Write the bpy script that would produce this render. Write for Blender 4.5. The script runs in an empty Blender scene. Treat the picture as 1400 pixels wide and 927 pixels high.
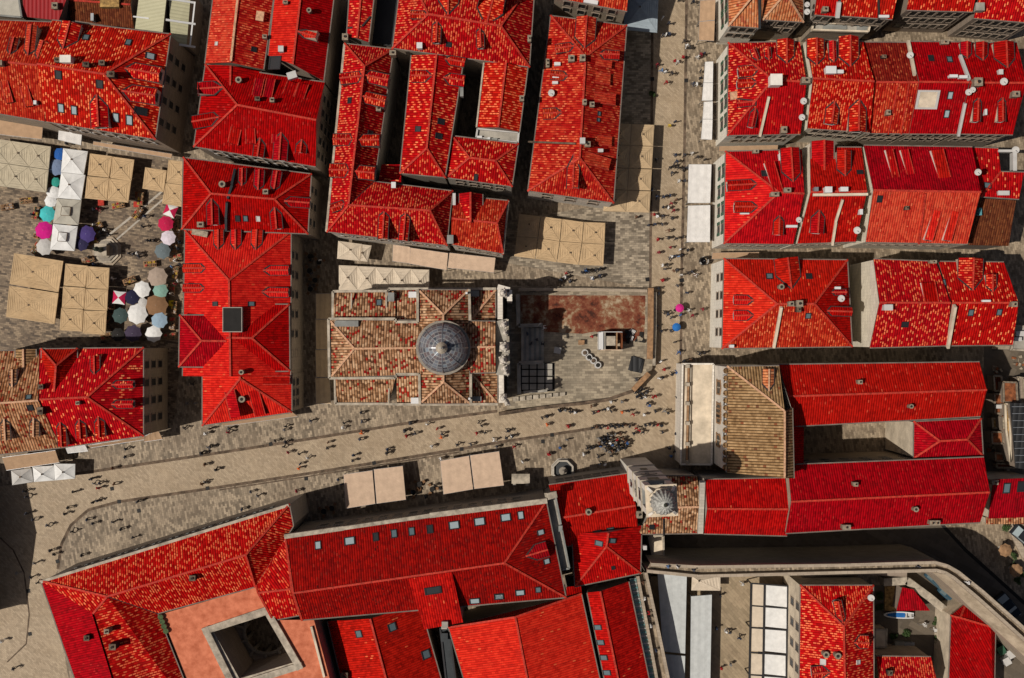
import bpy, bmesh, math, random
from mathutils import Vector, Matrix, geometry
from math import sin, cos, pi, radians, floor
R = random.Random(7)
scene = bpy.context.scene
col = scene.collection
# ------------------------------------------------------------------ survey
# The photograph is a straight-down aerial view: a pixel plus a height above the
# ground gives a point of the town in metres (1 px = 0.107 m on the ground).
S = 0.107
D = 180.0                       # flying height, m
def P(x, y, h=0.0):
    f = S * (1 - h / D)
    return Vector(((x - 700) * f, -(y - 463.5) * f, h))
SHEETS = dict(A1=(0,0),A2=(0,180),A3=(0,330),A4=(0,460),A5=(240,0),A6=(230,200),A7=(230,390),A8=(0,640),
  B1=(430,0),B2=(430,180),B3=(430,360),B4=(680,370),B5=(690,0),B6=(690,190),B7=(260,560),B8=(520,560),
  C1=(950,0),C2=(1100,0),C3=(930,180),C4=(1100,180),C5=(930,330),C6=(1100,330),C7=(900,480),C8=(1100,480),
  D1=(0,727),D2=(200,680,3.753),D3=(420,700,4.083),D4=(680,580),D5=(650,727),D6=(850,727),D7=(1100,640),D8=(1100,727),
  F=(0,0,1))
CUR = (0, 0, 1)
def sheet(n):
    global CUR
    s = SHEETS[n]
    CUR = s if len(s) == 3 else (s[0], s[1], 4.6333)
def Q(p): return (CUR[0] + p[0] / CUR[2], CUR[1] + p[1] / CUR[2])
def W(p, h=0.0):
    q = Q(p); return P(q[0], q[1], h)
def M_(n, h=0.0): return n / CUR[2] * S * (1 - h / D)     # a length on the sheet in metres

# ------------------------------------------------------------------ materials
MATS = {}
class NT:
    def __init__(s, name):
        m = bpy.data.materials.new(name); m.use_nodes = True
        s.m = m; s.t = m.node_tree; s.b = s.t.nodes['Principled BSDF']
        s.b.inputs['Specular IOR Level'].default_value = 0.25
        MATS[name] = m
    def n(s, typ, **kw):
        nd = s.t.nodes.new('ShaderNode' + typ)
        for k, v in kw.items():
            if k.startswith('i_'):
                nd.inputs[int(k[2:])].default_value = v
            else: setattr(nd, k, v)
        return nd
    def l(s, a, b): s.t.links.new(a, b)
    def math(s, op, a, b=None, c=None):
        nd = s.t.nodes.new('ShaderNodeMath'); nd.operation = op
        for i, v in enumerate((a, b, c)):
            if v is None: continue
            if isinstance(v, (int, float)): nd.inputs[i].default_value = v
            else: s.l(v, nd.inputs[i])
        return nd.outputs[0]
    def mix(s, f, a, b, blend='MIX'):
        nd = s.t.nodes.new('ShaderNodeMix'); nd.data_type = 'RGBA'; nd.blend_type = blend
        for i, v in ((0, f), (6, a), (7, b)):
            if isinstance(v, (int, float)): nd.inputs[i].default_value = v
            elif isinstance(v, tuple): nd.inputs[i].default_value = (*v[:3], 1)
            else: s.l(v, nd.inputs[i])
        return nd.outputs[2]
    def ramp(s, f, stops, interp='LINEAR'):
        nd = s.t.nodes.new('ShaderNodeValToRGB'); cr = nd.color_ramp; cr.interpolation = interp
        while len(cr.elements) < len(stops): cr.elements.new(0.5)
        for e, (p, c) in zip(cr.elements, stops):
            e.position = p; e.color = (*c, 1)
        s.l(f, nd.inputs[0]); return nd.outputs[0]
    def noise(s, vec, scale, detail=3, rough=.6):
        nd = s.n('TexNoise'); nd.inputs['Scale'].default_value = scale
        nd.inputs['Detail'].default_value = detail; nd.inputs['Roughness'].default_value = rough
        if vec is not None: s.l(vec, nd.inputs['Vector'])
        return nd.outputs[0]
    def pos(s): return s.n('NewGeometry').outputs['Position']
    def uv(s): return s.n('UVMap').outputs[0]
    def base(s, c):
        if isinstance(c, tuple): s.b.inputs['Base Color'].default_value = (*c, 1)
        else: s.l(c, s.b.inputs['Base Color'])
    def bump(s, h, strength=.5, dist=.05):
        nd = s.n('Bump'); nd.inputs['Strength'].default_value = strength; nd.inputs['Distance'].default_value = dist
        s.l(h, nd.inputs['Height']); s.l(nd.outputs[0], s.b.inputs['Normal'])
    def rough(s, r): s.b.inputs['Roughness'].default_value = r

def tile_mat(name, reds, fleck, frac, amp=.25, period=.32, all_tiles=False, vary=.5, patch=.12, vlen=.52, pans=.45):
    """Clay roof: ribs run down the slope (UV v), single replaced tiles stand out from the rest."""
    t = NT(name); t.rough(.75)
    uv = t.uv(); sp = t.n('SeparateXYZ'); t.l(uv, sp.inputs[0])
    oi = t.n('ObjectInfo').outputs['Random']
    u = t.math('DIVIDE', sp.outputs[0], period); v = t.math('DIVIDE', sp.outputs[1], vlen)
    cu = t.math('FLOOR', u); fu = t.math('FRACT', u)
    # courses of neighbouring ribs are staggered
    par = t.math('MULTIPLY', t.math('MODULO', cu, 2.0), .5)
    vv = t.math('ADD', v, par); cv = t.math('FLOOR', vv); fv = t.math('FRACT', vv)
    cx = t.n('CombineXYZ'); t.l(cu, cx.inputs[0]); t.l(cv, cx.inputs[1]); t.l(t.math('MULTIPLY', oi, 91.0), cx.inputs[2])
    wn = t.n('TexWhiteNoise', noise_dimensions='3D'); t.l(cx.outputs[0], wn.inputs['Vector'])
    r1 = wn.outputs['Value']
    sc = t.n('SeparateColor'); t.l(wn.outputs['Color'], sc.inputs[0]); r2 = sc.outputs[1]
    pos = t.pos()
    big = t.noise(pos, patch, 3, .55); mid = t.noise(pos, 1.1, 4, .65)
    thr = t.math('ADD', frac, t.math('MULTIPLY', t.math('SUBTRACT', big, .5), amp * 4))
    # replacement tiles were laid evenly: a staggered scatter, not clumps
    sc_ = t.math('FRACT', t.math('ADD', t.math('ADD', t.math('MULTIPLY', cu, .381966), t.math('MULTIPLY', cv, .5)), t.math('MULTIPLY', r1, .55))) if not all_tiles else r1
    isf = t.math('LESS_THAN', sc_, thr)
    if not all_tiles: isf = t.math('MULTIPLY', isf, t.math('LESS_THAN', fv, .8))
    cover = t.math('LESS_THAN', t.math('ABSOLUTE', t.math('SUBTRACT', fu, .5)), .27 if not all_tiles else .6)
    f = t.math('MULTIPLY', isf, cover)
    base = t.ramp(t.math('ADD', t.math('MULTIPLY', r2, vary), t.math('MULTIPLY', mid, 1 - vary)), reds)
    c = t.mix(f, base, t.mix(r2, fleck[0], fleck[1]))
    # channels between the covers are darkened, painting the shade between ribs
    pan = t.math('GREATER_THAN', t.math('ABSOLUTE', t.math('SUBTRACT', fu, .5)), .36)
    c = t.mix(t.math('MULTIPLY', pan, pans), c, tuple(x * .3 for x in reds[0][1]))
    # soot and lichen: streaks that run down the slope, and broad worn patches
    mp = t.n('Mapping'); t.l(uv, mp.inputs[0]); mp.inputs['Scale'].default_value = (1.1, .16, 1)
    st = t.noise(mp.outputs[0], 1.0, 5, .7); bl = t.noise(pos, .35, 5, .6)
    c = t.mix(t.math('MULTIPLY', t.ramp(st, [(.52, (0, 0, 0)), (.75, (1, 1, 1))]), .45), c, tuple(x * .3 + .004 for x in reds[0][1]))
    c = t.mix(t.math('MULTIPLY', t.ramp(bl, [(.54, (0, 0, 0)), (.74, (1, 1, 1))]), .35), c, tuple(x * .45 + .006 for x in reds[1][1]))
    hs = t.n('HueSaturation'); t.l(c, hs.inputs['Color']); t.l(t.math('ADD', t.math('MULTIPLY', oi, .16), .92), hs.inputs['Value'])
    t.l(t.math('ADD', t.math('MULTIPLY', t.math('FRACT', t.math('MULTIPLY', oi, 7.3)), .004), .4985), hs.inputs['Hue'])
    t.base(hs.outputs[0]); t.b.inputs['Specular IOR Level'].default_value = .05
    rib = t.math('SINE', t.math('MULTIPLY', fu, pi))
    step = t.math('MULTIPLY', t.math('SUBTRACT', 1.0, fv), .25)
    t.bump(t.math('ADD', t.math('ADD', rib, step), t.math('ADD', t.math('MULTIPLY', r1, .25), t.math('MULTIPLY', t.noise(pos, .5, 3, .5), 2.2))), .8, .08)
    return t.m
RED = [(.15, (.22, .0015, .002)), (.45, (.40, .003, .003)), (.75, (.52, .006, .005))]
RED2 = [(.15, (.17, .0008, .002)), (.45, (.31, .001, .004)), (.75, (.40, .0015, .005))]
ORG = [(.15, (.32, .010, .006)), (.45, (.50, .035, .016)), (.8, (.58, .075, .03))]
FL = ((.70, .13, .05), (.58, .06, .022))
tile_mat('red', RED, FL, .015, .03)
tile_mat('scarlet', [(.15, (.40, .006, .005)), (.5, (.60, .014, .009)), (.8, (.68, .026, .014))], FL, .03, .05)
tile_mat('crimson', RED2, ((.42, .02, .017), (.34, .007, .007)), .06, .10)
tile_mat('crimsondeep', [(.1, (.06, .002, .003)), (.4, (.22, .002, .004)), (.75, (.38, .003, .005))], ((.42, .02, .014), (.06, .004, .004)), .10, .08, vary=.3, patch=.2)
tile_mat('crimsonflake', RED, ((.60, .07, .035), (.46, .014, .01)), .08, .10, vary=.35)
tile_mat('fleck', RED, ((.88, .24, .095), (.74, .11, .035)), .34, .13)
tile_mat('fleckheavy', RED, ((.80, .19, .075), (.66, .085, .03)), .46, .18)
tile_mat('flecklight', RED, ((.92, .30, .12), (.78, .15, .05)), .16, .12)
tile_mat('orange', ORG, ((.72, .16, .068), (.30, .005, .004)), .25, .10)
tile_mat('mixed', [(.15, (.25, .004, .004)), (.45, (.39, .010, .006)), (.75, (.52, .045, .018))], ((.72, .17, .068), (.58, .075, .026)), .30, .3, patch=.2)
tile_mat('tangerine', [(.15, (.38, .02, .011)), (.45, (.54, .05, .022)), (.75, (.62, .085, .036))], ((.70, .16, .07), (.34, .008, .006)), .10, .08)
tile_mat('dried', [(.15, (.12, .003, .003)), (.45, (.20, .009, .006)), (.75, (.27, .022, .011))], ((.48, .12, .045), (.36, .05, .02)), .2, .15)
OLD = [(.2, (.10, .035, .018)), (.4, (.30, .12, .05)), (.55, (.46, .22, .11)), (.75, (.60, .33, .17))]
tile_mat('churchtile', [(.25, (.10, .045, .022)), (.4, (.27, .13, .06)), (.55, (.44, .24, .125)), (.75, (.60, .38, .22))], ((.26, .010, .008), (.36, .03, .015)), .14, .22, all_tiles=True, vary=.45, period=.36, patch=.3, vlen=.42, pans=.8)
tile_mat('oldtile', OLD, ((.20, .02, .012), (.30, .05, .02)), .14, .12, all_tiles=True, vary=.35, period=.36, vlen=.42, pans=.85)
tile_mat('tan', [(.25, (.13, .07, .03)), (.45, (.27, .155, .07)), (.6, (.36, .22, .105)), (.8, (.47, .29, .15))], ((.22, .07, .03), (.14, .06, .03)), .05, .05, all_tiles=True, vary=.22, period=.37, vlen=.4, pans=.95)
tile_mat('amber', [(.2, (.36, .06, .02)), (.45, (.56, .18, .07)), (.75, (.68, .30, .13))], ((.35, .03, .015), (.70, .36, .18)), .2, .1, all_tiles=True, vary=.4, period=.36, vlen=.42, pans=.8)
tile_mat('brown', [(.2, (.07, .016, .008)), (.5, (.13, .035, .014)), (.8, (.18, .055, .02))], ((.2, .08, .03), (.09, .02, .01)), .2, .1)

def plain(name, c, rough=.7, var=.12, scale=.8, metal=0, c2=None, bump=0):
    t = NT(name); t.rough(rough); t.b.inputs['Metallic'].default_value = metal
    pos = t.pos(); n = t.noise(pos, scale, 5, .65)
    lo = c2 or tuple(x * (1 - var * 2) for x in c); hi = tuple(min(1, x * (1 + var)) for x in c)
    t.base(t.ramp(n, [(.3, lo), (.7, hi)]))
    if bump: t.bump(t.noise(pos, scale * 8, 3), bump, .03)
    return t.m
def wall_mat(name, c, stain=.35):
    t = NT(name); t.rough(.9); pos = t.pos()
    uv = t.uv()
    br = t.n('TexBrick'); t.l(uv, br.inputs['Vector']); br.inputs['Scale'].default_value = 1
    br.inputs['Brick Width'].default_value = .9; br.inputs['Row Height'].default_value = .42; br.inputs['Mortar Size'].default_value = .02
    br.inputs['Color1'].default_value = (*c, 1); br.inputs['Color2'].default_value = (*[x * .8 for x in c], 1)
    br.inputs['Mortar'].default_value = (*[x * .6 for x in c], 1)
    n = t.noise(pos, .45, 6, .7)
    t.base(t.mix(t.math('MULTIPLY', t.ramp(n, [(.42, (0, 0, 0)), (.7, (1, 1, 1))]), stain), br.outputs[0], tuple(x * .45 for x in c)))
    t.bump(t.noise(pos, 6, 3), .3, .03)
    return t.m
wall_mat('plasterwall', (.82, .73, .58), .3); wall_mat('cream', (.86, .80, .68), .12); wall_mat('stone', (.40, .32, .235)); wall_mat('greystone', (.30, .26, .21)); wall_mat('brownstone', (.32, .25, .19))
wall_mat('whitestone', (.74, .67, .57), .25); wall_mat('palestone', (.45, .40, .33), .3)
plain('plaster', (.60, .50, .37), .9, .18, .5, bump=.2); plain('whiteplaster', (.68, .63, .55), .9, .1, .6)
plain('capstone', (.40, .34, .26), .85, .28, .9, bump=.3); plain('gutter', (.16, .13, .105), .7, .2); plain('lead', (.13, .15, .16), .55, .3, 1.2)
plain('valley', (.03, .025, .024), .8); plain('ridge', (.46, .035, .018), .75, .3, 3); plain('ridgeold', (.55, .31, .18), .8, .25, 3)
plain('terracotta', (.52, .17, .09), .9, .22, .9, c2=(.36, .09, .04), bump=.3)
plain('concrete', (.34, .31, .26), .9, .2, .5, bump=.2); plain('greydeck', (.22, .22, .20), .85, .2, .5)
plain('darkmetal', (.022, .021, .022), .5, .2); plain('blackroof', (.016, .018, .022), .5, .2, .3); plain('sheetdark', (.03, .035, .037), .5, .2)
plain('white', (.58, .57, .55), .6, .05); plain('offwhite', (.46, .44, .41), .7, .07); plain('steel', (.30, .31, .32), .4, .1, metal=.6)
plain('soot', (.02, .018, .016), .9); plain('pipe', (.22, .17, .12), .8, .25, 2); plain('chimcap', (.26, .21, .15), .85, .25, 3); plain('green', (.03, .09, .05), .6, .2); plain('teal', (.10, .30, .33), .6, .2)
plain('wood', (.30, .17, .085), .8, .25, 2); plain('bronze', (.06, .075, .06), .45, .2, metal=.5); plain('statuestone', (.58, .52, .44), .85, .25, 3, bump=.3)
plain('rubber', (.02, .02, .02), .8, .1); plain('leaf', (.05, .085, .025), .7, .4, 3); plain('bark', (.09, .06, .04), .9, .2); plain('drygrass', (.36, .22, .075), .95, .5, 2.2, c2=(.07, .04, .018), bump=.6)
plain('bastion', (.36, .29, .205), .9, .22, .6, c2=(.22,.17,.115), bump=.2); plain('rusttile', (.26, .085, .03), .9, .4, 1.5, c2=(.06, .02, .01)); plain('rubblestone', (.34, .28, .2), .9, .3, 3)
plain('greencopper', (.14, .30, .29), .6, .15, 2)
def glass(name, c, rough=.12):
    t = NT(name); t.base(c); t.rough(rough); t.b.inputs['Specular IOR Level'].default_value = .6
glass('glassdark', (.010, .012, .013), .5); glass('glasspale', (.30, .36, .37), .25); glass('glassmid', (.10, .14, .15), .2); glass('windowglass', (.010, .010, .011), .55)
def fabric(name, c, ribs=0.0, per=.5):
    t = NT(name); t.rough(.9); pos = t.pos()
    n = t.noise(pos, 1.3, 4); c1 = t.ramp(n, [(.3, tuple(x * .8 for x in c)), (.7, c)])
    t.base(c1)
    if ribs:
        uv = t.uv(); sp = t.n('SeparateXYZ'); t.l(uv, sp.inputs[0])
        w = t.math('FRACT', t.math('DIVIDE', sp.outputs[1], per))
        t.bump(w, ribs, .22)
    return t.m
fabric('tancloth', (.52, .36, .20), .9, .42); fabric('sandcloth', (.48, .41, .29), .9, .42); fabric('whitecloth', (.70, .69, .66)); fabric('beigecloth', (.43, .40, .33))
fabric('awningtan', (.42, .27, .16), .2, .6); fabric('awningwhite', (.66, .63, .59), .25, .5); fabric('awningpink', (.56, .40, .28), .3, .3); fabric('olivecloth', (.50, .36, .21), .2, .5)
fabric('creamcloth', (.60, .50, .38), .3, .42); fabric('greycloth', (.30, .35, .38), .55, .5); fabric('shadegrey', (.50, .51, .49), .2, 1.0)
for n_, c_ in dict(magenta=(.55, .01, .20), crimsoncloth=(.45, .01, .06), turquoise=(.06, .45, .45), seagreen=(.03, .28, .22), blue=(.02, .10, .35), slate=(.16, .21, .32), purple=(.06, .04, .16),
    darkpurple=(.03, .025, .07), navy=(.015, .015, .04), lilac=(.62, .55, .60), greypar=(.13, .16, .17), taupe=(.36, .28, .22), mint=(.20, .34, .28), coffee=(.22, .12, .06), lightblue=(.28, .38, .47),
    darkgreen=(.05, .08, .075), plum=(.055, .04, .07), yellow=(.6, .42, .02), pinkpar=(.6, .02, .22), bluepar=(.02, .14, .42), redpar=(.6, .015, .03)).items(): fabric(n_, c_)
def corrugated(name, c, c2, per):
    t = NT(name); t.rough(.6); uv = t.uv(); sp = t.n('SeparateXYZ'); t.l(uv, sp.inputs[0])
    f = t.math('FRACT', t.math('DIVIDE', sp.outputs[0], per)); n = t.noise(t.pos(), .6, 5, .7)
    t.base(t.mix(n, c, c2)); t.bump(t.math('SINE', t.math('MULTIPLY', f, pi)), .8, .08)
corrugated('redsheet', (.30, .003, .005), (.21, .002, .004), .55); corrugated('palesheet', (.50, .47, .30), (.36, .34, .22), .5); corrugated('darksheet', (.022, .022, .022), (.012, .012, .013), .8)
corrugated('canopygreen', (.16, .24, .22), (.30, .36, .33), .6)

def paving(name, c1, c2, bw, rh, rot=0, stain=(.12, .09, .06), amt=.6, mortar=.55, hb=False):
    t = NT(name); t.rough(.62); pos = t.pos()
    mp = t.n('Mapping'); t.l(pos, mp.inputs[0]); mp.inputs['Rotation'].default_value = (0, 0, rot)
    br = t.n('TexBrick'); t.l(mp.outputs[0], br.inputs['Vector']); br.inputs['Scale'].default_value = 1
    br.inputs['Brick Width'].default_value = bw; br.inputs['Row Height'].default_value = rh; br.inputs['Mortar Size'].default_value = .012; br.inputs['Bias'].default_value = -.1
    br.inputs['Color1'].default_value = (0, 0, 0, 1); br.inputs['Color2'].default_value = (1, 1, 1, 1); br.inputs['Mortar'].default_value = (.1, .1, .1, 1)
    big = t.noise(pos, .16, 7, .68); mid = t.noise(pos, 1.3, 5, .7)
    c = t.mix(br.outputs[0], c1, c2); wl = t.noise(pos, .28, 4, .6); c = t.mix(t.math('MULTIPLY', t.ramp(wl, [(.5, (0, 0, 0)), (.7, (1, 1, 1))]), .35), c, tuple(min(1, x * 1.15) for x in c2))
    c = t.mix(t.math('MULTIPLY', t.ramp(big, [(.45, (0, 0, 0)), (.68, (1, 1, 1))]), amt), c, stain)
    c = t.mix(t.math('MULTIPLY', t.ramp(mid, [(.5, (0, 0, 0)), (.75, (1, 1, 1))]), .45), c, tuple(x * .45 for x in c1))
    c = t.mix(t.math('MULTIPLY', br.outputs['Fac'], mortar), c, (.05, .04, .03))
    t.base(c); t.bump(t.math('ADD', t.math('MULTIPLY', br.outputs['Fac'], -1.0), t.noise(pos, 3, 3)), .25, .03)
paving('slabs', (.13, .097, .063), (.40, .31, .21), .62, .3, radians(80), amt=.6, stain=(.13,.09,.055), mortar=.4)
paving('slabsgrey', (.135, .107, .075), (.43, .35, .25), .66, .3, 0, stain=(.12, .095, .065), amt=.6)
paving('herring', (.28, .21, .135), (.41, .315, .21), .5, .22, radians(45), stain=(.27, .19, .11), amt=.45, mortar=.3)
paving('herringwide', (.24, .18, .11), (.37, .28, .175), 1.5, .4, radians(48), stain=(.18, .12, .07), amt=.4, mortar=.4)
paving('terrace', (.18, .142, .098), (.44, .36, .25), .85, .36, 0, stain=(.16, .135, .095), amt=.6)
paving('marketslabs', (.07, .048, .03), (.33, .24, .15), .55, .26, radians(8), stain=(.10, .065, .04), amt=.75, mortar=.5)
paving('asphalt', (.085, .066, .045), (.14, .11, .078), 2.0, .9, .5, stain=(.08, .07, .06), amt=.4, mortar=.1)
plain('drain', (.13, .09, .06), .9, .4, 1.0)
def earth():
    t = NT('redearth'); t.rough(.95); pos = t.pos(); n = t.noise(pos, .42, 8, .75); n2 = t.noise(pos, 2.2, 4, .6)
    c = t.ramp(n, [(.36, (.035, .012, .008)), (.44, (.16, .04, .02)), (.50, (.20, .075, .038)), (.54, (.27, .17, .095)), (.61, (.42, .33, .22))])
    t.base(t.mix(t.math('MULTIPLY', n2, .35), c, (.09, .03, .015)))
earth()
def dome_mat():
    t = NT('domelead'); t.rough(.5); uv = t.uv(); sp = t.n('SeparateXYZ'); t.l(uv, sp.inputs[0])
    fu = t.math('FRACT', sp.outputs[0]); fv = t.math('FRACT', sp.outputs[1])
    cx = t.n('CombineXYZ'); t.l(t.math('FLOOR', sp.outputs[0]), cx.inputs[0]); t.l(t.math('FLOOR', sp.outputs[1]), cx.inputs[1])
    wn = t.n('TexWhiteNoise', noise_dimensions='2D'); t.l(cx.outputs[0], wn.inputs['Vector'])
    c = t.ramp(wn.outputs['Value'], [(.0, (.05, .06, .075)), (.4, (.12, .085, .085)), (.7, (.16, .19, .22)), (1, (.09, .065, .065))])
    edge = t.math('MAXIMUM', t.math('GREATER_THAN', t.math('ABSOLUTE', t.math('SUBTRACT', fu, .5)), .43), t.math('GREATER_THAN', t.math('ABSOLUTE', t.math('SUBTRACT', fv, .5)), .36))
    br = t.noise(t.pos(), 1.2, 3)
    t.base(t.mix(t.math('MULTIPLY', edge, t.math('MULTIPLY', br, 1.0)), c, (.32, .32, .30))); t.bump(edge, .5, .05)
dome_mat()
def cloth_obj():
    t = NT('shirt'); t.rough(.9); oi = t.n('ObjectInfo'); t.base(oi.outputs['Color'])
    for n, c in dict(skin=(.42, .22, .14), hair=(.03, .018, .012), trousers=(.035, .038, .05), shoe=(.02, .02, .02)).items(): plain(n, c, .8, .1)
cloth_obj()

# ------------------------------------------------------------------ mesh helpers
class MB:
    """Collects faces of one mesh; each face names its material."""
    def __init__(s): s.v = []; s.f = []; s.m = []; s.names = []; s.uvs = {}
    def mi(s, n):
        if n not in s.names: s.names.append(n)
        return s.names.index(n)
    def face(s, pts, mat, uv=None):
        i = len(s.v); s.v += [Vector(p) for p in pts]; s.f.append(list(range(i, i + len(pts)))); s.m.append(s.mi(mat))
        if uv: s.uvs[len(s.f) - 1] = uv
    def box(s, c, x, y, z, mat, rot=0.0, top=None):
        """c = centre of the base"""
        cr, sr = cos(rot), sin(rot); c = Vector(c)
        q = [Vector((cr * a * x / 2 - sr * b * y / 2, sr * a * x / 2 + cr * b * y / 2, 0)) + c for a, b in ((-1, -1), (1, -1), (1, 1), (-1, 1))]
        s.prism(q, z, mat, top)
    def prism(s, q, z, mat, top=None, bottom=False):
        up = [p + Vector((0, 0, z)) for p in q]
        a = sum((q[i].x * q[(i + 1) % len(q)].y - q[(i + 1) % len(q)].x * q[i].y) for i in range(len(q)))
        if a < 0: q = q[::-1]; up = up[::-1]
        n = len(q)
        for i in range(n): s.face([q[i], q[(i + 1) % n], up[(i + 1) % n], up[i]], mat)
        s.face(up, top or mat)
        if bottom: s.face(q[::-1], mat)
    def bar(s, a, b, w, h, mat, lift=0.0):
        a, b = Vector(a), Vector(b); d = (b - a)
        if d.length < .01: return
        d.normalize(); u = d.cross(Vector((0, 0, 1)))
        if u.length < .01: u = Vector((1, 0, 0))
        u.normalize(); n = u.cross(d); up = Vector((0, 0, lift))
        r = [u * (w / 2) + n * 0, u * (w / 4) + n * h, -u * (w / 4) + n * h, -u * (w / 2), ] if False else [u * (w / 2), u * (w / 2) + n * h, -u * (w / 2) + n * h, -u * (w / 2)]
        A = [a + p + up for p in r]; B = [b + p + up for p in r]
        for i in range(4): s.face([A[i], B[i], B[(i + 1) % 4], A[(i + 1) % 4]], mat)
        s.face(A, mat); s.face(B[::-1], mat)
    def cyl(s, c, r, z, mat, n=10, r2=None, top=None, cap=True):
        c = Vector(c); r2 = r if r2 is None else r2
        lo = [c + Vector((r * cos(2 * pi * i / n), r * sin(2 * pi * i / n), 0)) for i in range(n)]
        hi = [c + Vector((r2 * cos(2 * pi * i / n), r2 * sin(2 * pi * i / n), z)) for i in range(n)]
        for i in range(n): s.face([lo[i], lo[(i + 1) % n], hi[(i + 1) % n], hi[i]], mat)
        if cap: s.face(hi, top or mat)
    def lathe(s, c, prof, mat, n=16, rot=0.0, cap=True):
        c = Vector(c); rings = [[c + Vector((r * cos(rot + 2 * pi * i / n), r * sin(rot + 2 * pi * i / n), z)) for i in range(n)] for r, z in prof]
        for a, b in zip(rings, rings[1:]):
            for i in range(n): s.face([a[i], a[(i + 1) % n], b[(i + 1) % n], b[i]], mat)
        if cap: s.face(rings[-1], mat)
    def build(s, name, parent=None, origin=None, smooth=False):
        o0 = Vector(origin) if origin is not None else (parent_loc(parent) if parent else Vector((0, 0, 0)))
        me = bpy.data.meshes.new(name)
        me.from_pydata([tuple(v - o0) for v in s.v], [], s.f)
        for n in s.names: me.materials.append(MATS[n])
        me.polygons.foreach_set('material_index', s.m)
        lay = me.uv_layers.new(name='UVMap'); d = lay.data
        for p in me.polygons:
            if p.index in s.uvs:
                for li, uv in zip(p.loop_indices, s.uvs[p.index]): d[li].uv = uv
                continue
            n = p.normal
            if abs(n.z) > .999: ax, ay = Vector((1, 0, 0)), Vector((0, 1, 0))
            else:
                ax = n.cross(Vector((0, 0, 1))).normalized(); ay = n.cross(ax).normalized()
            for li in p.loop_indices:
                co = me.vertices[me.loops[li].vertex_index].co + o0
                d[li].uv = (co.dot(ax), co.dot(ay))
        if smooth: me.polygons.foreach_set('use_smooth', [True] * len(me.polygons))
        me.update()
        ob = bpy.data.objects.new(name, me); col.objects.link(ob)
        if parent: ob.parent = parent
        else: ob.location = o0
        return ob
def parent_loc(o):
    v = Vector((0, 0, 0))
    while o: v += o.location; o = o.parent
    return v
def tag(o, label, cat, group=None, kind=None):
    if label: o['label'] = label
    if cat: o['category'] = cat
    if group: o['group'] = group
    if kind: o['kind'] = kind
    return o
def thing(name, label, cat, loc, group=None, rz=0.0):
    o = bpy.data.objects.new(name, None); col.objects.link(o); o.location = loc; o.rotation_euler = (0, 0, rz)
    o.empty_display_size = .5
    return tag(o, label, cat, group)
def copy_tree(o, parent=None):
    c = o.copy(); col.objects.link(c); c.parent = parent
    for ch in list(o.children): copy_tree(ch, c)
    return c
def inset(poly, d):
    """shrink a plan polygon by d metres (keeps z)"""
    n = len(poly); a = sum(poly[i].x * poly[(i + 1) % n].y - poly[(i + 1) % n].x * poly[i].y for i in range(n))
    sg = 1 if a > 0 else -1; out = []
    for i in range(n):
        p0, p, p1 = poly[i - 1], poly[i], poly[(i + 1) % n]
        e0 = (p - p0).to_2d().normalized(); e1 = (p1 - p).to_2d().normalized()
        n0 = Vector((-e0.y, e0.x)) * sg; n1 = Vector((-e1.y, e1.x)) * sg
        b = n0 + n1; L = b.length
        if L < .2: b = n0; k = d
        else: b.normalize(); k = d / max(.35, b.dot(n0))
        out.append(Vector((p.x + b.x * k, p.y + b.y * k, p.z)))
    return out

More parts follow.
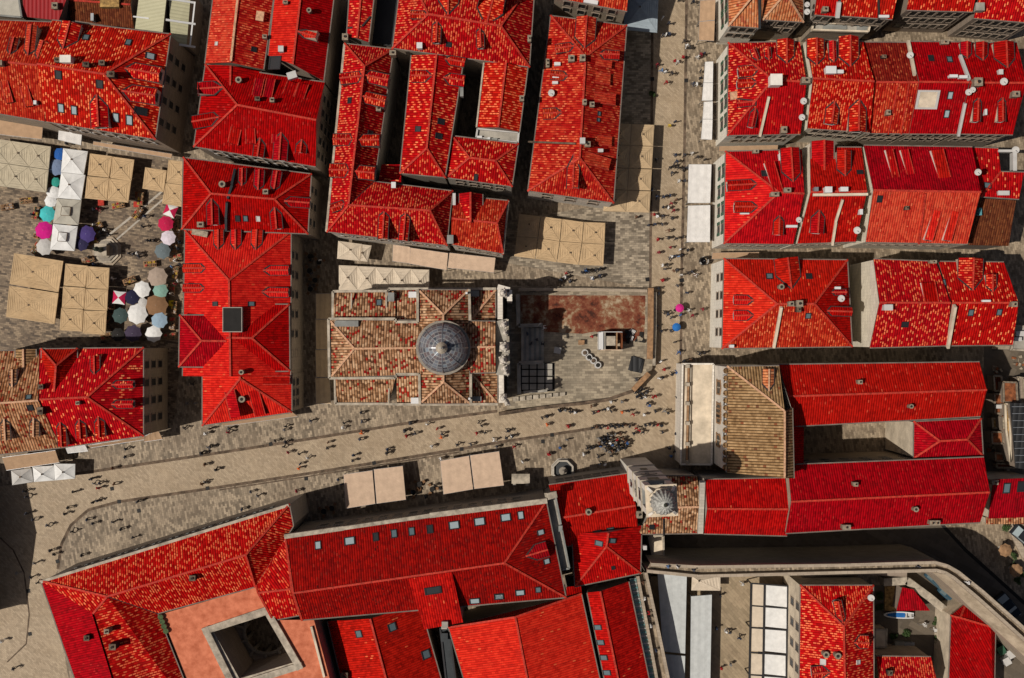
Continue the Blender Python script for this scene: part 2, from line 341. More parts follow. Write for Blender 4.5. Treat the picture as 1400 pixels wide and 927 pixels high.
# ------------------------------------------------------------------ houses
CAM = Vector((0, 0, D))
class House:
    def __init__(s, label, sh, wall='stone', cat='house', name='town_house', group=None):
        sheet(sh); s.sh = sh; s.label = label; s.wallmat = wall; s.cat = cat; s.name = name; s.group = group
        s.tris = []; s.roofs = []; s.extra = []; s.walls = MB(); s.root = None; s.outl = []
    def _root(s, v):
        if s.root is None: s.root = thing(s.name, s.label, s.cat, (v.x, v.y, 0), s.group)
    def hit(s, q):
        g = P(*Q(q)); best = None
        for a, b, c, n, mat in s.tris:
            p = geometry.intersect_ray_tri(a, b, c, g - CAM, CAM, True)
            if p and (best is None or p.z > best[0].z): best = (p, n, mat)
        if best: return best
        bb = None                                     # nearest roof plane
        for a, b, c, n, mat in s.tris:
            m = (a + b + c) / 3; d = ((m - CAM) / (D - m.z) - (g - CAM) / D).length
            if bb is None or d < bb[0]:
                p = geometry.intersect_line_plane(CAM, g, a, n)
                if p: bb = (d, p, n, mat)
        return bb[1:]
    def _add(s, faces, mat, outline, gables, ridge='ridge', cap=True):
        """faces: lists of world Vectors"""
        s._root(outline[0]); mb = MB(); edges = {}
        key = lambda v: (round(v.x, 2), round(v.y, 2), round(v.z, 2))
        mats = mat if isinstance(mat, (tuple, list)) else None
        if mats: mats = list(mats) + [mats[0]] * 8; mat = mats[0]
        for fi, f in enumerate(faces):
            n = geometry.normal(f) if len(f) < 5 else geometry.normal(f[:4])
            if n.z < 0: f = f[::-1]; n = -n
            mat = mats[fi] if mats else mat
            mb.face(f, mat)
            for i in range(1, len(f) - 1):
                tn = geometry.normal((f[0], f[i], f[i + 1])); tn = -tn if tn.z < 0 else tn
                s.tris.append((f[0], f[i], f[i + 1], tn, mat))
            for i in range(len(f)):
                a, b = f[i], f[(i + 1) % len(f)]
                edges.setdefault(tuple(sorted((key(a), key(b)))), []).append((a, b, n, f))
        gut = 'gutter'
        for e in edges.values():
            a, b = e[0][0], e[0][1]
            if len(e) == 2 and cap:
                c1 = sum(e[1][3], Vector()) / len(e[1][3])
                convex = (c1 - a).dot(e[0][2]) < -.005
                if convex: mb.bar(a, b, .26, .11, ridge)
                elif (c1 - a).dot(e[0][2]) > .02: mb.bar(a, b, .22, .03, 'valley')
            elif len(e) == 1:
                dn = Vector((0, 0, -.22))
                mb.face([a, b, b + dn, a + dn], 'gutter')
                if abs(a.z - b.z) < .4 and cap: mb.bar(a, b, .15, .06, gut)
        s.roofs.append(mb)
        ins = inset(outline, .13)
        n = len(ins)
        ctr = sum(ins, Vector()) / n
        for i in range(n):
            a, b = ins[i], ins[(i + 1) % n]
            a1, b1 = a - Vector((0, 0, .06)), b - Vector((0, 0, .06))
            s.walls.face([Vector((a.x, a.y, 0)), Vector((b.x, b.y, 0)), b1, a1], s.wallmat)
        for g in gables:
            a, b, r = g; e = (b - a).to_2d(); nn = Vector((-e.y, e.x, 0)).normalized()
            if nn.dot(ctr - a) < 0: nn = -nn
            o = nn * .1 - Vector((0, 0, .05)); s.walls.face([a + o, b + o, r + o], s.wallmat)
        s.outl.append(ins)
    def hip(s, mat, he, c0, c1, c2, c3, r1='g', r2='g', pitch=.6, hr=None, ridge=None):
        """ridge from r1 (on side c3-c0) to r2 (on side c1-c2); 'g' = gable end"""
        c = [W(p, he) for p in (c0, c1, c2, c3)]
        if hr is None:
            half = min(((c[0] + c[1]) / 2 - (c[3] + c[2]) / 2).length / 2, 9)
            hr = he + half * pitch
        up = Vector((0, 0, hr - he)); gab = []
        if r1 == 'g': a = (c[3] + c[0]) / 2 + up; gab.append((c[3], c[0], a))
        else: a = W(r1, hr)
        if r2 == 'g': b = (c[1] + c[2]) / 2 + up; gab.append((c[1], c[2], b))
        else: b = W(r2, hr)
        f = [[c[0], c[1], b, a], [c[2], c[3], a, b]]
        if r1 != 'g': f.append([c[3], c[0], a])
        if r2 != 'g': f.append([c[1], c[2], b])
        s._add(f, mat, c, gab, ridge or ('ridgeold' if mat in ('churchtile', 'oldtile', 'tan', 'amber') else 'ridge'))
        return s
    def poly(s, mat, verts, faces, outline, **kw):
        w = {k: W(v[:2], v[2]) for k, v in verts.items()}
        s._add([[w[k] for k in f] for f in faces.split()], mat, [w[k] for k in outline], [], kw.get('ridge', 'ridge'), kw.get('cap', True))
        return s
    def flat(s, mat, h, pts, edge=.35, emat='capstone'):
        w = [W(p, h) for p in pts]; s._add([w], mat, w, [], cap=False)
        if edge:
            mb = s.roofs[-1]; ii = inset(w, .12)
            for i in range(len(w)): mb.bar(ii[i], ii[(i + 1) % len(w)], .24, edge, emat)
        return s
    def dorm(s, lst, mat=None, name='dormer', cheek='plaster', rise=.62):
        for t in lst:
            fx, fy, bx, by, w = t[:5]; B, n, m = s.hit((bx, by)); m = mat or (t[5] if len(t) > 5 else m)
            F = W((fx, fy), B.z); d = (F - B); d.z = 0; L = d.length
            if L < .3 or n.z < .1: continue
            d.normalize(); sd = Vector((-d.y, d.x, 0)); hw = M_(w, B.z) / 2
            zp = lambda p: B.z - (n.x * (p.x - B.x) + n.y * (p.y - B.y)) / n.z
            drop = max(.25, B.z - zp(F)); rs = min(hw * rise, drop * .8); ez = B.z - rs; mb = MB()
            mm = -(n.x * d.x + n.y * d.y) / n.z; pts = {}
            for sg in (-1, 1):
                q = B + sd * (sg * hw); tt = L * .4 if mm > -.05 else (ez - zp(q)) / mm
                tt = max(0, min(L * .92, tt)); eb = q + d * tt; eb.z = ez; ef = F + sd * (sg * hw); ef.z = ez
                bot = F + sd * (sg * hw * .9); bot.z = zp(bot) - .12
                ov = d * .15
                f = [B, F + ov, ef + ov + Vector((0, 0, -.02)), eb]
                mb.face(f if geometry.normal(f).z > 0 else f[::-1], m)
                f2 = [eb, ef, bot]; mb.face([p - sd * (sg * .06) for p in f2], cheek)
                mb.bar(ef + ov, eb, .1, .03, 'valley'); mb.bar(B, eb, .2, .05, 'valley'); pts[sg] = (ef, bot)
            mb.face([pts[-1][1], pts[1][1], pts[1][0], F, pts[-1][0]], cheek)
            mb.bar(F + d * .15, B, .22, .09, 'ridge' if m not in ('churchtile', 'oldtile', 'tan', 'amber') else 'ridgeold')
            s.extra.append((name, mb, None))
            # little window in the front
            wb = MB(); c = F + d * .03; zb = max(zp(F) + .15, ez - 1.1); zt = ez + rs * .25; ww = hw * .55
            if zt - zb > .25:
                q = [c - sd * ww, c + sd * ww]; lo = [Vector((p.x, p.y, zb)) for p in q]; hi = [Vector((p.x, p.y, zt)) for p in q]
                wb.face([lo[0], lo[1], hi[1], hi[0]], 'windowglass')
                for a, b in ((lo[0], hi[0]), (lo[1], hi[1]), (hi[0], hi[1]), (lo[0], lo[1])): wb.bar(a, b, .09, .06, 'offwhite')
                s.extra.append(('window', wb, len(s.extra) - 1))
        return s
    def shed(s, lst, mat=None, cheek='whiteplaster'):
        """shed dormers: the roof strip is hinged at the back and stands proud at the front"""
        for t in lst:
            fx, fy, bx, by, w = t[:5]; B, n, m = s.hit((bx, by)); m = mat or m
            F = W((fx, fy), B.z); d = (F - B); d.z = 0; L = d.length
            if L < .3: continue
            d.normalize(); sd = Vector((-d.y, d.x, 0)); hw = M_(w, B.z) / 2; mb = MB()
            zp = lambda p: B.z - (n.x * (p.x - B.x) + n.y * (p.y - B.y)) / n.z
            drop = B.z - zp(F); fz = B.z - drop * .62
            b0, b1 = B - sd * hw, B + sd * hw; f0, f1 = F - sd * hw, F + sd * hw; f0.z = f1.z = fz
            for p in (b0, b1): p.z = zp(p) + .05
            f = [b0, b1, f1, f0]; mb.face(f if geometry.normal(f).z > 0 else f[::-1], m)
            for bb, ff in ((b0, f0), (b1, f1)):
                g = Vector((ff.x, ff.y, zp(ff) - .1)); mb.face([bb, ff, g], cheek); mb.bar(bb, ff, .12, .05, 'ridge')
            g0 = Vector((f0.x, f0.y, zp(f0) - .1)); g1 = Vector((f1.x, f1.y, zp(f1) - .1)); mb.face([f0, f1, g1, g0], cheek)
            s.extra.append(('dormer', mb, None))
            wb = MB(); c = d * .03; k = .25
            q0, q1 = f0.lerp(f1, k) + c, f0.lerp(f1, 1 - k) + c; zl = zp(F) + .1
            if fz - zl > .3:
                wb.face([Vector((q0.x, q0.y, zl)), Vector((q1.x, q1.y, zl)), Vector((q1.x, q1.y, fz - .1)), Vector((q0.x, q0.y, fz - .1))], 'windowglass')
                s.extra.append(('window', wb, len(s.extra) - 1))
        return s
    def sky(s, lst):
        """roof windows: x, y, width, height (on the sheet), pane"""
        for t in lst:
            x, y = t[:2]; w, h = (t[2], t[3]) if len(t) > 3 else (36, 50); pane = {'k': 'glassdark', 'p': 'glasspale', 'm': 'glassmid', 'w': 'offwhite', 'c': 'plaster'}[t[4] if len(t) > 4 else 'm']
            frame = 'offwhite' if (len(t) > 4 and t[4] in 'wc') else 'darkmetal'
            c, n, m = s.hit((x, y)); w = M_(w, c.z); h = M_(h, c.z)
            e = Vector((1, 0, 0)); 
            # sides follow the roof slope
            dd = Vector((n.x, n.y, 0))
            if dd.length > .05:
                dd.normalize(); e = Vector((-dd.y, dd.x, 0))
                if abs(e.y) > abs(e.x): e = Vector((dd.x, dd.y, 0)); 
            e = (e - n * e.dot(n)).normalized(); g = n.cross(e).normalized()
            def ring(a, b, z): return [c + e * (sx * a / 2) + g * (sy * b / 2) + n * z for sx, sy in ((-1, -1), (1, -1), (1, 1), (-1, 1))]
            o0, o1, i1, i2 = ring(w, h, -.03), ring(w, h, .14), ring(w * .78, h * .82, .14), ring(w * .78, h * .82, .08); mb = MB()
            for i in range(4):
                j = (i + 1) % 4; mb.face([o0[i], o0[j], o1[j], o1[i]], frame); mb.face([o1[i], o1[j], i1[j], i1[i]], frame); mb.face([i1[i], i1[j], i2[j], i2[i]], frame)
            s.extra.append(('roof_window', mb, None)); pb = MB(); pb.face(ring(w * .8, h * .84, .085), pane); s.extra.append(('pane', pb, len(s.extra) - 1))
        return s
    def chim(s, lst):
        """chimneys: x, y, width, depth (sheet), height m, material"""
        for t in lst:
            x, y = t[:2]; w = t[2] if len(t) > 2 else 34; dp = t[3] if len(t) > 3 else w; h = t[4] if len(t) > 4 else 1.3; mt = t[5] if len(t) > 5 else 'pipe'
            c, n, m = s.hit((x, y)); w, dp = M_(w, c.z) * .84, M_(dp, c.z) * .84; base = c - Vector((0, 0, .6)); mb = MB()
            if mt == 'round':
                mb.cyl(base, w / 2, h + .6, 'pipe', 12, top='pipe'); mb.cyl(base + Vector((0, 0, h + .6)), w / 2 * 1.1, .12, 'chimcap', 12); mb.cyl(base + Vector((0, 0, h + .721)), w / 2 * .55, .02, 'soot', 12)
            else:
                mb.box(base, w, dp, h + .6, mt); mb.box(base + Vector((0, 0, h + .6)), w * 1.12, dp * 1.12, .1, {'pipe': 'chimcap', 'soot': 'drain', 'valley': 'drain'}.get(mt, mt))
                if mt in ('white', 'offwhite', 'steel', 'teal', 'greydeck', 'sheetdark', 'whiteplaster', 'concrete'): s.extra.append(('roof_box' if mt != 'whiteplaster' else 'chimney', mb, None)); continue
                k = max(1, round(max(w, dp) / .7)); along = Vector((1, 0, 0)) if w >= dp else Vector((0, 1, 0)); step = max(w, dp) / k
                for i in range(k): mb.cyl(base + Vector((0, 0, h + .7)) + along * ((i - (k - 1) / 2) * step), min(w, dp, step) * .24, .22, 'ridgeold', 8, top='soot')
            s.extra.append(('chimney', mb, None))
        return s
    def dish(s, lst):
        for x, y, r in lst:
            c, n, m = s.hit((x, y)); r = M_(r, c.z) * .5; mb = MB(); top = c + Vector((0, 0, .9))
            mb.cyl(c - Vector((0, 0, .2)), .04, 1.0, 'steel', 6)
            ax = Vector((-.45, -.25, 1)).normalized(); e = ax.orthogonal().normalized(); g = ax.cross(e)
            rings = [[top + ax * (.25 * (k / 3) ** 2 * r) + (e * cos(2 * pi * i / 16) + g * sin(2 * pi * i / 16)) * (r * k / 3) for i in range(16)] for k in range(1, 4)]
            mb.face(rings[0], 'offwhite')
            for a, b in zip(rings, rings[1:]):
                for i in range(16): mb.face([a[i], a[(i + 1) % 16], b[(i + 1) % 16], b[i]], 'offwhite')
            mb.bar(top + g * (-r * .9), top + ax * (r * .9), .04, .04, 'steel'); s.extra.append(('satellite_dish', mb, None))
        return s
    def par(s, lst, mat='capstone', h=.45, name='parapet'):
        """upstand walls along points: (points..., width sheet)"""
        for pts, w in lst:
            ps = [s.hit(p)[0] for p in pts]; w = M_(w, ps[0].z); mb = MB()
            for a, b in zip(ps, ps[1:]):
                dv = Vector((0, 0, -.4)); mb.bar(a + dv, b + dv, w, h + .4, mat)
            s.extra.append((name, mb, None))
        return s
    def box(s, name, x, y, w, d, h, mat, rot=0, sink=.4):
        c, n, m = s.hit((x, y)); mb = MB(); mb.box(c - Vector((0, 0, sink)), M_(w, c.z), M_(d, c.z), h + sink, mat, rot); s.extra.append((name, mb, None)); return s
    def win(s, roof, edge, cols, rows, mat='brownstone', shut=None, top=1.8, dz=3.2, w=1.05, h=1.9, m0=.08, m1=.08):
        o = s.outl[roof]; a, b = o[edge], o[(edge + 1) % len(o)]; e = (b - a); e.z = 0; L = e.length; e.normalize()
        ctr = sum(o, Vector()) / len(o); nn = Vector((-e.y, e.x, 0))
        if nn.dot(ctr - a) > 0: nn = -nn
        for r in range(rows):
            for k in range(cols):
                t = m0 + (1 - m0 - m1) * (k + .5) / cols; p = a + (b - a) * t + nn * .02; z = min(a.z, b.z) - top - r * dz
                if z - h / 2 < .3: continue
                mb = MB(); q = lambda x, y, o=0: p + e * x + nn * o + Vector((0, 0, z + y - p.z))
                mb.face([q(-w / 2, -h / 2, .01), q(w / 2, -h / 2, .01), q(w / 2, h / 2, .01), q(-w / 2, h / 2, .01)], 'windowglass')
                for A, B_ in ((q(-w / 2, -h / 2), q(-w / 2, h / 2)), (q(w / 2, -h / 2), q(w / 2, h / 2)), (q(-w / 2 - .1, -h / 2 - .1), q(w / 2 + .1, -h / 2 - .1)), (q(-w / 2 - .1, h / 2 + .05), q(w / 2 + .1, h / 2 + .05))):
                    mb.bar(A, B_, .11, .12, mat)
                if shut:
                    for sg in (-1, 1): mb.prism([q(sg * w / 2, -h / 2, .04), q(sg * (w / 2 + .45), -h / 2, .06), q(sg * (w / 2 + .45), -h / 2, .12), q(sg * w / 2, -h / 2, .10)], h, shut)
                s.extra.append(('window', mb, None))
        return s
    def done(s):
        s.walls.build('wall', s.root)
        for mb in s.roofs: mb.build('roof', s.root)
        obs = []
        for nm, mb, par in s.extra: obs.append(mb.build(nm, obs[par] if par is not None else s.root, origin=s.root.location if par is None else s.root.location))
        # children of parts keep the part's own origin (all part origins sit at the house origin)
        return s.root
# ================================================================== HOUSES, upper left
GL = 'houses of the market quarter'
h = House('four-storey brown stone house with flecked red roof above the market square', 'A1', 'brownstone', group=GL)
h.hip('fleck', 13.3, (330,126), (1082,215), (985,885), (290,772), 'g', (660,470))
h.dorm([(1000,468,790,432,100), (975,605,770,575,105), (622,795,612,597,115), (440,140,396,310,130)])
h.sky([(545,238,42,46,'m'), (813,270,40,50,'m'), (950,355,62,42,'p'), (370,473,44,58,'k'), (632,532,44,56,'k'), (387,683,40,62,'p'), (470,697,40,62,'p'), (735,743,40,64,'p'), (820,760,44,70,'p'), (890,705,85,48,'k')])
h.chim([(438,388,74,50,1.4,'whiteplaster'), (378,390,34,34,1,'soot'), (560,418,44,34,1,'valley'), (660,408,40,36,1,'soot'), (720,482,52,40,1.2,'soot')])
h.win(0, 1, 4, 3).win(0, 2, 7, 2, shut='offwhite'); h.done()
h = House('house at the left edge with orange flecked roof and four thin dormers', 'A1', 'stone', group=GL)
h.hip('mixed', 12.6, (-170,120), (362,140), (283,772), (-190,690), 'g', 'g')
h.dorm([(85,240,60,345,60,'dried'), (195,160,175,350,70,'orange'), (270,262,235,370,60,'orange')]); h.shed([(40,640,25,510,45), (170,665,150,545,50), (285,690,285,560,30)], cheek='soot')
h.chim([(10,408,50,34,1,'pipe'), (235,655,20,26,.7,'white')]); h.done()
h = House('low shed with red corrugated sheet roof in the top left corner', 'A1', 'brownstone', name='sheet_roof_shed')
h.poly('redsheet', dict(a=(140,-80,10.6), b=(440,-60,10.6), c=(372,130,9.8), d=(150,105,9.8)), 'abcd', 'abcd', cap=False); h.chim([(360,46,40,44,.8,'pipe')]); h.done()
h = House('flat roofed annex with beige roof and pale blue edge at the top left corner', 'A1', 'stone', name='flat_roof_annex')
h.flat('beigecloth', 10.2, (( -90,-60), (120,-60), (148,118), (-60,100)), .3, 'greydeck'); h.done()
h = House('dark yard house with rough brown tiles behind the sheet roof shed', 'A1', 'brownstone', name='yard_house')
h.hip('brown', 7.5, (450,-90), (850,-90), (850,190), (450,130), 'g', 'g'); h.box('rooftop_pile', 700, 20, 120, 60, .5, 'drygrass'); h.chim([(600,120,20,50,1,'steel')]); h.done()
h = House('pale corrugated shelter roofs with white projecting beams', 'A1', 'brownstone', cat='shelter', name='shelter_building')
h.poly('palesheet', dict(a=(885,-60,8.3), b=(1060,-60,8.8), c=(1030,208,8.6), d=(855,182,8.1)), 'abcd', 'abcd', cap=False)
h.poly('palesheet', dict(a=(1066,-60,8.0), b=(1210,-60,7.4), c=(1182,292,7.2), d=(1085,268,7.8)), 'abcd', 'abcd', cap=False)
for y in (5, 140, 285):
    mb = MB(); mb.bar(W((1050,y-14),8.9), W((1238,y+14),7.7), .28, .16, 'white'); h.extra.append(('beam', mb, None))
mb = MB(); mb.bar(W((1236,12),7.8), W((1204,300),7.6), .2, .14, 'white'); h.extra.append(('beam', mb, None))
mb = MB(); mb.bar(W((782,98),8), W((945,118),8.3), .2, .14, 'white'); h.extra.append(('beam', mb, None)); h.done()

h = House('tall house with half orange half dark red roof at the top edge', 'A5', 'brownstone', group=GL)
h.hip(('orange','mixed'), 12.6, (252,-140), (185,402), (560,440), (640,-140)); h.sky([(262,277,26,24,'w'), (495,313,36,32,'k')]); h.par([(((400,-60),(352,388)), 14)], 'ridgeold', .2)
h.box('tile_patch', 520, 100, 80, 60, .12, 'ridgeold', -.15); h.done()
h = House('house with red slopes, sun and shade painted into their colour, at the top', 'A5', 'brownstone', group=GL)
h.hip(('scarlet','crimson'), 12.8, (640,-140), (585,350), (940,514), (1020,-140)); h.dorm([(905,238,765,196,55)])  # brighter left and darker right tiles paint a sunlit and a shaded slope
h.chim([(852,76,34,34,.9,'round'), (702,24,34,22,.8,'pipe'), (676,320,36,40,1,'offwhite'), (575,245,30,26,1.2,'pipe')]); h.sky([(632,398,100,86,'k')])  # wide dark pane stands in for a shaded recess in the roof
h.box('roof_ornament', 740, 480, 60, 44, .5, 'offwhite', .3); h.done()
h = House('broad crimson house with dormers in two rows above the narrow cross lane', 'A5', 'brownstone', group=GL)
h.hip('crimson', 12.4, (188,408), (945,520), (888,1058), (114,930), (390,665), 'g')
h.hip('crimson', 12.35, (188,410), (165,600), (520,640), (545,455), 'g', (345,595), pitch=.42)
h.dorm([(145,562,305,552,90), (108,770,275,742,85), (655,1005,668,838,92), (518,985,535,872,72), (790,960,800,882,70)])
h.shed([(525,488,512,605,55), (595,490,580,622,55), (738,512,712,602,70), (806,522,782,622,62), (355,905,385,812,65), (470,905,472,812,60), (620,905,628,850,30)], cheek='soot')
h.chim([(408,515,44,44,.9,'round'), (527,633,34,28,.9,'soot'), (620,642,30,30,1,'pipe')]); h.win(0, 1, 5, 3); h.win(0, 2, 5, 2, shut='offwhite'); h.done()

h = House('crimson hipped house with a curved parapet across its roof beside the market', 'A6', 'brownstone', group=GL)
h.hip('crimson', 11.2, (95,70), (908,175), (886,556), (85,526), (270,300), (672,335))
h.dorm([(468,142,465,250,50), (575,152,568,277,62), (687,162,668,282,60), (888,358,735,346,65), (278,490,274,330,78), (685,516,673,385,75)])
h.sky([(440,456,32,42,'k'), (490,456,32,42,'m'), (570,458,26,36,'w')]); h.par([(((424,165),(405,260),(378,340),(372,440),(372,520)), 15)], 'sheetdark', .5)
h.chim([(352,246,46,46,1,'round'), (625,293,36,34,1,'pipe'), (215,500,44,36,1,'pipe')]); h.win(0, 1, 3, 2); h.done()
h = House('long crimson house with four crossing hipped wings and a black roof opening', 'A6', 'stone', name='long_house')
h.hip('scarlet', 10.6, (105,530), (90,1455), (776,1452), (780,538), (385,850), 'g', hr=14.3)
sheet('A7')
h.hip('crimson', 12.15, (388,188), (72,188), (66,518), (388,520), 'g', (210,352), hr=14.0)
h.hip('crimson', 11.5, (396,118), (768,120), (772,545), (396,548), 'g', (530,335), hr=14.1)
h.sky([(300,118,44,30,'k'), (525,118,44,30,'m')])
mb = MB(); t0 = W((406,218), 14.4); mb.box(t0 - Vector((0,0,.7)), M_(124,14.4), M_(158,14.4), .75, 'concrete'); h.extra.append(('roof_opening', mb, None))
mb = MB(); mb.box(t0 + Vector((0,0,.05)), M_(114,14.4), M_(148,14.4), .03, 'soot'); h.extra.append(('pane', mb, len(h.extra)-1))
h.chim([(472,550,36,36,.9,'round')])
sheet('A6')
h.dorm([(315,532,315,655,64), (425,532,425,657,68), (560,532,553,657,72), (96,772,236,772,58), (95,897,230,897,54), (752,785,600,785,62), (752,926,592,922,62)])
h.box('stone_heap', 205, 552, 100, 36, .5, 'rubblestone', -.2); h.win(0, 2, 6, 2); h.done()
h = House('crimson end house with a pointed hip facing the main street', 'A7', 'stone', group=GL)
h.hip('scarlet', 10.3, (215,574), (215,890), (784,806), (784,556), (450,566), (455,592), hr=13.2)
h.shed([(432,838,388,668,70), (572,826,540,668,66)], 'red', 'soot'); h.shed([(762,603,600,602,52)], 'red'); h.chim([(476,720,46,46,1,'round')]); h.win(0, 2, 3, 2); h.done()

h = House('flecked crimson house with pale windowed wall, left end of the main street', 'A4', 'stone', group=GL)
h.hip('flecklight', 12.2, (250,76), (910,70), (910,632), (388,706), 'g', (552,385))
h.hip('red', 12.9, (262,78), (262,420), (500,400), (490,75), (355,185), 'g', hr=15.4)
h.dorm([(595,128,597,240,62), (832,305,705,305,52), (832,430,705,430,52), (388,692,380,542,60), (508,642,500,526,66), (628,632,622,510,66)])
h.chim([(272,318,34,34,.8,'soot'), (505,420,26,26,.8,'pipe'), (272,462,30,40,.6,'soot')]); h.win(0, 1, 4, 3); h.done()
h = House('weathered tan-tiled house at the left edge beside the flecked crimson one', 'A4', 'stone', group=GL)
h.hip('oldtile', 12.1, (-190,92), (248,86), (386,706), (-190,770), 'g', 'g')
h.hip('tan', 12.6, (96,80), (96,330), (240,330), (230,80), 'g', 'g', pitch=.6); h.dorm([(32,652,25,520,58), (210,630,212,515,62), (76,215,76,322,50)])
h.sky([(182,385,38,34,'m'), (192,450,40,42,'k')]); h.chim([(270,470,40,50,.9,'soot')]); h.done()

# ================================================================== HOUSES, upper centre
GC = 'houses of the upper middle block'
h = House('narrow checkered roof house in the top row beside the black flat roof', 'B1', 'greystone', group=GC)
h.hip('fleckheavy', 12.6, (225,-120), (202,232), (345,268), (390,-120), 'g', 'g', pitch=.45); h.par([(((215,178),(300,170),(350,110)), 10)], 'valley', .15); h.chim([(200,245,40,44,1,'pipe')]); h.done()
h = House('black flat roof between the checkered house and the big flecked house', 'B1', 'brownstone', name='flat_roof_house')
h.flat('blackroof', 8.5, ((392,-120), (575,-120), (498,298), (345,268)), .2, 'darkmetal'); h.done()
h = House('long L-shaped flecked house around the inner yards', 'B1', 'whitestone', group=GC)
E, Rg = 12.6, 16.0
h.poly('fleckheavy', dict(a=(190,275,E), b=(500,310,E), n=(315,420,Rg), o=(78,1469,E), i=(380,1149,E), k=(215,1299,Rg), e=(875,1209,E), f=(838,1556,E), m=(730,1334,Rg)), 'abn anko bikn kiem okmf mef', 'abiefo')
h.dorm([(165,495,300,480,72), (460,505,320,476,80), (440,640,300,608,76), (120,880,240,882,76), (402,885,277,885,76), (98,1075,218,1078,86), (372,1095,252,1084,86), (108,1318,190,1290,56), (430,1505,440,1340,66), (560,1516,576,1349,62)], cheek='greystone')
h.sky([(225,637,38,40,'k'), (352,842,44,30,'k')]); h.chim([(410,695,32,36,1,'pipe'), (505,1178,30,40,1,'white'), (500,345,44,34,1,'pipe')])
h.par([(((75,1467),(190,278)), 14)], 'capstone', .15)
h.win(0, 4, 8, 2, shut='offwhite', top=1.9); h.done()
h = House('hipped house with small gable wing at the lower right of the upper middle block', 'B2', 'whitestone', group=GC)
h.hip('mixed', 11.8, (885,402), (1228,436), (1195,776), (862,716), 'g', (1155,580))
h.hip('flecklight', 12.4, (915,392), (915,580), (1066,585), (1066,396), 'g', 'g', hr=14.4)
h.chim([(862,686,42,58,1,'greydeck'), (886,432,20,80,.8,'offwhite')]); h.par([(((1228,440),(1195,775)), 10)], 'capstone', .2); h.win(0, 2, 4, 2); h.done()
h = House('middle flecked house with pyramid hip between the two dark yards', 'B1', 'greystone', group=GC)
h.hip('fleck', 12.9, (612,350), (540,1099), (828,1126), (945,382), 'g', (710,939))
h.dorm([(618,478,745,478,78), (942,508,815,490,76), (945,392,825,372,60)]); h.sky([(658,817,44,36,'k'), (800,770,50,38,'k'), (785,862,50,38,'k')]); h.chim([(934,590,22,60,.8,'greydeck')]); h.done()
h = House('wide flecked house along the top edge with hipped sides', 'B1', 'stone', group=GC)
h.hip('fleckheavy', 13.4, (560,-240), (1400,-150), (1362,426), (493,306), (720,90), (1180,165))
h.dorm([(848,-70,845,95,130), (1150,-80,1085,165,170), (770,258,775,135,56), (1052,292,1048,180,50), (612,88,712,92,52)], cheek='greystone')
h.sky([(850,280,38,34,'k')]); h.chim([(668,298,38,40,.9,'white'), (1360,255,24,44,1,'pipe')]); h.done()
h = House('narrow flecked gable house beside the black alley, right of the deep yard', 'B1', 'greystone', group=GC)
h.hip('fleckheavy', 12.7, (1075,396), (1028,806), (1300,836), (1352,430), 'g', 'g'); h.chim([(1312,632,30,38,1,'pipe')]); h.par([(((1072,398),(1026,806)), 10)], 'capstone', .2); h.done()
h = House('grey flat roof terrace below the narrow flecked gable house', 'B1', 'greystone', name='flat_roof_house')
h.flat('concrete', 11.2, ((1028,812), (1300,836), (1292,912), (1018,878)), .4, 'offwhite'); h.chim([(1105,886,18,24,.6,'white'), (1140,888,40,20,.5,'greydeck'), (1045,872,34,18,.4,'white')]); h.done()
h = House('square hipped flecked house above the sunlit yard wall', 'B2', 'palestone', group=GC)
h.hip('fleck', 12.3, (870,25), (1292,76), (1252,350), (833,292), (980,165), (1145,185)); h.sky([(1022,288,24,46,'k')]); h.win(0, 2, 4, 2); h.done()
h = House('small low flecked lean-to in the corner of the yard', 'B2', 'greystone', name='lean_to')
h.poly('flecklight', dict(a=(425,208,11.0), b=(548,208,10.4), c=(548,322,10.4), d=(405,312,11.0)), 'abcd', 'abcd', cap=False); h.done()

GT = 'tall houses beside the upper street'
h = House('long flecked house with many white boxes on its left slope, beside the upper street', 'B5', 'whitestone', group=GT)
h.hip('mixed', 9.6, (290,98), (145,1210), (690,1287), (774,160), (512,360), (475,1000))
h.dorm([(520,105,505,305,130), (328,305,440,290,58), (248,718,362,712,70), (722,345,600,340,58), (430,1190,440,972,78), (295,470,400,480,60)])
h.shed([(682,402,575,392,40), (672,495,575,490,66), (708,622,565,615,66), (672,1035,510,995,70), (682,890,585,885,56)], 'orange', 'soot')
h.chim([(270,410,24,58,1,'pipe'), (332,412,42,22,.7,'white'), (420,381,42,44,1.1,'pipe'), (490,378,38,44,1.1,'pipe'), (322,490,44,22,.7,'white'), (318,530,38,18,.7,'white'), (503,655,28,38,1,'pipe'), (550,670,32,34,1,'pipe'), (490,900,36,40,1.2,'offwhite'), (522,920,40,36,1,'pipe'), (605,958,36,22,.7,'offwhite')])
h.sky([(597,720,24,28,'m'), (592,760,24,24,'m')]); h.dish([(296,597,44)]); h.par([(((160,900),(462,912)), 10)], 'drain', .25); h.win(0, 1, 3, 2, w=1.3); h.done()
h = House('flecked house cut by the top edge beside the grey square canopy', 'B5', 'stone', group=GT)
h.hip('mixed', 12.0, (345,-400), (785,-400), (775,74), (310,-12), 'g', 'g'); h.par([(((500,5),(590,20)), 26)], 'white', .3); h.win(0, 2, 4, 2); h.done()

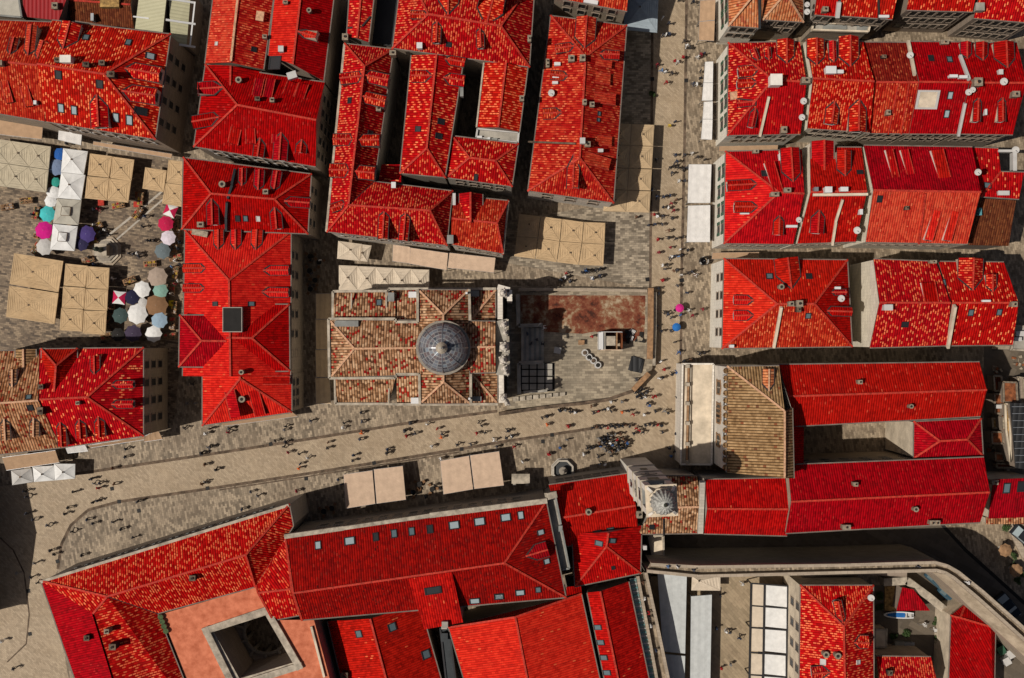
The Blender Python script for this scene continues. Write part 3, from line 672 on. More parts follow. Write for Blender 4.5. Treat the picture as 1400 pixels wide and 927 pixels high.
# ================================================================== HOUSES, right hand rows
def row(n): return 'row houses, %s row on the right' % n
h = House('amber-tiled corner house in the top row facing the street', 'C1', 'cream', group=row('top'))
h.hip('amber', 10.8, (205,-300), (430,-300), (416,180), (212,166), (400,-65), 'g'); h.par([(((405,-40),(408,170)), 14)], 'sheetdark', .3); h.win(0, 3, 4, 2, shut='green').win(0, 2, 3, 2); h.done()
h = House('amber-tiled hipped house second in the top row', 'C1', 'stone', group=row('top'))
h.hip('amber', 11.0, (440,-260), (690,-260), (688,142), (430,126), (555,-20), (592,-20)); h.chim([(412,30,28,46,1.2,'sheetdark')]); h.win(0, 2, 3, 2); h.done()
h = House('narrow plain red house in the top row with satellite dishes along its left wall', 'C1', 'palestone', group=row('top'))
h.hip('red', 11.6, (765,-330), (905,-330), (890,108), (755,96)); h.dish([(702,40,34), (702,85,38)]); h.chim([(815,70,40,34,1,'pipe')]); h.par([(((912,0),(900,100)), 26)], 'offwhite', .4); h.win(0, 2, 2, 2); h.done()
h = House('orange flecked house in the middle of the top row above the terrace annex', 'C2', 'stone', group=row('top'))
h.hip('fleck', 11.4, (225,-330), (590,-330), (555,126), (216,102)); h.chim([(495,110,70,18,.5,'white')]); h.par([(((465,-30),(468,112)), 10)], 'valley', .2); h.win(0, 2, 5, 2); h.done()
h = House('low beige terrace annex with dark parasols in the lane below the top row', 'C2', 'stone', name='terrace_annex', cat='annex')
h.flat('concrete', 6.6, ((45,142), (415,158), (400,212), (36,200)), .7, 'plaster'); h.box('shade_sail', 190, 168, 150, 40, .2, 'greydeck').box('shade_sail', 365, 178, 70, 48, .2, 'greydeck'); h.done()
h = House('flecked house right of the beige firewall in the top row', 'C2', 'brownstone', group=row('top'))
h.hip('fleck', 11.8, (660,-330), (1085,-330), (1062,78), (645,66)); h.win(0, 2, 6, 3); h.done()
h = House('last flecked house in the top right corner with a grey roof box', 'C2', 'brownstone', group=row('top'))
h.hip('fleck', 10.6, (1100,-330), (1480,-330), (1460,150), (1070,118)); h.box('roof_box', 1098, 52, 54, 50, .9, 'concrete'); h.win(0, 2, 6, 3); h.done()

h = House('flecked corner house with pale facade at the street end of the second row', 'C1', 'cream', group=row('second'))
h.hip(('fleck','red','fleck'), 10.4, (210,270), (665,262), (668,852), (205,860), (490,505), 'g')
h.dorm([(285,450,402,440,70), (278,525,390,520,60), (272,652,385,640,54), (360,797,385,682,50), (582,248,582,402,110), (372,310,400,385,44), (462,300,470,380,44)])
h.par([(((470,600),(412,852)), 15)], 'plaster', .35); h.chim([(500,520,80,76,1.6,'whiteplaster'), (690,520,56,40,1.2,'pipe'), (555,830,40,46,1,'pipe')]); h.dish([(680,648,42), (670,750,40)])
h.box('fleck_patch', 260, 605, 70, 50, .12, 'ridgeold', .1); h.win(0, 3, 4, 2, shut='green').win(0, 2, 4, 2); h.done()
h = House('orange flecked house with two tall top dormers in the second row', 'C1', 'plasterwall', group=row('second'))
h.hip(('fleck','fleckheavy'), 11.7, (700,250), (1065,262), (1108,842), (712,816))
h.dorm([(772,245,772,412,110), (985,228,985,422,130), (875,262,880,395,50), (868,775,885,640,84), (1038,822,1042,625,112)]); h.chim([(848,455,70,50,1.2,'white'), (905,462,56,24,.8,'white')]); h.win(0, 2, 5, 2); h.done()
h = House('house with dull red upper slope and ribbed scarlet lower slope in the second row', 'C2', 'stone', group=row('second'))
h.hip(('dried','mixed'), 10.9, (352,266), (668,268), (660,850), (388,846)); h.chim([(518,720,30,36,.9,'pipe'), (492,366,32,22,.8,'soot')]); h.par([(((655,275),(696,488)), 18)], 'plaster', .35); h.dish([(656,358,42)])
h.par([(((595,520),(530,840)), 7), (((660,520),(612,840)), 7)], 'ridge', .12); h.win(0, 2, 4, 2); h.done()
h = House('plain crimson house with a sunken beige roof terrace in the second row', 'C2', 'stone', group=row('second'))
h.hip('crimson', 11.0, (672,262), (985,266), (965,852), (662,850))
h.sky([(778,630,140,125,'c'), (800,370,36,48,'k'), (918,378,36,48,'m'), (922,603,34,52,'p'), (900,720,34,54,'p')]); h.chim([(930,490,56,20,.8,'white'), (992,495,56,20,.8,'white'), (876,275,52,30,.8,'pipe')])
h.par([(((985,368),(1042,520)), 18), (((1015,640),(972,848)), 16)], 'offwhite', .4); h.win(0, 2, 5, 2); h.done()
h = House('crimson end house with three upper dormers and two lower dormers in the second row', 'C2', 'stone', group=row('second'))
h.hip('crimson', 11.2, (990,272), (1345,268), (1318,856), (972,850))
h.dorm([(1030,266,1030,372,72), (1132,268,1130,384,80), (1278,262,1285,430,132), (1096,762,1102,620,50), (1256,762,1255,618,50)])
h.dish([(1024,592,40), (1050,577,36), (1246,525,46)]); h.chim([(1080,530,56,56,1.2,'pipe'), (1320,605,52,40,1,'pipe'), (1232,462,30,34,.6,'offwhite'), (1138,715,14,40,.6,'white')]); h.win(0, 2, 5, 2); h.done()

h = House('plain scarlet corner house with pale facade in the third row', 'C3', 'cream', group=row('third'))
h.hip(('red','red','scarlet'), 10.8, (285,124), (770,112), (716,716), (275,710), (625,385), 'g')  # brighter red on the left hip paints its sunlit side
h.dorm([(702,104,715,318,122), (308,340,486,330,66), (353,475,492,475,70), (625,647,630,530,66)], 'red'); h.shed([(580,182,618,372,62)], 'red')
h.sky([(535,266,44,46,'k')]); h.chim([(590,402,56,30,1,'pipe'), (670,376,46,32,1,'pipe'), (470,132,40,24,1,'pipe'), (700,602,76,16,.6,'white'), (405,520,60,12,.4,'white'), (628,165,20,50,.8,'white')]); h.dish([(743,562,36)])
h.win(0, 3, 4, 2, shut='green').win(0, 2, 4, 2); h.done()
h = House('third row red house with one tall gabled wing and white roof strips', 'C3', 'plasterwall', group=row('third'))
h.hip('red', 11.6, (822,96), (1148,98), (1112,700), (742,712))
h.hip('red', 12.6, (828,60), (828,330), (975,330), (975,58), 'g', 'g', pitch=.6)
h.dorm([(1045,122,1045,282,92), (872,637,882,495,88)]); h.par([(((840,402),(1188,398)), 16), (((1030,418),(985,560),(962,705)), 14)], 'plaster', .35)
h.chim([(925,374,48,40,1.2,'white'), (1026,370,52,30,1,'white'), (850,370,28,28,1,'steel'), (1135,512,22,36,.8,'white')]); h.dish([(1110,628,46)]); h.sky([(1138,258,40,30,'k')]); h.win(0, 2, 4, 2); h.done()
h = House('wide two-tone house, dark upper slope and bright orange lower slope, third row', 'C4', 'plasterwall', group=row('third'))
h.hip(('crimson','tangerine'), 12.0, (375,85), (1062,96), (1030,714), (388,702))
h.shed([(558,102,578,290,44), (652,104,672,270,46), (865,104,888,292,76)], 'red'); h.shed([(808,682,842,500,50), (928,684,957,505,50)], 'scarlet')
h.sky([(475,425,34,48,'k')]); h.chim([(637,487,26,26,.7,'soot')]); h.dish([(1083,262,42)]); h.par([(((765,380),(722,700)), 10)], 'ridge', .2); h.win(0, 2, 9, 2); h.done()
h = House('small flecked house with white pipes at the right end of the third row', 'C4', 'brownstone', group=row('third'))
h.poly('flecklight', dict(a=(1060,98,10.6), b=(1228,104,10.6), c=(1242,252,11.6), d=(1390,256,11.6), e=(1358,430,12.6), f=(1118,414,12.8)), 'abcf cdef', 'abcdef'); h.sky([(1158,342,46,40,'m')]); h.dish([(1320,122,46)])
h.chim([(1250,392,76,30,.6,'offwhite'), (1270,125,110,16,.5,'offwhite'), (1322,190,26,130,.5,'offwhite')]); h.done()
h = House('low house with one brown tiled slope ending the third row', 'C4', 'brownstone', group=row('third'))
h.poly('brown', dict(a=(1118,424,11.4), b=(1340,436,11.4), c=(1292,724,8.6), d=(1036,718,8.6)), 'abcd', 'abcd', cap=False); h.chim([(1100,510,20,50,.7,'teal')]); h.done()

h = House('orange and red hipped house with a tall top gable in the fourth row', 'C5', 'cream', group=row('fourth'))
h.hip(('red','mixed','scarlet','crimson'), 11.3, (275,108), (1060,116), (1090,668), (263,680), (612,396), (850,396))  # left hip brighter, right hip darker: sun and shade put into the tiles
h.dorm([(682,108,705,302,158)], 'red'); h.dorm([(348,370,466,372,62), (348,470,466,468,66), (1050,322,960,322,40), (1085,445,930,440,60)])
h.sky([(565,222,44,42,'m'), (815,222,40,40,'k'), (810,470,36,40,'m'), (705,128,62,50,'w')]); h.par([(((640,402),(592,658)), 17)], 'plaster', .4)
h.chim([(630,290,40,30,1.1,'round'), (692,397,38,34,1,'pipe'), (742,396,44,44,1.3,'pipe'), (740,432,30,40,1,'soot'), (990,296,40,16,.6,'white'), (320,664,30,20,.8,'white')]); h.dish([(1010,362,44)]); h.win(0, 3, 4, 2); h.done()
h = House('flecked house with broad beige gable wall in the fourth row', 'C6', 'plasterwall', group=row('fourth'))
h.hip('fleck', 12.4, (437,110), (832,126), (900,662), (413,676)); h.shed([(800,258,806,388,86)], 'crimson')
h.chim([(515,420,58,40,1.1,'offwhite'), (800,132,46,22,1,'pipe')]); h.sky([(636,525,44,40,'k')]); h.par([(((952,398),(905,660)), 18)], 'plaster', .4); h.win(0, 0, 4, 2); h.done()
h = House('plain red house with a big flecked top dormer closing the fourth row', 'C6', 'stone', group=row('fourth'))
h.hip('flecklight', 12.0, (846,126), (1262,130), (1318,658), (904, 662)); h.dorm([(1072,110,1066,312,160), (1190,212,1192,320,70)], 'fleckheavy')
h.sky([(878,262,34,50,'m'), (1053,450,36,48,'m'), (1232,447,34,46,'m')]); h.chim([(1310,400,40,36,1,'pipe'), (1142,378,56,14,.5,'white')]); h.done()
h = House('narrow yard house with pipes and boxes at the right edge of the fourth row', 'C6', 'plaster', name='yard_house')
h.flat('concrete', 7.0, ((1330,540), (1480,520), (1480,700), (1300,690)), .3); h.chim([(1355,585,70,34,.9,'offwhite'), (1335,620,50,26,.9,'offwhite')]); h.done()

# ================================================================== PALACE with loggia, right
h = House('pale palace with tan tiled roof and a flat loggia terrace facing the street', 'C7', 'whitestone', cat='palace', name='loggia_palace')
E, Rg = 17.3, 20.3
h.poly('tan', dict(a=(435,95,E), b=(765,92,E), r=(800,380,Rg), q=(800,805,Rg), d=(430,768,E), x=(860,805,18.6), y=(850,360,18.6)), 'arqd abr ryxq', 'abyxd', ridge='ridgeold')
h.dorm([(702,120,700,255,76)], 'amber')
h.flat('plaster', 6.4, ((146,76), (352,76), (340,722), (134,720)), .5, 'whitestone')
for yy in (95, 210, 330, 455, 585, 700):
    mb = MB(); mb.box(W((182,yy),6.4), .5, .5, 1.0, 'capstone'); h.extra.append(('pedestal', mb, None))
mb = MB(); mb.bar(W((190,85),6.45), W((178,715),6.45), .25, .55, 'wood'); h.extra.append(('ledge', mb, None))
mb = MB(); mb.bar(W((205,85),6.45), W((196,715),6.45), .15, .35, 'capstone'); h.extra.append(('ledge', mb, None))
a_ = W((352,90),0); b_ = W((338,700),0)
def facade(h, y, x0, z, w, hh, frame='wood', gothic=False):
    o = h.outl[0]; a, b = o[4], o[0]      # left wall of the palace
    e = (b - a); e.z = 0; L = e.length; e.normalize(); nn = Vector((-e.y, e.x, 0)); nn = nn if nn.x < 0 else -nn
    t = (y - 768) / (95 - 768); p = a + (b - a) * t + nn * .03; mb = MB()
    q = lambda x, zz, oo=0: Vector((p.x, p.y, z + zz)) + e * x + nn * oo
    mb.face([q(-w/2,0,.02), q(w/2,0,.02), q(w/2,hh,.02), q(0,hh*(1.25 if gothic else 1.0),.02), q(-w/2,hh,.02)], 'windowglass')
    for A, B_ in ((q(-w/2,0), q(-w/2,hh)), (q(w/2,0), q(w/2,hh)), (q(-w/2-.15,-.1), q(w/2+.15,-.1)), (q(-w/2,hh), q(0,hh*1.25 if gothic else hh)), (q(0,hh*1.25 if gothic else hh), q(w/2,hh))): mb.bar(A, B_, .22, .22, frame)
    if gothic: mb.bar(q(0,0), q(0,hh), .14, .16, 'capstone')
    h.extra.append(('window', mb, None))
for y_ in (170, 320, 435, 540, 690): facade(h, y_, 0, 14.2, 1.0, 1.7, 'offwhite')
facade(h, 235, 0, 9.0, 1.8, 2.6, 'wood', True); facade(h, 590, 0, 9.0, 1.6, 2.6, 'wood', True)
for y_ in (375, 408, 442): facade(h, y_, 0, 9.0, 1.3, 2.8, 'wood', True)
mb = MB(); p_ = h.outl[0][4]; q_ = h.outl[0][0]
for k in range(14): 
    c_ = p_.lerp(q_, (k + .5) / 14); mb.cyl((c_.x - .15, c_.y, 16.9), .42, .5, 'tan', 8, r2=.3)
h.extra.append(('eave_scallops', mb, None)); h.done()
h = House('crimson palace wing with faint lighter flecks north of the long courtyard', 'F', 'brownstone', cat='palace wing', name='palace_wing', group='palace wings round the courtyard')
h.hip('crimsonflake', 14.0, (1065,498), (1339,494.5), (1340.5,569.6), (1079,583.5)); h.chim([(1173,522,7,6,1,'pipe'), (1242.5,555,7,7,1,'round')]); h.win(0, 2, 8, 2); h.done()
h = House('long crimson palace wing between the courtyard and the city wall street', 'F', 'stone', cat='palace wing', name='palace_wing', group='palace wings round the courtyard')
h.hip('crimson', 14.0, (1077,635), (1345,624.6), (1340,714.5), (1074,729.5)); h.chim([(1167,661,7,6,1,'pipe'), (1249,695,8,8,1,'round'), (1154,719,12,7,1.2,'pipe'), (1274,713,15,7,1.2,'pipe')]); h.win(0, 0, 8, 2); h.done()
h = House('low crimson link roof at the left end of the courtyard', 'F', 'brownstone', cat='palace wing', name='palace_wing', group='palace wings round the courtyard')
h.poly('crimson', dict(a=(1072,582,15.5), b=(1099,584.5,13.4), c=(1098.5,634,13.4), d=(1072,634,15.5)), 'abcd', 'abcd', cap=False); h.chim([(1078,601,8,8,.9,'offwhite')]); h.done()
h = House('small hipped crimson palace wing at the right end of the courtyard', 'C8', 'plaster', cat='palace wing', name='palace_wing', group='palace wings round the courtyard')
h.hip('crimson', 13.0, (690,446), (1118,426), (1132,666), (688,680), (855,570), (1030,560)); h.done()
h = House('plain red gabled house below the palace beside the bell tower', 'F', 'palestone', name='red_annex_house')
h.hip('red', 12.6, (964,655), (1073,653), (1076,733), (962,730)); h.par([(((960,657),(957,729)), 7)], 'palestone', .5); h.done()
h = House('pink and amber tiled house right of the bell tower', 'D4', 'palestone', name='guard_house')
h.hip('churchtile', 10.6, (1062,325), (1266,326), (1276,692), (890,698)); h.par([(((1052,590),(1052,694)), 8)], 'valley', .2); h.sky([(978,650,34,36,'k')]); h.chim([(895,565,40,44,1.1,'pipe')]); h.done()
h = House('beige flat gate roof between the guard house and the city wall', 'D4', 'plaster', name='gate_house')
h.flat('plaster', 7.2, ((948,700), (1056,700), (1058,838), (985,868)), .3); h.done()
sheet('C8')
h = House('low black slatted shed roof beside the ruined yard at the right edge', 'C8', 'brownstone', name='slatted_shed')
h.poly('darksheet', dict(a=(1300,330,6.5), b=(1480,330,6.5), c=(1490,760,5.5), d=(1335,740,5.5)), 'abcd', 'abcd', cap=False)
for k in range(9):
    mb = MB(); y_ = 352 + k * 44; mb.bar(W((1312 + k * 3, y_), 6.6 - k * .1), W((1480, y_ + R.uniform(-4, 4)), 6.6 - k * .1), .09, .06, 'steel'); h.extra.append(('slat', mb, None))
h.done()
h = House('roofless rust-brown ruin with broken tiled walls right of the palace', 'C8', 'brownstone', name='ruined_house', cat='ruin')
for (x0, y0, x1, y1, z) in ((1250,190,1345,330,4.2), (1195,265,1262,400,3.2), (1178,505,1256,590,3.6), (1270,560,1315,700,3.0), (1200,640,1262,700,2.5)):
    h.flat('rusttile', z, ((x0,y0), (x1,y0+4), (x1+6,y1), (x0+4,y1)), .25, 'pipe')
for (x0, y0, x1, y1, z, m) in ((1190,150,1250,260,2.4,'brown'), (1250,410,1300,500,4.6,'rusttile'), (1345,160,1390,330,3.0,'brownstone'), (1180,420,1255,495,1.8,'drygrass'), (1205,705,1330,745,1.4,'brown')):
    h.flat(m, z, ((x0,y0), (x1,y0+6), (x1+4,y1), (x0+6,y1-4)), .3, 'rubblestone')
h.flat('drygrass', 5.0, ((1262,330), (1300,330), (1308,700), (1268,500)), .3, 'plaster'); h.box('air_conditioner', 1225, 350, 50, 24, .7, 'offwhite'); h.done()
h = House('dark crimson house with two blue roof windows at the lower right edge', 'D7', 'plaster', name='corner_house')
h.poly('crimson', dict(a=(1195,72,10.5), b=(1480,60,10.5), c=(1480,310,8.0), d=(1165,320,8.0)), 'abcd', 'abcd', cap=False); h.sky([(1280,125,46,76,'m'), (1372,115,50,76,'k')]); h.chim([(1188,86,44,30,1,'pipe')])
h.flat('oldtile', 6.0, ((1150,312), (1480,308), (1480,352), (1150,356)), 0); h.done()

# ================================================================== HOUSES, bottom
h = House('angled flecked corner building with an L-shaped roof at the lower left', 'F', 'palestone', cat='palace', name='corner_palace')
E, Rg = 13.5, 17.1
h.poly('fleckheavy', dict(o=(55.7,794,E), t=(395.8,689,E), q=(401.5,719,E), i=(216,839,E), j=(349,802.6,E), k=(146.8,815.5,Rg), l=(127,839,Rg), m=(336,758.6,Rg), b=(127,1000,E), r=(176,1000,Rg), s=(280,1000,E)),
  'otmk okl lkisr kmji tqjm', 'otqjisb')
h.poly('crimson', dict(o=(55.7,794,E), l=(127,839,Rg), b=(127,1000,E), r=(176,1000,Rg)), 'olrb', 'olrb')
h.chim([(265.7,788.5,9,8,1,'soot'), (122,870,8,8,1,'soot'), (157,882,10,9,1,'soot'), (149,861,7,7,1,'pipe')]); h.par([(((56,795.5),(395,690.5)), 4)], 'capstone', .2)
h.win(0, 0, 12, 2, shut='greydeck'); h.done()
h = House('flecked hipped link house between the corner building and the long skylight roof', 'D2', 'stone', name='link_house')
h.hip('fleckheavy', 13.4, (564,446), (714,205), (788,606), (652,632), (574,490), (746,470), hr=15.6); h.done()
# salmon terrace with open courtyard
h = House('salmon terracotta roof terrace around a square open courtyard', 'D2', 'greystone', cat='terrace', name='terrace_building')
T = 13.2
ov = dict(a=(75,600,T), b=(562,460,T), c=(640,630,T), d=(860,628,T), e=(995,1130,T), f=(280,1130,T), g=(310,680,T), i=(620,575,T), j=(785,862,T), k=(452,968,T))
h.poly('terracotta', ov, 'abig bcdji dekj efk fagk', 'abcdef', cap=False)
mb = MB(); ring = [W(ov[k][:2], T) for k in 'gijk']
inn = [W(p, T) for p in ((345,690), (622,602), (752,848), (478,930))]
for i in range(4):
    a, b = ring[i], ring[(i + 1) % 4]; d_ = (b - a).normalized() * .45; mb.bar(a - d_, b + d_, .9, .5 + .02 * (i % 2), 'capstone', .003 * (i % 2))
    a, b = inn[i], inn[(i + 1) % 4]; mb.face([a, b, Vector((b.x, b.y, 0)), Vector((a.x, a.y, 0))], 'brownstone'); mb.face([ring[i], ring[(i + 1) % 4], b, a], 'capstone')
h.extra.append(('courtyard_frame', mb, None))
mb = MB(); ctr = sum((Vector((v.x, v.y, 0)) for v in inn), Vector()) / 4; rr = M_(112, 4)
lo = [Vector((v.x, v.y, 4.2)) for v in inn]; N = 32
def edge_at(ang):
    d = Vector((cos(ang), sin(ang), 0)); best = 99
    for i in range(4):
        a, b = lo[i] - ctr, lo[(i + 1) % 4] - ctr; r = geometry.intersect_line_line_2d((0, 0), d.to_2d() * 60, a.to_2d(), b.to_2d())
        if r: best = min(best, r.length)
    return ctr + d * best + Vector((0, 0, 4.2))
for i in range(N):
    a0, a1 = 2 * pi * i / N, 2 * pi * (i + 1) / N; c0 = ctr + Vector((cos(a0) * rr, sin(a0) * rr, 4.2)); c1 = ctr + Vector((cos(a1) * rr, sin(a1) * rr, 4.2))
    mb.face([c0, c1, edge_at(a1), edge_at(a0)], 'brownstone')
    if i % 3 == 0: mb.cyl(c0 - Vector((0, 0, 4.2)), .3, 4.15, 'greystone', 8); mb.bar(c0, edge_at(a0), .35, .5, 'greystone')
    mb.bar(c0, c1, .4, .4, 'greystone')
h.extra.append(('arcade', mb, None))
mb = MB(); mb.bar(W((848,660),T), W((915,920),T), .3, .4, 'plaster'); h.extra.append(('parapet', mb, None))
for k in range(4):
    mb = MB(); mb.cyl(W((78 + k * 9, 610 + k * 24), T), .38, .55, 'pipe', 10, top='leaf'); h.extra.append(('plant_pot', mb, None))
h.done()
h = House('long dark red building with a row of roof windows behind a pale stone parapet', 'F', 'greystone', cat='palace', name='skylight_palace')
h.hip('crimsondeep', 15.0, (390,735), (747,685), (774,817), (413,848), (401,811), (689.4,769.8), hr=18.2)
sheet('D3')
h.poly('red', dict(a=(562,372,18.1), b=(808,336,18.1), c=(870,616,16.2), d=(655,656,16.2)), 'abcd', 'abcd', cap=False)
h.sky([(60,187,36,48,'p'), (237,163,62,46,'p'), (383,140,32,48,'k'), (485,122,34,48,'m'), (583,110,34,48,'m'), (685,97,36,48,'k'), (820,75,62,46,'p'), (962,55,64,46,'p'), (1108,32,60,44,'p'), (1192,20,34,48,'p'), (935,495,60,38,'p'), (1070,470,56,40,'p'), (1188,448,54,40,'p'), (702,437,96,44,'k')])
h.box('shaft', 770, 622, 34, 34, .8, 'concrete')
sheet('D5'); h.sky([(150,410,62,44,'p'), (282,384,62,44,'p'), (397,365,36,46,'m'), (412,4,50,34,'p'), (450,188,44,34,'p')]); h.dorm([(452,115,318,155,100)])
sheet('F'); h.par([(((389,733),(470,721.5)), 6), (((470,721.5),(588,704)), 5), (((588,704),(748,684)), 7), (((745,679),(757,676)), 9)], 'capstone', .6)
h.win(0, 0, 14, 3, w=1.2, mat='capstone')
h.done()
h = House('crimson house with pyramid wing between the fountain and the city wall', 'D4', 'palestone', name='wing_house')
h.hip('red', 10.5, (325,382), (838,308), (892,690), (440,775), 'g', 'g')
h.hip('red', 10.6, (470,690), (490,1031), (908,945), (915,640), 'g', (690,775), hr=13.6)
h.sky([(632,683,56,32,'m'), (645,755,60,34,'m'), (716,665,50,32,'m'), (728,738,50,32,'m'), (733,908,24,28,'k')]); h.chim([(575,550,44,38,1,'round'), (930,775,24,28,1,'offwhite'), (895,570,30,40,1,'pipe')]); h.win(0, 0, 7, 2); h.done()
h = House('grey flat roof passage between the long skylight roof and the pyramid wing house', 'D4', 'concrete', name='flat_passage')
h.flat('concrete', 13.6, ((305,490), (372,450), (462,915), (402,928)), .3, 'greydeck'); h.chim([(398,655,26,40,.8,'greydeck')]); h.done()
h = House('bright and dark red gabled hall at the bottom with square roof windows', 'D3', 'brownstone', name='gabled_hall', group='gabled halls at the bottom edge')
h.hip('red', 8.6, (112,610), (232,1110), (800,1110), (628,508)); h.sky([(290,680,46,42,'m'), (473,643,50,46,'m'), (662,795,52,50,'m')]); h.chim([(215,900,40,36,1.2,'soot')]); h.done()
h = House('narrow black roof gutter building between the two gabled halls', 'D3', 'brownstone', name='service_block')
h.flat('sheetdark', 8.2, ((738,648), (796,640), (855,1110), (790,1110)), .2, 'darkmetal'); h.chim([(768,620,34,40,1.5,'concrete'), (768,690,40,50,1,'sheetdark')]); h.done()
h = House('biggest gabled hall at the bottom edge with bright left slope', 'D5', 'brownstone', name='gabled_hall', group='gabled halls at the bottom edge')
h.hip('scarlet', 8.8, (-172,606), (-20,1120), (830,1120), (672,392), (252,540), (365,1120), hr=12.6); h.done()
h = House('narrow red hall at the bottom edge with four roof windows in a column', 'D5', 'brownstone', name='gabled_hall', group='gabled halls at the bottom edge')
h.poly('red', dict(a=(706,386,10.0), b=(790,378,11.4), c=(972,315,8.6), d=(1140,1120,8.6), e=(942,1120,11.4), f=(852,1120,10.0)), 'abef bcde', 'abcdef')
h.sky([(777,605,60,34,'m'), (795,700,60,34,'m'), (815,797,60,34,'m'), (835,892,60,34,'m')]); h.done()
h = House('small dark red flat roof wedge between the skylight roof and the narrow hall', 'D5', 'brownstone', name='wedge_roof_annex', cat='annex')
h.poly('crimson', dict(a=(576,350,9.2), b=(668,342,9.2), c=(672,384,8.4), d=(576,408,8.4)), 'abcd', 'abcd', cap=False); h.done()

h = House('flecked hipped house with plain beige windowed facade inside the wall at the bottom right', 'D8', 'plaster', name='harbour_house', cat='house')
h.hip('fleckheavy', 11.0, (-28,338), (-40,1300), (442,1300), (436,338), (248,600), (258,1100))
h.dorm([(213,448,242,578,56), (405,705,312,702,84), (55,900,165,890,80)]); h.sky([(118,824,38,38,'w'), (338,826,30,28,'w')]); h.chim([(125,768,46,46,.9,'round'), (200,776,46,46,.9,'round')]); h.dish([(410,408,44)]); h.win(0, 0, 6, 2); h.done()
h = House('small checkered house at the bottom edge below the boat yard', 'D8', 'stone', name='yard_side_house')
h.hip('fleckheavy', 7.5, (455,786), (800,790), (820,1060), (440,1060)); h.chim([(530,885,34,36,.8,'soot')]); h.done()
h = House('plain red five-sided boat house beside the sloping bastion', 'D8', 'plaster', name='boat_house')
h.poly('crimson', dict(a=(925,530,6.6), b=(1020,455,6.0), c=(1210,616,6.2), d=(1200,1120,6.2), e=(905,1120,6.6), r=(985,545,7.6), q=(1180,602,7.3)), 'abr brq bcq arqcde', 'abcde'); h.done()
h = House('low crimson lean-to roof with worn lower edge in the boat yard', 'D8', 'brownstone', name='yard_lean_to', cat='lean-to')
h.poly('crimson', dict(a=(618,352,3.6), b=(690,366,3.4), c=(795,500,3.0), d=(582,500,3.0)), 'abcd', 'abcd', cap=False); h.done()
h = House('beige concrete box store in the boat yard', 'D8', 'plaster', name='yard_store', cat='store')
h.flat('plaster', 3.2, ((440,614), (526,614), (522,735), (440,738)), .1); h.done()
# ================================================================== CHURCH
sheet('B3')
ch = thing('domed_church', 'domed stone church with patchwork orange tile roofs and a grey lead dome', 'church', W((620,535)) )
def part(name, mb, parent=None, smooth=False): return mb.build(name, parent or ch, smooth=smooth)
def slab(pts, he, mat, zs=None):
    return [W(p, z) for p, z in zip(pts, zs or [he] * len(pts))]
cw = MB(); CH = House.__new__(House)
class Sub(House):
    def __init__(s, root, wall, sh):
        sheet(sh); s.sh = sh; s.wallmat = wall; s.tris = []; s.roofs = []; s.extra = []; s.walls = MB(); s.root = root; s.outl = []
c = Sub(ch, 'whitestone', 'B3')
c.hip('churchtile', 13.2, (92,356), (1146,366), (1146,692), (98,726), (252,541), 'g', pitch=.46)
c.hip('churchtile', 13.3, (656,166), (668,890), (986,890), (976,168), (815,326), (816,752), hr=16.0)
c.poly('churchtile', dict(a=(122,182,10.6), b=(512,178,10.6), c=(512,354,12.2), d=(122,352,12.2)), 'abcd', 'abcd', cap=False)
c.poly('churchtile', dict(a=(516,172,10.2), b=(650,170,10.2), c=(650,370,12.0), d=(516,370,12.0)), 'abcd', 'abcd', cap=False)
c.poly('churchtile', dict(a=(132,730,12.2), b=(512,726,12.2), c=(472,888,10.6), d=(136,888,10.6)), 'abcd', 'abcd', cap=False)
c.poly('churchtile', dict(a=(520,702,12.0), b=(660,704,12.0), c=(660,890,10.2), d=(522,890,10.2)), 'abcd', 'abcd', cap=False)
c.poly('churchtile', dict(a=(986,170,10.6), b=(1148,167,10.6), c=(1148,356,10.6), d=(990,360,12.4)), 'abd bcd', 'abcd', ridge='ridgeold')
c.poly('churchtile', dict(a=(996,700,12.4), b=(1160,698,10.6), c=(1160,890,10.6), d=(998,890,10.6)), 'abc acd', 'abcd', ridge='ridgeold')
c.sky([(408,250,36,44,'m')]); c.chim([(625,200,56,40,.8,'white'), (638,868,52,40,.8,'white'), (1016,193,60,40,.9,'greydeck'), (1030,857,60,34,.9,'greydeck'), (488,215,44,60,.9,'greydeck'), (964,190,14,14,.8,'white'), (982,856,14,14,.8,'white'), (664,862,14,14,.8,'white'), (648,200,14,14,.8,'white')])
c.box('plant_deck', 205, 382, 150, 38, .5, 'greydeck')
c.walls.build('wall', ch); [m.build('roof', ch) for m in c.roofs]; obs = []
for nm, mb, par in c.extra: obs.append(mb.build(nm, obs[par] if par is not None else ch, origin=ch.location))
mb = MB()       # stone copings along the roof edges
def coping(pts, z, w=.34, hh=.35):
    q = [W(p, z) for p in pts]
    for a, b in zip(q, q[1:]): mb.bar(a, b, w, hh, 'capstone')
coping([(118,354), (118,178), (470,176), (470,162), (972,162), (1150,162)], 10.7); coping([(132,728), (134,890), (475,890), (520,893), (990,892), (1162,892)], 10.7)
coping([(90,352), (512,352), (516,372), (654,372)], 13.2); coping([(96,728), (514,726), (518,702), (662,702)], 13.2); coping([(90,352), (96,728)], 13.2); coping([(654,164), (654,372)], 13.4); coping([(980,164), (986,362)], 13.4); coping([(664,702), (668,892)], 13.4); coping([(990,700), (990,892)], 13.4); coping([(454,180), (458,352)], 11.2, .2); coping([(474,732), (470,888)], 11.2, .2); coping([(234,190), (234,346)], 11.4, .18, .2)
part('coping', mb)
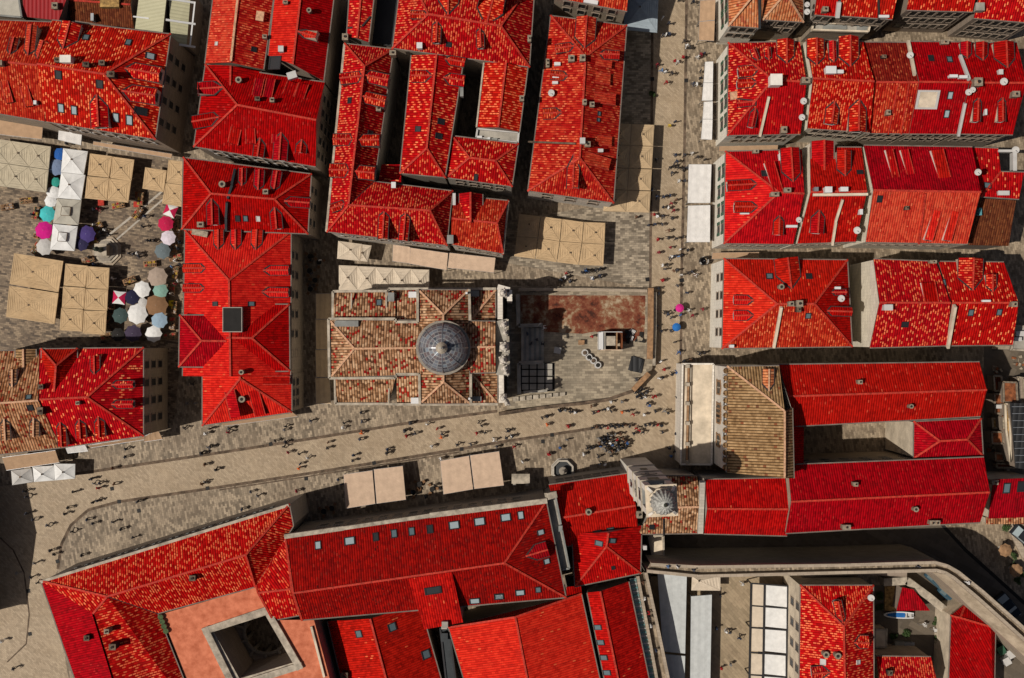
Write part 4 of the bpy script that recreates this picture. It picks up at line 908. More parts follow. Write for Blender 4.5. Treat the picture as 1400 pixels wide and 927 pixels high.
# dome
dc = P(430 + 815 / 4.6333, 360 + 535 / 4.6333, 16.2); Rr = 158 / 4.6333 * S * (1 - 16.2 / D)
mb = MB(); mb.lathe((dc.x, dc.y, 11), [(Rr * 1.04, 0), (Rr * 1.04, 4.7), (Rr * 1.1, 4.8), (Rr * 1.1, 5.2), (Rr, 5.2)], 'greystone', 24); drum = part('drum', mb)
for k in range(8):
    a = 2 * pi * (k + .5) / 8; mb = MB(); n_ = Vector((cos(a), sin(a), 0)); t_ = Vector((-n_.y, n_.x, 0)); q = Vector((dc.x, dc.y, 12.6)) + n_ * (Rr * 1.045)
    mb.face([q - t_ * .5, q + t_ * .5, q + t_ * .5 + Vector((0, 0, 2)), q - t_ * .5 + Vector((0, 0, 2))], 'windowglass')
    mb.bar(q - t_ * .55, q - t_ * .55 + Vector((0, 0, 2)), .15, .15, 'capstone'); mb.bar(q + t_ * .55, q + t_ * .55 + Vector((0, 0, 2)), .15, .15, 'capstone'); mb.build('window', drum, origin=ch.location)
mb = MB(); NU, NV = 48, 12
pt = lambda i, j: Vector((dc.x, dc.y, 16.2)) + Vector((cos(2*pi*i/NU) * Rr * cos(j/NV*pi/2*.97), sin(2*pi*i/NU) * Rr * cos(j/NV*pi/2*.97), Rr * .92 * sin(j/NV*pi/2)))
for j in range(NV):
    for i in range(NU):
        u0, u1, v0, v1 = i / NU * 24, (i + 1) / NU * 24, j / NV * 9, (j + 1) / NV * 9
        mb.face([pt(i, j), pt(i + 1, j), pt(i + 1, j + 1), pt(i, j + 1)], 'domelead', [(u0, v0), (u1, v0), (u1, v1), (u0, v1)])
dome = part('dome', mb, smooth=True)
mb = MB()
for k in range(8):
    i = k * 6
    for j in range(NV): mb.bar(pt(i, j), pt(i, j + 1), .11, .07, 'steel')
mb.build('dome_rib', dome, origin=ch.location)
mb = MB(); z0 = 16.2 + Rr * .92; mb.lathe((dc.x, dc.y, z0 - .2), [(.62, 0), (.62, .9), (.78, .95), (.5, 1.35), (.12, 1.7), (.12, 2.0), (.2, 2.1), (.2, 2.3), (.02, 2.45)], 'capstone', 12); mb.bar((dc.x, dc.y, z0 + 2.2), (dc.x, dc.y, z0 + 3.2), .07, .07, 'steel'); mb.bar((dc.x - .3, dc.y, z0 + 2.9), (dc.x + .3, dc.y, z0 + 2.9), .07, .07, 'steel'); part('lantern', mb)
# front attic, balustrade, statues
mb = MB(); q = [W(p, 11.0) for p in ((1150,368), (1222,352), (1232,708), (1152,704))]; mb.prism([Vector((v.x, v.y, 0)) for v in q], 12.9, 'whitestone', 'concrete'); part('facade_attic', mb)
mb = MB()
for pts in (((1176,160), (1176,356)), ((1182,704), (1184,882)), ((1160,150), (1236,170), (1236,240))):
    v = [W(p, 11.3) for p in pts]
    for a, b in zip(v, v[1:]): mb.bar(a - Vector((0, 0, 11)), b - Vector((0, 0, 11)), .7, 11.6, 'whitestone')
v = [W(p, 12.95) for p in ((1222,356), (1232,704))]
mb.bar(v[0], v[1], .35, .7, 'capstone'); part('balustrade', mb)
def statue_mesh():
    mb = MB(); mb.box((0, 0, 0), .8, .8, .5, 'statuestone'); mb.lathe((0, 0, .5), [(.42, 0), (.36, .4), (.30, .9), (.34, 1.25), (.30, 1.45), (.12, 1.6), (.10, 1.66), (.15, 1.76), (.16, 1.88), (.10, 2.0), (.02, 2.04)], 'statuestone', 12)
    mb.bar((.28, .05, 1.85), (.5, .35, 1.45), .16, .16, 'statuestone'); mb.bar((-.28, .05, 1.85), (-.42, .1, 1.3), .16, .16, 'statuestone'); mb.bar((.48, .36, 1.0), (.55, .4, 2.2), .05, .05, 'statuestone'); return mb
st = None
for x, y, z, sc in ((1196,190,11.9,1.25), (1200,388,12.9,1.1), (1208,440,12.9,.8), (1200,530,12.9,1.6), (1195,610,12.9,1.3), (1206,662,12.9,1.1), (1214,690,12.9,.8), (1198,850,11.9,1.2), (1218,880,11.9,.9)):
    loc = W((x, y), z)
    if st is None: st = statue_mesh().build('statue', None, origin=(0, 0, 0)); o = st
    else: o = st.copy(); col.objects.link(o)
    o.parent = ch; o.location = loc - ch.location; o.rotation_euler = (0, 0, -pi / 2 + R.uniform(-.4, .4)); o.scale = (sc,) * 3
# ================================================================== BELL TOWER
plain('domestone', (.40, .39, .35), .85, .3, 3, bump=.2)
tb = Vector((P(866, 643).x, P(866, 643).y, 0)); SD = 3.55
tw = thing('bell_tower', 'tall white bell tower with a ribbed stone cupola rising beside the street gate', 'bell tower', tb, rz=0)
ro = radians(3)
mb = MB(); mb.box(tb, SD + .12, SD + .1, 11, 'whiteplaster', ro); mb.box(tb + Vector((0, 0, 11)), SD, SD, 17.5, 'whiteplaster', ro)
for z in (11.0, 18.5, 23.5, 28.3): mb.box(tb + Vector((0, 0, z)), SD + .3, SD + .3, .28, 'capstone', ro)
mb.build('shaft', tw)
def tface(side):      # outward normal and tangent
    n = [Vector((-1, 0, 0)), Vector((0, 1, 0)), Vector((1, 0, 0)), Vector((0, -1, 0))][side]; n = Matrix.Rotation(ro, 3, 'Z') @ n; return n, Vector((-n.y, n.x, 0))
for sd in range(4):
    n, t = tface(sd); q = tb + n * (SD / 2 + .01)
    if sd in (0, 1):
        c0 = q + Vector((0, 0, 20.9)); mb = MB(); ring = [c0 + t * (1.0 * cos(2*pi*i/20)) + Vector((0, 0, 1.0 * sin(2*pi*i/20))) for i in range(20)]
        mb.face([p + n * .05 for p in ring], 'statuestone'); [mb.bar(ring[i], ring[(i+1) % 20], .12, .12, 'bronze') for i in range(20)]; mb.bar(c0 + n * .1, c0 + n * .1 + Vector((0, 0, .8)), .08, .08, 'darkmetal'); mb.bar(c0 + n * .1, c0 + n * .1 + t * .5, .08, .08, 'darkmetal'); mb.build('clock_face', tw)
    for z0, w_, h_ in ((14.0, .8, 2.0), (25.0, 1.3, 2.4)):
        mb = MB(); mb.face([q + t * x + Vector((0, 0, z)) + n * .03 for x, z in ((-w_ / 2, z0), (w_ / 2, z0), (w_ / 2, z0 + h_), (0, z0 + h_ + w_ / 2), (-w_ / 2, z0 + h_))], 'windowglass')
        for x in (-w_ / 2, w_ / 2): mb.bar(q + t * x + Vector((0, 0, z0)), q + t * x + Vector((0, 0, z0 + h_)), .16, .16, 'greydeck')
        mb.build('window', tw)
mb = MB()
for a, b in ((-1, -1), (-1, 1), (1, -1), (1, 1)):
    p = Matrix.Rotation(ro, 3, 'Z') @ Vector((a * (SD / 2 - .38), b * (SD / 2 - .38), 0)); mb.box(tb + p + Vector((0, 0, 28.58)), .72, .72, 4.4, 'whiteplaster', ro)
mb.box(tb + Vector((0, 0, 28.58)), SD - .1, SD - .1, .1, 'greydeck', ro); mb.box(tb + Vector((0, 0, 32.9)), SD, SD, .7, 'whiteplaster', ro); mb.box(tb + Vector((0, 0, 33.6)), SD + .25, SD + .25, .2, 'capstone', ro, top='plaster')
mb.build('belfry', tw)
mb = MB(); mb.lathe(tb + Vector((0, 0, 30.0)), [(.7, 0), (.58, .3), (.48, .8), (.28, 1.1), (.06, 1.25)], 'bronze', 14); mb.bar(tb + Vector((0, 0, 31.2)), tb + Vector((0, 0, 32.9)), .12, .12, 'darkmetal'); mb.build('bell', tw)
mb = MB(); mb.lathe(tb + Vector((0, 0, 33.8)), [(1.62, 0), (1.62, .9), (1.7, .95), (1.7, 1.1)], 'plaster', 8, pi / 8); mb.build('octagon_drum', tw)
for k in range(4):
    a = ro + pi / 4 + k * pi / 2; mb = MB(); p = tb + Vector((cos(a) * 2.15, sin(a) * 2.15, 33.8)); mb.bar(p, tb + Vector((cos(a) * 1.6, sin(a) * 1.6, 34.6)), .3, .25, 'whiteplaster'); mb.build('buttress', tw)
mb = MB(); NU = 36
def tp(i, j):
    r = [1.55, 1.53, 1.44, 1.24, .92, .5, .18][j]; z = [34.9, 35.5, 36.1, 36.7, 37.2, 37.55, 37.7][j]; k = 1 - (.10 if i % 2 else 0); return tb + Vector((cos(2*pi*i/NU) * r * k, sin(2*pi*i/NU) * r * k, z))
for j in range(6):
    for i in range(NU): mb.face([tp(i, j), tp(i + 1, j), tp(i + 1, j + 1), tp(i, j + 1)], 'domestone')
mb.build('cupola', tw); mb = MB(); mb.lathe(tb + Vector((0, 0, 37.65)), [(.22, 0), (.25, .2), (.16, .4), (.03, .65)], 'bronze', 10); mb.bar(tb + Vector((0, 0, 38.2)), tb + Vector((0, 0, 39.0)), .05, .05, 'bronze'); mb.build('finial', tw)
plain('shadowstone', (.3, .27, .22), .9, .2)

# ================================================================== GROUND
def sheet_poly(name, mat, pts, z, kind='structure'):
    mb = MB(); v = [P(x, y) + Vector((0, 0, z)) for x, y in pts]; mb.face(v if geometry.normal(v).z > 0 or len(v) > 4 else v[::-1], mat)
    o = mb.build(name); o['kind'] = kind; return o
mb = MB(); mb.face([(-400, -400, 0), (400, -400, 0), (400, 400, 0), (-400, 400, 0)], 'slabs'); g = mb.build('ground'); g['kind'] = 'structure'
up = [(-80,680), (30,660), (103,648), (300,619), (560,578), (680,562), (800,549), (868,531), (888,508)]
left = [(889,395), (891,168), (892,-30)]; right = [(939,-30), (936,194), (932,370), (930,570), (928,640)]
low = [(895,640), (850,605), (820,584), (755,594), (693,603), (628,614), (560,625), (424,647), (300,666), (162,686), (121,697), (97,718), (84,744), (79,778), (70,800), (100,960)]
def tri_sheet(name, mat, pts, z):
    v = [P(x, y) + Vector((0, 0, z)) for x, y in pts]; tris = geometry.tessellate_polygon([v]); mb = MB()
    for t in tris:
        f = [v[i] for i in t]; mb.face(f if geometry.normal(f).z > 0 else f[::-1], mat)
    o = mb.build(name); o['kind'] = 'structure'; return o
tri_sheet('main_street', 'herring', up + left + right + low + [(-80,960)], .004)
tri_sheet('upper_square_pavement', 'slabsgrey', [(640,350), (889,395), (891,168), (892,-30), (840,-30), (828,280), (700,300)], .004)
tri_sheet('market_paving', 'marketslabs', [(-30,180), (255,225), (255,345), (246,500), (238,575), (0,480), (-30,470)], .004)
tri_sheet('harbour_path', 'herringwide', [(890,785), (1100,785), (1100,1000), (890,1000)], .004)
tri_sheet('wall_street', 'asphalt', [(872,700), (1220,700), (1275,708), (1420,840), (1420,1000), (1290,820), (1200,760), (872,790)], .004)
tri_sheet('yard_ground', 'asphalt', [(1190,800), (1300,800), (1330,1000), (1190,1000)], .005)
tri_sheet('ruin_yard', 'asphalt', [(1345,470), (1440,470), (1440,650), (1345,650)], .004)
tri_sheet('side_yard', 'slabs', [(1358,650), (1440,650), (1440,800), (1400,800)], .005)
def line(name, pts, w, mat='drain', z=.008):
    mb = MB(); v = [P(x, y) + Vector((0, 0, z)) for x, y in pts]
    offs = []
    for i, p in enumerate(v):
        d = (v[min(i + 1, len(v) - 1)] - v[max(i - 1, 0)]).normalized(); offs.append(Vector((-d.y, d.x, 0)) * w / 2)
    for i in range(len(v) - 1): mb.face([v[i] - offs[i], v[i + 1] - offs[i + 1], v[i + 1] + offs[i + 1], v[i] + offs[i]], mat)
    o = mb.build(name); o['kind'] = 'structure'
line('street_gutter', [(30,660), (103,648), (300,619), (430,599), (560,578), (680,562)], .42)
line('street_gutter', low[2:14], .42); line('street_gutter', left[:3], .4); line('street_gutter', right[:4], .4)
line('street_gutter', [(300,670), (424,651), (560,629), (628,618)], .18); line('street_gutter', [(1285,714), (1320,752), (1420,842)], .5, 'soot')
line('street_gutter', [(0,735), (18,752), (33,783), (40,840), (36,880), (10,905)], .22); line('street_gutter', [(128,338), (200,280), (235,250)], .3, 'palestone'); line('street_gutter', [(138,346), (206,287), (240,258)], .25, 'palestone')
for sh_, pts in (('B7', ((70,280), (110,498), (510,218), (735,437), (1165,338))), ('B8', ((190,85), (515,250), (1030,202), (1088,160))), ('A8', ((365,590), (755,212), (880,270), (710,130), (180,778), (190,1050))), ('B5', ((1150,510), (935,500))), ('B6', ((905,890), (1125,895))), ('B4', ((950,55), (1165,62)))):
    sheet(sh_)
    for p in pts:
        mb = MB(); c_ = W(p); mb.box(c_ + Vector((0, 0, .006)), .55, .55, .02, 'soot', R.uniform(0, .3)); 
        for k in range(5): mb.box(c_ + Vector((-.2 + k * .1, 0, .026)), .03, .45, .012, 'darkmetal')
        o = mb.build('drain_grate', None, origin=c_); tag(o, 'small square dark iron drain grate set in the street gutter line', 'drain grate', 'drain grates along the street gutters')
# ------------------------------------------------------------------ raised square before the church
sheet('B4')
TH = 1.0
pl = [(60,95), (985,112), (982,620), (962,652), (852,760), (690,808), (530,832), (300,855), (60,880)]
mb = MB(); v = [W(p, TH) for p in pl]; lo = [Vector((p.x, p.y, 0)) for p in v]
for i in range(len(v)):
    j = (i + 1) % len(v); mb.face([lo[i], lo[j], v[j], v[i]], 'stone')
for t in geometry.tessellate_polygon([v]):
    f = [v[i] for i in t]; mb.face(f if geometry.normal(f).z > 0 else f[::-1], 'terrace')
o = mb.build('raised_terrace'); tag(o, 'raised stone terrace in front of the church', 'terrace', kind='structure')
o = tri_sheet('earth_patch', 'redearth', [], 0) if False else None
mb = MB(); v = [W(p, TH) + Vector((0, 0, .005)) for p in ((145,155), (938,158), (935,330), (925,440), (800,450), (620,385), (540,400), (300,388), (285,345), (148,345))]
for t in geometry.tessellate_polygon([v]):
    f = [v[i] for i in t]; mb.face(f if geometry.normal(f).z > 0 else f[::-1], 'redearth')
o = mb.build('rusty_terrace_floor'); o['kind'] = 'structure'
def wall_run(name, label, cat, pts, z, w, hh, mat, cap='capstone', group=None):
    v = [W(p, z) for p in pts]; mb = MB(); cp = MB()
    for a, b in zip(v, v[1:]): mb.bar(a, b, w, hh, mat); cp.bar(a + Vector((0, 0, hh)), b + Vector((0, 0, hh)), w * 1.2, .1, cap)
    e = thing(name, label, cat, (v[0].x, v[0].y, z), group); mb.build('wall', e); cp.build('coping', e); return e
wall_run('boundary_wall', 'dark red stained wall along the upper edge of the raised terrace', 'wall', ((135,120), (600,122), (945,130)), TH, .35, .9, 'rusttile', 'stone')
wall_run('boundary_wall', 'brown timber topped wall on the street side of the raised terrace', 'wall', ((965,112), (963,380), (958,560)), TH, .7, 1.3, 'brownstone', 'wood')
wall_run('boundary_wall', 'pale segmented stone wall outside the timber topped wall', 'wall', ((992,140), (990,380), (984,600)), 0, .35, 1.5, 'stone', 'capstone')
wall_run('boundary_wall', 'short tan timber beam wall at the cut corner of the raised terrace', 'wall', ((955,650), (855,755)), TH, .6, 1.0, 'stone', 'wood')
wall_run('boundary_wall', 'curved low wall with dark inner strip along the lower edge of the terrace', 'wall', ((10,905), (300,862), (530,838), (690,815), (790,780), (850,760)), 0, .4, 1.6, 'brownstone', 'drain')
wall_run('boundary_wall', 'grey L-shaped stair wall above the church steps', 'wall', ((128,150), (132,350), (285,345)), TH, .45, 1.3, 'greystone', 'concrete')
wall_run('boundary_wall', 'grey L-shaped stair wall below the church steps', 'wall', ((290,578), (135,585), (138,780)), TH, .45, 1.3, 'greystone', 'concrete')
wall_run('boundary_wall', 'short pale ledge below the grid of stone blocks', 'wall', ((165,768), (315,760)), TH, .3, .6, 'greystone', 'concrete')
mb = MB()
for k in range(9): mb.prism([W(p, TH) for p in ((150 + k * 16, 362), (166 + k * 16, 362), (166 + k * 16, 575), (150 + k * 16, 575))], 1.45 - k * .16, 'greystone', 'concrete' if k % 2 == 0 else 'greydeck')
o = mb.build('church_steps'); tag(o, 'broad flight of grey stone steps leading up to the church door', 'steps')
tri_sheet('block_gap_shade', 'soot', [Q((150,582)), Q((362,582)), Q((362,762)), Q((150,762))], TH + .006)  # dark sheet puts shade into the gaps between the stone blocks
for r in range(4):
    for k in range(4):
        x0, y0 = 155 + k * 50, 585 + r * 44
        if (r, k) == (0, 3) : y0 += 4
        mb = MB(); q = [W(p, TH) for p in ((x0, y0), (x0 + 42, y0), (x0 + 42, y0 + 36), (x0, y0 + 36))]; mb.prism(q, .5 + .04 * ((r * 7 + k * 3) % 4), 'greystone', 'concrete')
        rw = ['top', 'second', 'third', 'bottom'][r]; cl = ['first', 'second', 'third', 'last'][k]
        o = mb.build('stone_block', None, origin=sum(q, Vector()) / 4); tag(o, f'grey stone block in the {rw} row of the grid, {cl} from the church', 'stone block', 'grid of stone blocks by the church steps')
for k in range(8):
    mb = MB(); x0 = 100 + k * 42; q = [W(p, TH) for p in ((x0, 800 - k * 4), (x0 + 34, 797 - k * 4), (x0 + 34, 826 - k * 5), (x0, 830 - k * 5))]; mb.prism(q, .45 + .05 * (k % 3), 'stone', 'capstone')
    o = mb.build('stone_block', None, origin=sum(q, Vector()) / 4); tag(o, 'loose pale stone block in the curved row along the lower terrace wall', 'stone block', 'row of loose blocks along the terrace wall')
# column in its open scaffold box
sheet('F')
cb = P(832, 466); sc = thing('scaffold_box', 'open-topped scaffold box with white left panel and reddish right side', 'scaffold', (cb.x, cb.y, TH))
mb = MB()
for sx in (-1, 1):
    for sy in (-1, 1): mb = MB(); mb.box((cb.x + sx * 1.6, cb.y + sy * 1.25, TH), .12, .12, 3.3, 'steel'); mb.build('frame_post', sc)
for nm, x, y, w, d, mt in (('side_panel', -1.62, 0, .12, 2.5, 'white'), ('side_panel', 1.62, 0, .1, 2.5, 'rusttile'), ('back_panel', 0, 1.28, 3.2, .1, 'offwhite'), ('front_panel', 0, -1.28, 3.2, .1, 'awningpink')):
    mb = MB(); mb.box((cb.x + x, cb.y + y, TH), w, d, 3.1, mt); mb.build(nm, sc)
mb = MB(); mb.box((cb.x - 1.35, cb.y, TH + 3.1), .55, 2.5, .08, 'white'); mb.build('roof_board', sc)
for x, mt in ((-.85, 'concrete'), (.85, 'wood')):
    mb = MB(); mb.box((cb.x + x, cb.y, TH + 3.0), .2, 2.5, .12, mt); mb.build('beam', sc)
mb = MB(); mb.box((cb.x, cb.y, TH), 1.5, 1.5, .3, 'greystone'); mb.box((cb.x, cb.y, TH + .3), 1.15, 1.15, 2.4, 'statuestone'); mb.box((cb.x, cb.y, TH + 2.7), 1.35, 1.35, .2, 'capstone'); o = mb.build('stone_column', None, origin=(cb.x, cb.y, TH)); tag(o, 'square pale stone column standing inside the scaffold box', 'column')
sheet('B4')
for i, (x, y) in enumerate(((552,520), (578,548), (606,570), (634,598))):
    c_ = W((x, y), TH); e = thing('round_table', ['round white table at the upper left end of the slanting line of four', 'second round white table in the slanting line of four', 'third round white table in the slanting line of four', 'round white table at the lower right end of the slanting line of four'][i], 'table', c_, 'round white tables on the terrace')
    mb = MB(); mb.cyl(c_ + Vector((0, 0, .7)), .5, .06, 'offwhite', 20); mb.build('table_top', e)
    mb = MB(); mb.cyl(c_, .3, .05, 'darkmetal', 12); mb.cyl(c_ + Vector((0, 0, .05)), .05, .66, 'darkmetal', 8); mb.build('leg', e)
    mb = MB(); mb.lathe(c_ + Vector((0, 0, .761)), [(.26, 0), (.3, .12), (.24, .2)], 'soot' if i % 2 else 'drain', 12); o = mb.build('centre_bowl', None, origin=c_ + Vector((0, 0, .761))); tag(o, f"dark bowl on the {['first', 'second', 'third', 'last'][i]} round white table counted from the church", 'bowl', 'bowls on the white tables')
def simple_table(x, y, w, d, mat, lab, hh=.75, z=0, rot=0):
    c_ = W((x, y), z); e = thing('table', lab, 'table', c_); cr = Matrix.Rotation(rot, 3, 'Z'); mb = MB(); mb.box(c_ + Vector((0, 0, hh)), w, d, .06, mat, rot); mb.build('table_top', e)
    for sx in (-1, 1):
        for sy in (-1, 1):
            mb = MB(); mb.box(c_ + cr @ Vector((sx * (w / 2 - .08), sy * (d / 2 - .08), 0)), .06, .06, hh, 'darkmetal', rot); mb.build('leg', e)
    return e
simple_table(380, 505, 1.0, .9, 'offwhite', 'small square pale table alone on the terrace', z=TH, rot=-.2); simple_table(530, 455, .9, .7, 'wood', 'small brown table near the red stained terrace floor', z=TH)
c_ = W((878,595), TH); e = thing('sheet_stack', 'stack of dark corrugated sheets leaning by the terrace corner', 'stack', c_)
for k, (dx, dy, r_) in enumerate(((0, 0, -.25), (.12, -.1, -.2), (-.1, .12, -.32))): mb = MB(); mb.box(c_ + Vector((dx, dy, k * .14)), 1.9 - k * .15, 2.1 - k * .1, .12, 'darksheet', r_); mb.build('sheet', e)
RR = random.Random(3)
for k in range(16):
    x, y = RR.uniform(815, 935), RR.uniform(372, 448); c_ = W((x, y), TH); mb = MB(); w_, d_ = RR.uniform(.35, .8), RR.uniform(.3, .6); mt = RR.choice(['soot', 'soot', 'darkmetal', 'rubblestone', 'offwhite'])
    hh = RR.uniform(.25, .5); mb.box(c_, w_, d_, hh, mt, RR.uniform(0, 3)); mb.box(c_ + Vector((0, 0, hh)), w_ * .5, d_ * .5, .08, mt, RR.uniform(0, 3)); o = mb.build('crate', None, origin=c_)
    tag(o, ('pale' if mt in ('rubblestone', 'offwhite') else 'black') + ' crate in the heap beside the scaffold box', 'crate', ('pale' if mt in ('rubblestone', 'offwhite') else 'black') + ' crates heaped on the terrace')
# ------------------------------------------------------------------ city wall
sheet('F')
def wall_band(name, label, a, b, h, mat='stone', inner='greystone', par=1.0):
    A = [P(x, y, h) for x, y in a]; B = [P(x, y, h) for x, y in b]; e = thing(name, label, 'city wall', (A[0].x, A[0].y, 0)); mb = MB(); fl = MB()
    for i in range(len(A) - 1):
        for s_, e_ in ((A[i], A[i + 1]), (B[i], B[i + 1])): mb.face([Vector((s_.x, s_.y, 0)), Vector((e_.x, e_.y, 0)), e_, s_], inner)
        f = [A[i], A[i + 1], B[i + 1], B[i]]; fl.face(f if geometry.normal(f).z > 0 else f[::-1], mat)
    mb.build('wall', e); fl.build('walkway', e)
    for q in (A, B):
        p = MB()
        for s_, e_ in zip(q, q[1:]): p.bar(s_, e_, .42, par, 'stone')
        p.build('parapet', e)
    return e
wall_band('city_wall', 'long grey city wall with a narrow walkway curving across the lower right', [(889,770), (953.6,773.5), (1150,771), (1274.8,767.3), (1292,772), (1307,780.5), (1340,807), (1378.4,841), (1440,896)], [(884,779), (953.6,786), (1150,781), (1277,778), (1289,781), (1300.7,788), (1333,815), (1371,849), (1436,908)], 14.0, 'slabs')
wall_band('city_wall', 'straight city wall walkway running down beside the narrow red hall', [(871,786), (883,850), (898,932), (912,1000)], [(882,781), (897,850), (914,932), (929,1000)], 6.5, 'slabs')
mb = MB(); A = [P(x, y, 12.6) for x, y in ((1278,781), (1300,787), (1322,800), (1360,838), (1400,874), (1440,910))]; B = [P(x, y, 10.2) for x, y in ((1274,782), (1301,805), (1322,827), (1361,861), (1400,897), (1440,934))]
for i in range(5):
    f = [A[i], A[i + 1], B[i + 1], B[i]]; mb.face(f if geometry.normal(f).z > 0 else f[::-1], 'bastion')
    mb.face([B[i], B[i + 1], Vector((B[i + 1].x, B[i + 1].y, 0)), Vector((B[i].x, B[i].y, 0))], 'stone'); mb.face([A[i], A[i + 1], Vector((A[i + 1].x, A[i + 1].y, 0)), Vector((A[i].x, A[i].y, 0))], 'stone')
mb.face([A[0], B[0], Vector((B[0].x, B[0].y, 0)), Vector((A[0].x, A[0].y, 0))], 'stone')
o = mb.build('bastion_slope'); tag(o, 'smooth tan sloping bastion below the curving city wall', 'bastion')
mb = MB(); v = [W(p, 2.6) for p in ((1208,796), (1240,794), (1270,816), (1300,841))]
e = thing('boundary_wall', 'thick pale garden wall round the boat yard under the bastion', 'wall', (v[0].x, v[0].y, 0))
for a, b in zip(v, v[1:]): mb.bar(Vector((a.x, a.y, 0)), Vector((b.x, b.y, 0)), 1.0, 2.6, 'palestone')
mb.build('wall', e); cp = MB(); [cp.bar(a, b, 1.1, .12, 'capstone') for a, b in zip(v, v[1:])]; cp.build('coping', e)
v = [P(x, y, 5) for x, y in ((1098,786), (1188,783), (1240,786))]; mb = MB(); e = thing('boundary_wall', 'dark low wall between the city wall and the harbour house', 'wall', (v[0].x, v[0].y, 0))
for a, b in zip(v, v[1:]): mb.bar(Vector((a.x, a.y, 0)), Vector((b.x, b.y, 0)), .6, 5, 'brownstone')
mb.build('wall', e)
# ribbed glass canopy along the wall
sheet('D5'); e = thing('ribbed_canopy', 'grey green ribbed canopy strip along the narrow red hall', 'canopy', W((1000,320)))
mb = MB(); a_, b_, c_, d_ = W((976,300),7.6), W((1016,292),7.2), W((1152,1000),7.2), W((1104,1000),7.6); f = [a_, b_, c_, d_]; mb.face(f if geometry.normal(f).z > 0 else f[::-1], 'canopygreen'); mb.build('sheeting', e)
for k in range(30):
    t = (k + .5) / 30; mb = MB(); p, q = a_.lerp(d_, t), b_.lerp(c_, t); mb.bar(p, q, .16, .1, 'offwhite' if k % 2 else 'greencopper'); mb.build('rib', e)
for t in (0, .2, .4, .6, .8, 1):
    p = b_.lerp(c_, t); mb = MB(); mb.bar(Vector((p.x, p.y, 0)), p, .15, .15, 'steel'); mb.build('post', e)
# ================================================================== PARASOLS, AWNINGS
def square_parasol(label, group, quad, apex=None, mat='tancloth', h=2.9, rise=.75, vent=False, val=.22):
    q = [W(p, h) for p in quad]; ctr = sum(q, Vector()) / 4
    a = W(apex, h + rise) if apex else ctr + Vector((0, 0, rise)); a.z = h + rise
    e = thing('square_parasol', label, 'parasol', (a.x, a.y, 0), group); mb = MB(); n = 5
    # stretched cloth sags a little between hip ribs, in folds
    fold = 0 if mat in ('whitecloth', 'offwhite', 'beigecloth') else .03; half = (q[0] - q[1]).length / 2
    n = max(5, 2 * round(half / .30))
    for i in range(4):
        b, c = q[i], q[(i + 1) % 4]
        for k in range(n):
            t0, t1 = k / n, (k + 1) / n; zz = lambda k_: (fold if k_ % 2 else -fold) if 0 < k_ < n else 0
            s0 = Vector((0, 0, -.08 * sin(pi * t0) + zz(k))); s1 = Vector((0, 0, -.08 * sin(pi * t1) + zz(k + 1)))
            m0, m1 = (b + c) / 2 + Vector((0, 0, .0)), (b + c) / 2
            B0, B1, C0, C1 = b.lerp(a, t0), b.lerp(a, t1), c.lerp(a, t0), c.lerp(a, t1); M0, M1 = m0.lerp(a, t0) + s0, m1.lerp(a, t1) + s1
            if k < n - 1:
                for f in ([B0, M0, M1, B1], [M0, C0, C1, M1]): mb.face(f if geometry.normal(f).z > 0 else f[::-1], mat)
            else:
                for f in ([B0, M0, a], [M0, C0, a]): mb.face(f if geometry.normal(f).z > 0 else f[::-1], mat)
        dn = Vector((0, 0, -val)); mb.face([b, c, c + dn, b + dn], mat)
        mb.bar(a, b, .05, .025, mat)
    cn = mb.build('canopy', e)
    if vent:
        vb = MB(); k = .34; top = [a.lerp(p, k) + Vector((0, 0, .22)) for p in q]; t2 = a + Vector((0, 0, .28))
        for i in range(4):
            f = [top[i], top[(i + 1) % 4], t2]; vb.face(f if geometry.normal(f).z > 0 else f[::-1], mat); vb.face([top[i], top[(i + 1) % 4], top[(i + 1) % 4] - Vector((0, 0, .14)), top[i] - Vector((0, 0, .14))], mat); vb.bar(top[i] - Vector((0, 0, .05)), top[(i + 1) % 4] - Vector((0, 0, .05)), .12, .06, 'drain')
        vb.build('vent_cap', e)
    else:
        vb = MB(); vb.cyl(a - Vector((0, 0, .02)), .13, .1, 'drain', 8); vb.build('finial', e)
    mb = MB(); mb.cyl((a.x, a.y, .08), .045, h + rise - .1, 'wood', 8); mb.build('pole', e); mb = MB(); mb.box((a.x, a.y, 0), .7, .7, .08, 'concrete'); mb.build('foot', e)
    return e
